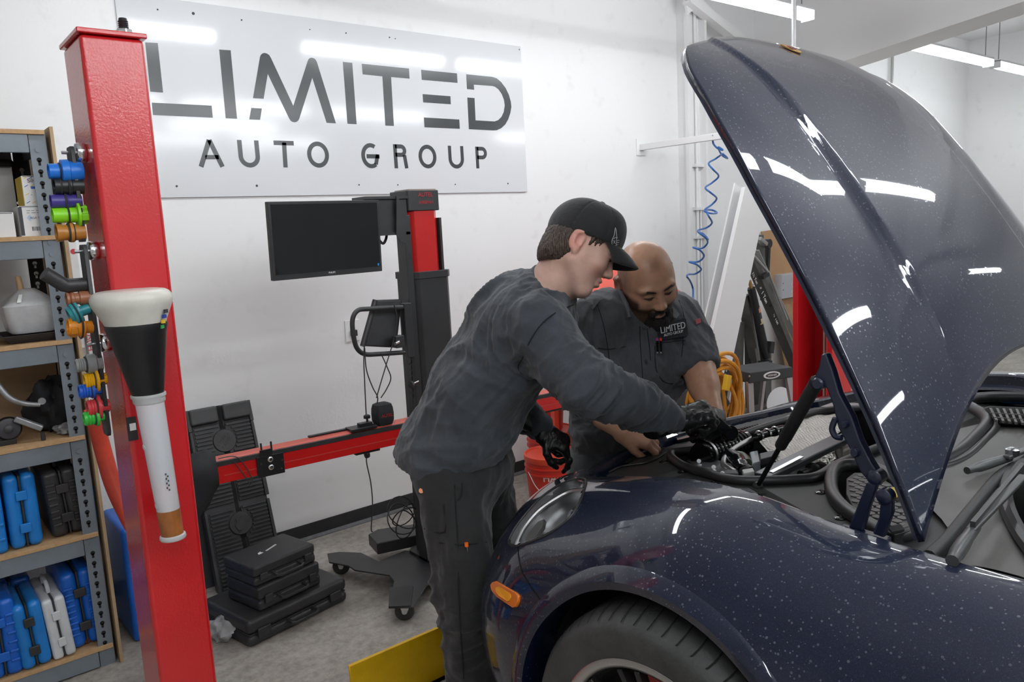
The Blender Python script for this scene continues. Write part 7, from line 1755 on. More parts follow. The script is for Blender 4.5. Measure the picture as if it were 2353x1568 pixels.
ax_ = (J['chest'] - J['hem']).normalized(); lat_ = (J['lsh'] - J['rsh']); lat_ = (lat_ - ax_ * lat_.dot(ax_)).normalized(); fr_ = ax_.cross(lat_) 
# body: head, neck, trunk and arms in one surface
S = SDF((1.02, 1.22, .95), (1.72, 2.02, 1.74), .0036)
head(S, FH, J['neckb'], (.048, .052), nose=1.0, wide=.98, jaw=.95, k=.94)
S.cone(J['neckb'], J['chest'], .075, .10, .03, (fr_, .8)); S.cone(J['chest'], J['mid'], .13, .12, .04, (fr_, .75)); S.cone(J['mid'], J['hem'], .12, .12, .04, (fr_, .75))
S.cone(J['rsh'], J['relb'], .045, .036, .03); S.cone(J['relb'], J['rwr'], .036, .026, .02); S.cone(J['chest'], J['rsh'], .07, .05, .04)
S.cone(J['lsh'], J['lelb'], .045, .036, .03); S.cone(J['lelb'], J['lwr'], .036, .026, .02); S.cone(J['chest'], J['lsh'], .07, .05, .04)
Vb, Qb = S.mesh()
def tone1(co):
    L = FH.loc(co); r, f, u = L[:, 0], L[:, 1], L[:, 2]; c = np.tile(np.array([[.70, .45, .36]], np.float32), (len(co), 1))
    ear = np.exp(-((np.abs(r) - .082) ** 2 / .0002 + (f + .015) ** 2 / .0010 + (u - .0) ** 2 / .0016)); lips = np.exp(-((u + .061) ** 2 / .00010 + (f - .105) ** 2 / .0004 + r ** 2 / .0008))
    ck = np.exp(-((np.abs(r) - .045) ** 2 / .0007 + (f - .07) ** 2 / .0012 + (u + .03) ** 2 / .0010)); ns = np.exp(-(r ** 2 / .0003 + (f - .115) ** 2 / .0006 + (u + .025) ** 2 / .0004))
    for w, t in ((ear, (.72, .31, .25)), (lips, (.50, .22, .19)), (ck * .7, (.70, .35, .28)), (ns * .6, (.70, .34, .27))): c = c * (1 - w[:, None]) + np.array([t], np.float32) * w[:, None]
    br = np.exp(-((np.abs(r) - .031) ** 2 / .00035 + (u - .034) ** 2 / .000018 + (f - .094) ** 2 / .0006)); c = c * (1 - .85 * br[:, None]) + np.array([(.05, .03, .022)], np.float32) * .85 * br[:, None]
    ey = np.exp(-((np.abs(r) - .031) ** 2 / .00022 + (u - .0065) ** 2 / .0000055 + (f - .094) ** 2 / .0004)); c = c * (1 - .9 * ey[:, None]) + np.array([(.03, .02, .018)], np.float32) * .9 * ey[:, None]
    return c
np_obj('body', Vb, Qb, m_skin1, p1, 1, tone=tone1)
# hair below the cap
S = SDF(FH.c - V(.16, .16, .16), FH.c + V(.16, .16, .16), .0035)
S.ell(FH(0, -.012, .006), (.079, .087, .086), FH.M, .01); S.ell(FH(0, -.062, -.050), (.050, .028, .040), FH.M, .03)
S.cut(FH(0, -.005, 0), FH.f * .9 + FH.u * -.25); S.cut(FH(0, -.06, -.076), FH.u * -1 + FH.f * .45); 
S2 = S
for s_ in (-1, 1): S.ell(FH(s_ * .082, -.014, .0), (.016, .028, .037), FH.M, .004, 's')
S.cone(FH(.070, .020, .036), FH(.073, .018, .006), .007, .0035, .006); S.cone(FH(.066, .034, .036), FH(.070, .031, .012), .006, .0025, .006); S.cone(FH(.061, .044, .038), FH(.066, .042, .018), .005, .0025, .006)
S.cone(FH(-.074, .022, .034), FH(-.077, .020, .008), .010, .005, .006)
Vh, Qh = S.mesh(); np_obj('hair', Vh, Qh, m_hair, p1, 1, disp=lambda co, no: folds(co, tuple(FH.u * 1 + FH.f * .5), .0022, 150, 4, .10))
for s_ in (-1, 1):
    k_ = .94
    MB().tube([FH(s_ * a_ * k_, b_ * k_, c_ * k_) for a_, b_, c_ in ((.014, .0985, .030), (.030, .0985, .036), (.046, .086, .034))], [.0026, .0028, .0014], 8, smooth=5).build('eyebrow', m_hair, p1, True)
    MB().tube([FH(s_ * a_ * k_, b_ * k_, c_ * k_) for a_, b_, c_ in ((.0165, .0915, .0085), (.024, .0955, .0065), (.033, .0962, .0058), (.046, .0865, .0085))], [.0010, .0017, .0018, .0010], 8, smooth=5).build('eyelashes', mat('lash_dark', (.02, .013, .01), .6), p1, True)
# cap: dome, brim, button, band
S = SDF(FH.c - V(.19, .19, .19), FH.c + V(.19, .19, .19), .0038)
S.ell(FH(0, -.006, .040), (.083, .100, .094), FH.M, .01); S.ell(FH(0, .048, .068), (.060, .040, .058), FH.M, .05)
S.cut(FH(0, 0, .024), FH.u * -1 + FH.f * .2)
Vc, Qc = S.mesh()
def capd(co, no):
    L = FH.loc(co); a = np.arctan2(L[:, 0], L[:, 1] + .004); return -.0022 * np.exp(-((np.abs(((a / (math.pi / 3)) + .5) % 1 - .5)) / .03) ** 2)
bvc0 = bvh_of(np_obj('cap', Vc, Qc, m_cap, p1, 1, disp=capd))
rows = []
for i in range(25):
    a = -1.15 + 2.3 * i / 24; r = []
    for j in range(9):
        t = j / 8; ln = .074 * math.cos(a * .72) ** .8 * t
        rr = V(math.sin(a) * .077, .090 * math.cos(a) + .004, 0); x = rr.x * (1 - .10 * t); y = rr.y + ln; z = .046 + .006 * math.cos(a * 1.2) - .004 * t - .030 * (math.sin(a) ** 2) * (.25 + t * .75) - .018 * t * t
        r.append(FH(x, y, z))
    rows.append(r)
br_ = MB().loft(rows, closed=False, cap=False).build('cap_brim', m_cap, p1, True); md = br_.modifiers.new('s', 'SOLIDIFY'); md.thickness = .005; md.offset = 0
MB().lathe([(.009, -.003), (.010, .002), (.006, .006), (.001, .007)], FH(0, -.002, .1335), FH.u, 16).build('cap_button', m_cap, p1, True)
# logo on the cap front: outlined bottle-like emblem
bvc = bvc0
def oncap(x, y):
    d = ray(x, y).normalized(); loc, n_, _, _ = bvc.ray_cast(CP, d); return loc + (-d) * .0012 if loc is not None else None
zl = lambda x, y: (1260 + x / 6.03, 430 + y / 6.03)
lg = [(930, 562), (922, 600), (915, 660), (905, 690), (885, 730), (880, 780), (895, 812), (918, 820), (940, 808), (948, 770), (945, 720), (950, 690), (944, 640), (938, 590)]
lp_ = [oncap(*zl(x, y)) for x, y in lg]; lp_ = [p for p in lp_ if p is not None]
m_lg = mat('logo_white', (.55, .55, .56), .6)
if len(lp_) > 5: MB().tube(lp_, .0008, 5, closed=True).build('cap_logo', m_lg, p1, True)
for k_, pts_ in enumerate([[(905, 720), (925, 700), (960, 705)], [(905, 780), (925, 745), (900, 740), (930, 785)], [(955, 740), (985, 738)], [(950, 770), (980, 768)], [(945, 800), (970, 800)]]):
    q = [oncap(*zl(x, y)) for x, y in pts_]; q = [p for p in q if p is not None]
    if len(q) > 1: MB().tube(q, .0008, 5).build('cap_logo', m_lg, p1, True)
# sweatshirt
S = SDF((.98, 1.18, .88), (1.75, 2.05, 1.60), .0052)
flt = (fr_, .80)
S.cone(J['hem'], J['mid'], .160, .165, .05, flt); S.cone(J['mid'], J['chest'], .165, .150, .05, flt); S.cone(J['chest'], J['neckb'].lerp(J['chest'], .25), .15, .085, .06, flt)
S.ell(J['scap'], (.085, .085, .085), None, .06)
S.ell(atD(1075, 990, 2.22), (.115, .12, .11), None, .06); S.ell(atD(1010, 1030, 2.25), (.10, .11, .09), None, .05)
S.cone(J['chest'].lerp(J['neckb'], .3), J['rsh'], .105, .082, .05); S.cone(J['chest'].lerp(J['neckb'], .3), J['lsh'], .105, .08, .05)
S.cone(J['rsh'], J['relb'], .083, .066, .04); S.cone(J['relb'], J['relb'].lerp(J['rwr'], .55), .066, .054, .02); S.cone(J['relb'].lerp(J['rwr'], .55), J['rwr'], .052, .036, .02)
S.cone(J['lsh'], J['lelb'], .080, .062, .04); S.cone(J['lelb'], J['lwr'], .060, .040, .02)
hp0 = atD(1022, 1080, 2.28); S.cut(hp0, -(J['mid'] - J['hem']).normalized() * .8 + V(0, 0, -.35) + RT * -.02)
S.cut(J['neckb'] + (FH(0, -.03, -.05) - J['neckb']).normalized() * .012, (FH(0, -.03, -.05) - J['neckb']).normalized() + RT * .25, .12)
Vs, Qs = S.mesh()
def sw_disp(co, no):
    d1 = tuple(world_dir(.55, .8, 0)); arm = near(co, J['relb'], .14) + near(co, J['relb'].lerp(J['rwr'], .6), .13) + near(co, J['lelb'], .12)
    base = folds(co, d1, .014, 14, 1); low = near(co, J['hem'], .22); pit = near(co, J['rsh'].lerp(J['mid'], .45), .16)
    adir = tuple((J['rwr'] - J['rsh']).normalized().cross(FW)); 
    return base * (1 - np.clip(arm, 0, .8)) * (.7 + .9 * pit) + folds(co, adir, .017, 19, 5, .35) * np.clip(arm, 0, 1) + folds(co, tuple(world_dir(1, .25, 0)), .020, 12, 8, .2) * low + folds(co, tuple(world_dir(.7, -.6, 0)), .016, 14, 12, .2) * pit
bvs = bvh_of(np_obj('sweatshirt', Vs, Qs, m_sweat, p1, 2, disp=sw_disp))
# crew collar, armhole seam
nb_ = J['neckb'] + (FH(0, -.03, -.05) - J['neckb']).normalized() * .006; na = ((FH(0, -.03, -.05) - J['neckb']).normalized() + RT * .25).normalized(); u_, w_ = MB().frame(na)
MB().tube([nb_ + (u_ * math.cos(a) + w_ * math.sin(a)) * .061 for a in [2 * math.pi * i / 40 for i in range(40)]], .010, 10, closed=True).build('collar', m_sweat, p1, True)
def on_shirt(x, y, off=.002, bv=None):
    d = ray(x, y).normalized(); loc, n_, _, _ = (bv or bvs).ray_cast(CP, d); return loc - d * off if loc is not None else None
m_seam = mat('seam_dark', (.008, .009, .011), .9)
sp_ = [on_shirt(x, y, .0015) for x, y in ((1318, 700), (1275, 720), (1240, 750), (1215, 790), (1200, 825), (1190, 845), (1200, 860))]; sp_ = [p for p in sp_ if p is not None]
MB().tube(sp_, .0016, 6, smooth=4).build('armhole_seam', m_seam, p1, True)
# trousers
S = SDF((.95, 1.50, .24), (1.62, 2.15, 1.10), .0075)
S.ell((J['rhip'] + J['lhip']) / 2 + V(0, 0, .02), (.140, .140, .12), None, .05)
S.cone(J['rhip'], J['rknee'], .100, .070, .05); S.cone(J['rknee'], J['rank'], .068, .068, .04); S.cone(J['lhip'], J['lknee'], .100, .072, .05); S.cone(J['lknee'], J['lank'], .070, .068, .04)
S.cut(J['rank'] + V(0, 0, -.045), (0, 0, -1), .13); S.cut(J['lank'] + V(0, 0, -.045), (0, 0, -1), .13)
Vt, Qt = S.mesh()
def tr_disp(co, no): kn = near(co, J['rknee'], .18) + near(co, J['lknee'], .18) + near(co, J['rank'], .15); return folds(co, (0, 0, 1), .011, 12, 21) + folds(co, tuple(world_dir(1, .35, 0)), .018, 14, 23, .3) * np.clip(kn, 0, 1)
bvt = bvh_of(np_obj('trousers', Vt, Qt, m_pants, p1, 2, disp=tr_disp))
def on_tr(x, y, off=.002): return on_shirt(x, y, off, bvt)
def seam(pts, nm, m=m_seam, r=.0018, par=p1): 
    q = [on_tr(x, y, .002) for x, y in pts]; q = [p for p in q if p is not None]
    if len(q) > 1: return MB().tube(q, r, 6, smooth=4).build(nm, m, par, True)
seam([(1045, 1115), (1048, 1180), (1052, 1235), (1054, 1330), (1058, 1440), (1066, 1560)], 'side_seam'); seam([(1062, 1110), (1060, 1140), (1052, 1150)], 'pocket_edge'); seam([(975, 1215), (1022, 1223), (1020, 1160)], 'pocket_edge'); seam([(1010, 1248), (1060, 1252), (1118, 1246)], 'cargo_pocket_edge')
tg = on_tr(968, 1128, .003)
if tg: 
    dd = (CP - tg).normalized(); t_ = MB().box(tg, (.020, .002, .016), basis(RT, dd, UP)).build('brand_tag', mat('tag_dark', (.02, .02, .03), .6), p1)
    MB().lathe([(.007, 0), (.007, .001)], tg + dd * .001, dd, 16).build('tag_emblem', mat('tag_orange', (.75, .28, .12), .5), t_)
pen = on_tr(1072, 1253, .005)
if pen: MB().cyl(pen + V(0, 0, .006), pen + V(0, 0, -.004), .0055, 10).build('pen_cap', mat('pen_orange', (.85, .16, .02), .4), p1, True); MB().cyl(pen + V(.001, 0, -.004), pen + V(.003, 0, -.035), .001, 6).build('pen_clip', m_zinc, p1, True)
# shoes on the runway deck
for k_, zz_ in ((J['rank'], RW), (J['lank'], RW if J['lank'].y < 2.0 else 0.0)):
    fd = V(.6, -.5, 0).normalized(); S = SDF((k_.x - .2, k_.y - .25, zz_ - .01), (k_.x + .25, k_.y + .2, zz_ + .22), .008)
    S.cone(V(k_.x, k_.y, zz_ + .12), V(k_.x, k_.y, zz_ + .05), .055, .055, .03); S.cone(V(k_.x, k_.y, zz_ + .045) - fd * .05, V(k_.x, k_.y, zz_ + .04) + fd * .10, .045, .045, .03); S.cut(V(k_.x, k_.y, zz_ + .001), (0, 0, -1))
    a, q = S.mesh(); np_obj('shoe', a, q, m_blackp, p1, 1)
# gloves: right hand closed round the wrench, left hand pinching
def glove_mesh(w, lo, hi, fn, nm, par, m=m_glove, h=.0026, sm_=1):
    S = SDF(w + V(*lo), w + V(*hi), h); fn(S); a, q = S.mesh()
    return np_obj(nm, a, q, m, par, sm_, disp=lambda co, no: folds(co, tuple(RT * .3 + UP), .0016, 60, 31, .3) if m is m_glove else np.zeros(len(co), np.float32))
GW = J['rwr'] + (J['rwr'] - J['relb']).normalized() * .012
gd = world_dir(.90, .22, .12).normalized(); gn = world_dir(-.20, .80, -.58).normalized()
def g_right(S):
    hand(S, GW, gd, gn, -1, [(55, 85, 45), (60, 90, 45), (64, 92, 45), (68, 95, 45)], [(.7, .5, -.6, .034), (.75, -.1, -.7, .03), (.6, -.5, -.6, .024)], 1.0)
    S.cone(GW - gd * .062, GW - gd * .03, .034, .030, .01)
glove_mesh(GW, (-.16, -.16, -.16), (.18, .16, .16), g_right, 'glove', p1)
GL = J['lwr'] + (J['lwr'] - J['lelb']).normalized() * .01
ld = world_dir(.80, -.52, -.02).normalized(); ln_ = world_dir(.55, .62, -.45).normalized()
def g_left(S):
    hand(S, GL, ld, ln_, 1, [(32, 40, 22), (48, 72, 40), (55, 80, 45), (60, 85, 45)], [(.55, .62, -.45, .036), (.75, .1, -.5, .032), (.85, -.25, -.3, .026)], .98)
    S.cone(GL - ld * .06, GL - ld * .03, .036, .031, .01)
glove_mesh(GL, (-.16, -.16, -.18), (.18, .16, .16), g_left, 'glove', p1)
# wrench held between the two men
wr0 = atD(1612, 938, 2.17); wr1 = atD(1688, 1006, 2.20)
wt = thing('wrench', 'black ratchet wrench gripped by two gloved hands over the engine', 'wrench', wr1)
wdir = (wr1 - wr0).normalized(); 
MB().bar(wr0, wr0.lerp(wr1, .82), .030, .016, -FW).build('handle', m_blackgloss, wt, bevel=.005)
MB().lathe([(.004, -.012), (.020, -.012), (.023, -.006), (.023, .006), (.020, .012), (.004, .012)], wr0.lerp(wr1, .86), -FW + UP * .4, 22).build('head', m_blackgloss, wt, True)
MB().lathe([(.008, 0), (.008, .004), (.003, .005)], wr0.lerp(wr1, .45) - FW * .009, -FW, 12).build('pivot_pin', m_dsteel, wt, True)
# ------------------------------------------------------------------ bald man in grey work shirt
m_skin2 = skin_mat('skin_tan', (.46, .235, .14), .34); m_shirt = cloth_mat('work_shirt', (.115, .122, .137), (.065, .07, .08)); m_shirtd = cloth_mat('shirt_panel', (.030, .031, .034), (.02, .021, .023)); m_pants2 = cloth_mat('grey_trousers', (.085, .092, .097), (.05, .054, .058))
K = {k: atD(*v) for k, v in dict(head=(1484, 645, 2.42), neckb=(1462, 728, 2.52), rsh=(1372, 738, 2.44), lsh=(1562, 735, 2.62), chest=(1470, 830, 2.58), belly=(1425, 950, 2.60), pelv=(1415, 1060, 2.66), lelb=(1606, 850, 2.48), lwr=(1640, 962, 2.35), relb=(1330, 905, 2.47), rwr=(1412, 976, 2.38), rhand=(1455, 1003, 2.34)).items()}
p2 = thing('person', 'person in grey short-sleeved work shirt with name patch bending over the car front', 'person', (K['pelv'].x, K['pelv'].y + .12, 0))
FB = Frame(K['head'], world_dir(.30, -.60, -.74), world_dir(-.17, .85, -.56))
S = SDF((1.50, 1.28, .93), (2.30, 2.10, 1.64), .0036)
head(S, FB, K['neckb'] + V(0, .02, .0), (.064, .070), nose=.97, wide=1.07, jaw=1.12, k=1.0)
latb = (K['lsh'] - K['rsh']).normalized()
S.cone(K['rsh'].lerp(K['lsh'], .25), K['rsh'].lerp(K['lsh'], .75), .075, .075, .05); S.cone(K['chest'], K['belly'], .11, .10, .05); S.cone(K['neckb'], K['chest'], .09, .12, .05)
S.cone(K['rsh'], K['relb'], .055, .045, .03); S.cone(K['relb'], K['rwr'], .040, .028, .02)
S.cone(K['lsh'], K['lelb'], .055, .045, .03); S.cone(K['lelb'], K['lelb'].lerp(K['lwr'], .35), .047, .046, .03); S.cone(K['lelb'].lerp(K['lwr'], .3), K['lwr'], .046, .032, .02)
rd = world_dir(.93, -.36, .0).normalized(); rn = world_dir(.10, .62, -.72).normalized()
hand(S, K['rwr'] + rd * .012, rd, rn, 1, [(30, 55, 30), (35, 60, 30), (38, 62, 30), (42, 65, 30)], [(.85, .35, -.3, .034), (.9, .0, -.45, .03), (.85, -.2, -.5, .024)], 1.05, k=.006)
Vb, Qb = S.mesh()
def tone2(co):
    L = FB.loc(co); r, f, u = L[:, 0], L[:, 1], L[:, 2]; n = len(co); c = np.tile(np.array([[.66, .37, .24]], np.float32), (n, 1))
    isH = (np.abs(r) < .12) & (np.abs(f) < .14) & (u > -.14) & (u < .15)
    # cropped stubble round the sides and back of the head
    side = np.clip((np.abs(r) - .040 - .25 * np.clip(u - .03, -.05, .1)) / .03, 0, 1) * np.clip((.055 - f) / .03, 0, 1) * np.clip((u - .0) / .02, 0, 1) * np.clip((.118 - u) / .02, 0, 1); back = np.clip((-f - .02) / .03, 0, 1) * np.clip((.11 - u) / .03, 0, 1); st = np.clip(np.maximum(side, back), 0, 1) * isH
    front = np.clip((u - .075) / .02, 0, 1) * np.clip((f - .03) / .03, 0, 1) * np.clip((.03 - np.abs(r)) / .02, 0, 1) * isH
    nz = vnoise(co * 420, 3); c = c * (1 - (.42 + .25 * nz)[:, None] * st[:, None]) ; c = c * (1 - .35 * front[:, None])
    ear = np.exp(-((np.abs(r) - .088) ** 2 / .0002 + (f + .015) ** 2 / .001 + u ** 2 / .0016)) * isH; c = c * (1 - ear[:, None]) + np.array([(.50, .19, .12)], np.float32) * ear[:, None]
    lips = np.exp(-((u + .061) ** 2 / .00009 + (f - .106) ** 2 / .0004 + r ** 2 / .0006)) * isH; c = c * (1 - .7 * lips[:, None]) + np.array([(.28, .11, .09)], np.float32) * .7 * lips[:, None]
    br = np.exp(-((np.abs(r) - .033) ** 2 / .00048 + (u - .030 - .12 * (np.abs(r) - .033)) ** 2 / .000026 + (f - .094) ** 2 / .0007)) * isH; c = c * (1 - .93 * br[:, None]) + np.array([(.02, .012, .01)], np.float32) * .93 * br[:, None]
    ey = np.exp(-((np.abs(r) - .031) ** 2 / .00026 + (u - .0055) ** 2 / .000008 + (f - .092) ** 2 / .0005)) * isH; c = c * (1 - .92 * ey[:, None]) + np.array([(.018, .011, .01)], np.float32) * .92 * ey[:, None]
    # beard shadow on cheeks and jaw
    bd = np.clip((-.030 - u + .25 * np.clip(np.abs(r) - .04, 0, .1)) / .012, 0, 1) * np.clip((u + .14) / .02, 0, 1) * isH; bd = np.maximum(bd, isH * np.clip((np.abs(r) - .058) / .008, 0, 1) * np.clip((.004 - u) / .015, 0, 1) * np.clip((f - .0) / .015, 0, 1)); bd = bd * (1 - np.clip(lips * 1.4, 0, 1))
    bd = bd * np.clip((f + .0) / .02, 0, 1); c = c * (1 - (.80 + .15 * nz)[:, None] * bd[:, None]) + np.array([(.016, .011, .009)], np.float32) * (.80 * bd[:, None])
    return c
np_obj('body', Vb, Qb, m_skin2, p2, 1, tone=tone2)
for s_ in (-1, 1):
    MB().tube([FB(s_ * a_, b_, c_) for a_, b_, c_ in ((.013, .0990, .0245), (.024, .1005, .0300), (.038, .0955, .0335), (.052, .0830, .0295))], [.0024, .0034, .0032, .0014], 8, smooth=5).build('eyebrow', mat('brow_black', (.014, .01, .008), .6), p2, True)
    MB().tube([FB(s_ * a_, b_, c_) for a_, b_, c_ in ((.0165, .0920, .0075), (.025, .0962, .0052), (.034, .0962, .0048), (.047, .0862, .0075))], [.0010, .0016, .0017, .0010], 8, smooth=5).build('eyelashes', MATS['lash_dark'], p2, True)
# full beard
m_beard = mat('beard', (.018, .013, .011), .6); nt, b = nodes(m_beard); tc = nt.nodes.new('ShaderNodeTexCoord'); bq = nt.nodes.new('ShaderNodeBump'); bq.inputs['Strength'].default_value = 1; bq.inputs['Distance'].default_value = .004; n_ = noise(nt, tc, 330, 3); nt.links.new(n_.outputs['Fac'], bq.inputs['Height']); nt.links.new(bq.outputs['Normal'], b.inputs['Normal'])
cr = ramp(nt, n_.outputs['Fac'], [(.4, (.010, .007, .006)), (.62, (.035, .027, .024)), (.75, (.16, .14, .13))]); nt.links.new(cr.outputs['Color'], b.inputs['Base Color'])
S = SDF(FB.c - V(.2, .2, .22), FB.c + V(.2, .2, .2), .0034)
S.ell(FB(0, .074, -.100), (.043, .036, .030), FB.M, .02); S.ell(FB(0, .078, -.128), (.034, .026, .034), FB.M, .03)
for s_ in (-1, 1): S.cone(FB(s_ * .066, .012, -.050), FB(s_ * .034, .068, -.095), .012, .020, .02); S.cone(FB(s_ * .072, .004, -.005), FB(s_ * .066, .012, -.05), .005, .012, .01); S.cone(FB(0, .106, -.046), FB(s_ * .026, .094, -.060), .0065, .007, .006); S.cone(FB(s_ * .026, .094, -.060), FB(s_ * .028, .084, -.092), .008, .012, .01)
S.ell(FB(0, .112, -.0605), (.022, .020, .0065), FB.M, .004, 's')
a, q = S.mesh(); np_obj('beard', a, q, m_beard, p2, 1, disp=lambda co, no: folds(co, tuple(FB.u), .004, 120, 44, .15))
# work shirt
S = SDF((1.48, 1.30, .80), (2.36, 2.14, 1.56), .0052)
frb = latb.cross((K['chest'] - K['pelv']).normalized())
fl2 = (frb, .78)
S.cone(K['rsh'].lerp(K['lsh'], .2), K['rsh'].lerp(K['lsh'], .8), .088, .088, .05); S.cone(K['chest'], K['belly'], .176, .158, .06, fl2); S.cone(K['belly'], K['pelv'], .158, .150, .05, fl2); S.cone(K['neckb'], K['chest'], .10, .16, .06, fl2)
S.cone(K['rsh'], K['relb'].lerp(K['rsh'], .02), .085, .078, .05); S.cone(K['lsh'], K['lelb'].lerp(K['lsh'], .12), .078, .068, .05)
S.cut(atD(1622, 838, 2.47), (K['lelb'] - K['lsh']).normalized() * .8 + V(0, 0, -.35) + RT * .15, .095)
S.cut(K['relb'] + (K['relb'] - K['rsh']).normalized() * .02, (K['relb'] - K['rsh']), .12)
S.cut(atD(1400, 1062, 2.66), V(0, 0, -1) + RT * .12)
S.cut(K['neckb'] + V(0, 0, .055), world_dir(-.15, .9, -.35), .10)
Vs, Qs = S.mesh()
def sh_disp(co, no):
    pit = near(co, K['rsh'].lerp(K['chest'], .5), .15) + near(co, K['lsh'].lerp(K['chest'], .5), .12); low = near(co, K['pelv'], .2); arm = near(co, K['lsh'].lerp(K['lelb'], .6), .12) + near(co, K['rsh'].lerp(K['relb'], .6), .14)
    return folds(co, (0, .2, 1), .011, 14, 61) + folds(co, tuple(world_dir(-.5, .8, 0)), .014, 15, 63, .2) * np.clip(pit, 0, 1) + folds(co, tuple(world_dir(1, .2, 0)), .017, 14, 66, .25) * low + folds(co, tuple(world_dir(.5, -.8, 0)), .014, 18, 68, .3) * np.clip(arm, 0, 1)
bvs2 = bvh_of(np_obj('work_shirt', Vs, Qs, m_shirt, p2, 2, disp=sh_disp))
def on2(x, y, off=.004): 
    d = ray(x, y).normalized(); loc, n_, _, _ = bvs2.ray_cast(CP, d); return loc - d * off if loc is not None else None
def decal(pts, nm, m, off=.006, th=.003, par=p2, bv=.001):
    q = [on2(x, y, off) for x, y in pts]; q = [p for p in q if p is not None]
    if len(q) < 3: return None
    return MB().prism(q, -FW * th).build(nm, m, par, bevel=bv)
def sline(pts, nm, m=m_seam, r=.0011, off=.0015):
    q = [on2(x, y, off) for x, y in pts]; q = [p for p in q if p is not None]
    if len(q) > 1: return MB().tube(q, r, 6, smooth=4).build(nm, m, p2, True)
# collar flaps, placket, chest patch, pockets, sleeve tag, elastic shoulder panel
def flap(pts, nm, m=m_shirt):
    q = [Vector(p) for p in pts]; o = MB().add(q, [tuple(range(len(q)))]).build(nm, m, p2); md = o.modifiers.new('s', 'SOLIDIFY'); md.thickness = .005; return o
flap([atD(1422, 655, 2.42), atD(1445, 700, 2.37), atD(1452, 728, 2.36), atD(1427, 736, 2.40), atD(1418, 700, 2.43)], 'collar')
flap([atD(1543, 700, 2.47), atD(1562, 722, 2.47), atD(1555, 732, 2.44), atD(1533, 724, 2.42), atD(1530, 705, 2.44)], 'collar')
sline([(1470, 750), (1472, 800), (1476, 860), (1478, 930), (1474, 990)], 'placket_edge'); sline([(1487, 755), (1494, 820), (1496, 900), (1492, 960)], 'placket_edge')
sline([(1375, 800), (1400, 803), (1437, 797)], 'pocket_edge'); sline([(1505, 790), (1540, 786), (1575, 782)], 'pocket_edge'); sline([(1505, 795), (1508, 850), (1530, 880), (1566, 870), (1572, 790)], 'pocket_edge')
sline([(1372, 700), (1385, 740), (1395, 790), (1400, 830)], 'armhole_seam'); sline([(1560, 690), (1572, 730), (1570, 780), (1566, 820)], 'armhole_seam')
for x, y in ((1474, 752), (1478, 830), (1480, 900)):
    q = on2(x + 6, y, .007)
    if q: MB().lathe([(.005, 0), (.005, .0015), (.002, .002)], q, -FW, 12).build('button', m_blackp, p2, True)
pt = decal([(1510, 752), (1516, 748), (1570, 731), (1576, 733), (1581, 768), (1577, 773), (1521, 782), (1513, 779)], 'chest_patch', mat('patch_navy', (.008, .010, .016), .7), .007, .003)
if pt:
    a = on2(1515, 757, .016); c = on2(1576, 743, .016); ex_ = (c - a).normalized(); mid = (on2(1546, 753, 0.019) or (a + c) / 2)
    m_wthr = mat('thread_white', (.75, .75, .76), .6)
    put_text('LIMITED', .02, mid + (-FW) * .004, ex_, UP, m_wthr, p2, 'patch_lettering', width=(c - a).length * .92)
    put_text('AUTO GROUP', .02, (on2(1547, 766, 0.019) or mid) + (-FW) * .004, ex_, UP, m_wthr, p2, 'patch_lettering', width=(c - a).length * .72)
rt = decal([(1597, 735), (1609, 731), (1611, 741), (1600, 746)], 'sleeve_tag', mat('tag_red', (.40, .035, .04), .6), .008, .002)
decal([(1340, 685), (1352, 668), (1380, 690), (1362, 712)], 'elastic_panel', m_shirtd, .006, .003)
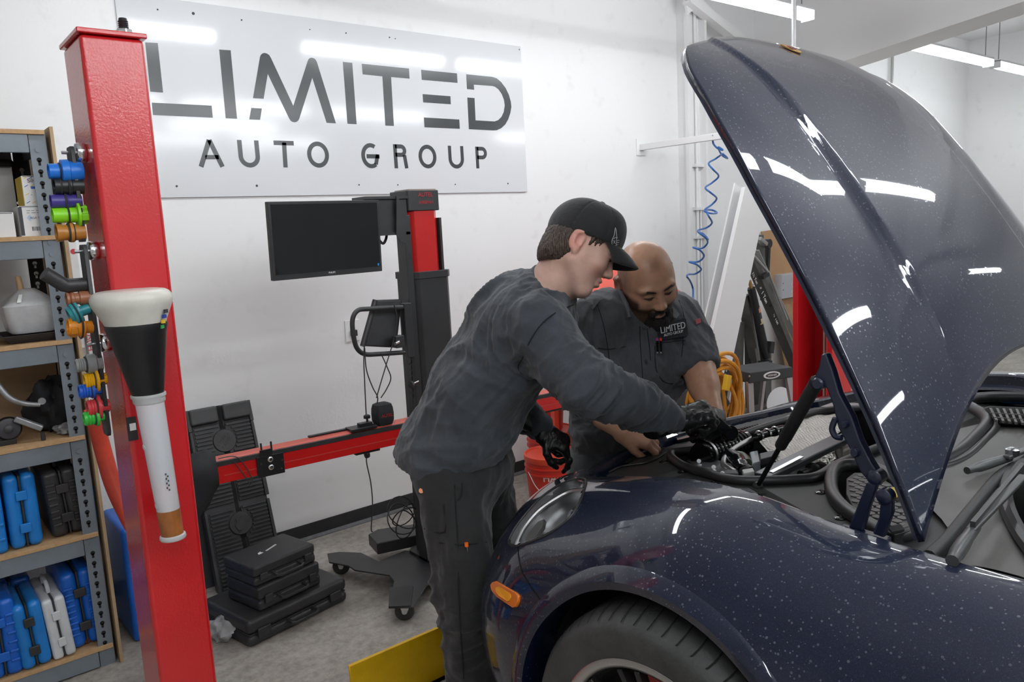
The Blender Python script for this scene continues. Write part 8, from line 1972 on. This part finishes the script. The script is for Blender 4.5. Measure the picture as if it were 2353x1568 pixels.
for (x, c_) in ((1510, (.5, .04, .35)), (1518, (.75, .06, .03))):
    q0_ = on2(x, 783, .012); q1_ = on2(x + 1, 808, .012)
    if q0_ and q1_: pn = MB().cyl(q0_, q1_, .0035, 10).build('pocket_pen', m_blackgloss, p2, True); MB().lathe([(.0042, 0), (.0042, .006), (.003, .008)], q0_, (q0_ - q1_), 10).build('pen_cap', mat('pen_%d' % int(c_[0] * 100), c_, .4), pn, True); MB().cyl(q1_, q1_ + (q1_ - q0_) * .15, .0036, 8).build('pen_ring', m_zinc, pn, True)
# glove on his left hand, gripping at the engine
G2 = K['lwr']; d2 = world_dir(-.10, -.92, -.2).normalized(); n2_ = world_dir(-.30, .25, -.9).normalized()
gc = atD(1642, 992, 2.24)
def g2(S):
    hand(S, G2, (gc - G2).normalized(), world_dir(.55, .35, -.75), 1, [(48, 70, 40), (52, 75, 40), (56, 78, 40), (60, 80, 40)], [(.6, .7, -.3, .034), (.8, .3, -.5, .03), (.8, -.1, -.6, .024)], 1.08)
    S.cone(G2 - (gc - G2).normalized() * .02, G2, .036, .034, .01)
glove_mesh(G2, (-.18, -.2, -.2), (.16, .14, .10), g2, 'glove', p2)
# trousers and boots
hipL, hipR = K['pelv'] + latb * .085, K['pelv'] - latb * .075
kL, kR = V(hipL.x + .02, hipL.y + .02, .48), V(hipR.x - .04, hipR.y + .03, .48); aL, aR = V(kL.x + .01, kL.y + .10, .09), V(kR.x - .02, kR.y + .10, .09)
S = SDF((1.45, 1.60, .03), (2.25, 2.25, 1.02), .009)
S.ell(K['pelv'] + V(0, .02, -.02), (.145, .13, .13), None, .05); S.cone(hipL, kL, .098, .082, .05); S.cone(hipR, kR, .098, .082, .05); S.cone(kL, aL, .088, .08, .03); S.cone(kR, aR, .088, .08, .03)
a, q = S.mesh(); np_obj('trousers', a, q, m_pants2, p2, 2, disp=lambda co, no: folds(co, (0, 0, 1), .006, 12, 71))
for k_ in (aL, aR):
    S = SDF((k_.x - .1, k_.y - .28, -.01), (k_.x + .1, k_.y + .14, .2), .009); S.cone(k_, V(k_.x, k_.y, .05), .055, .055, .03); S.cone(V(k_.x, k_.y + .04, .045), V(k_.x, k_.y - .16, .042), .05, .045, .03); S.cut(V(k_.x, k_.y, .001), (0, 0, -1)); a, q = S.mesh(); np_obj('boot', a, q, m_blackp, p2, 1)
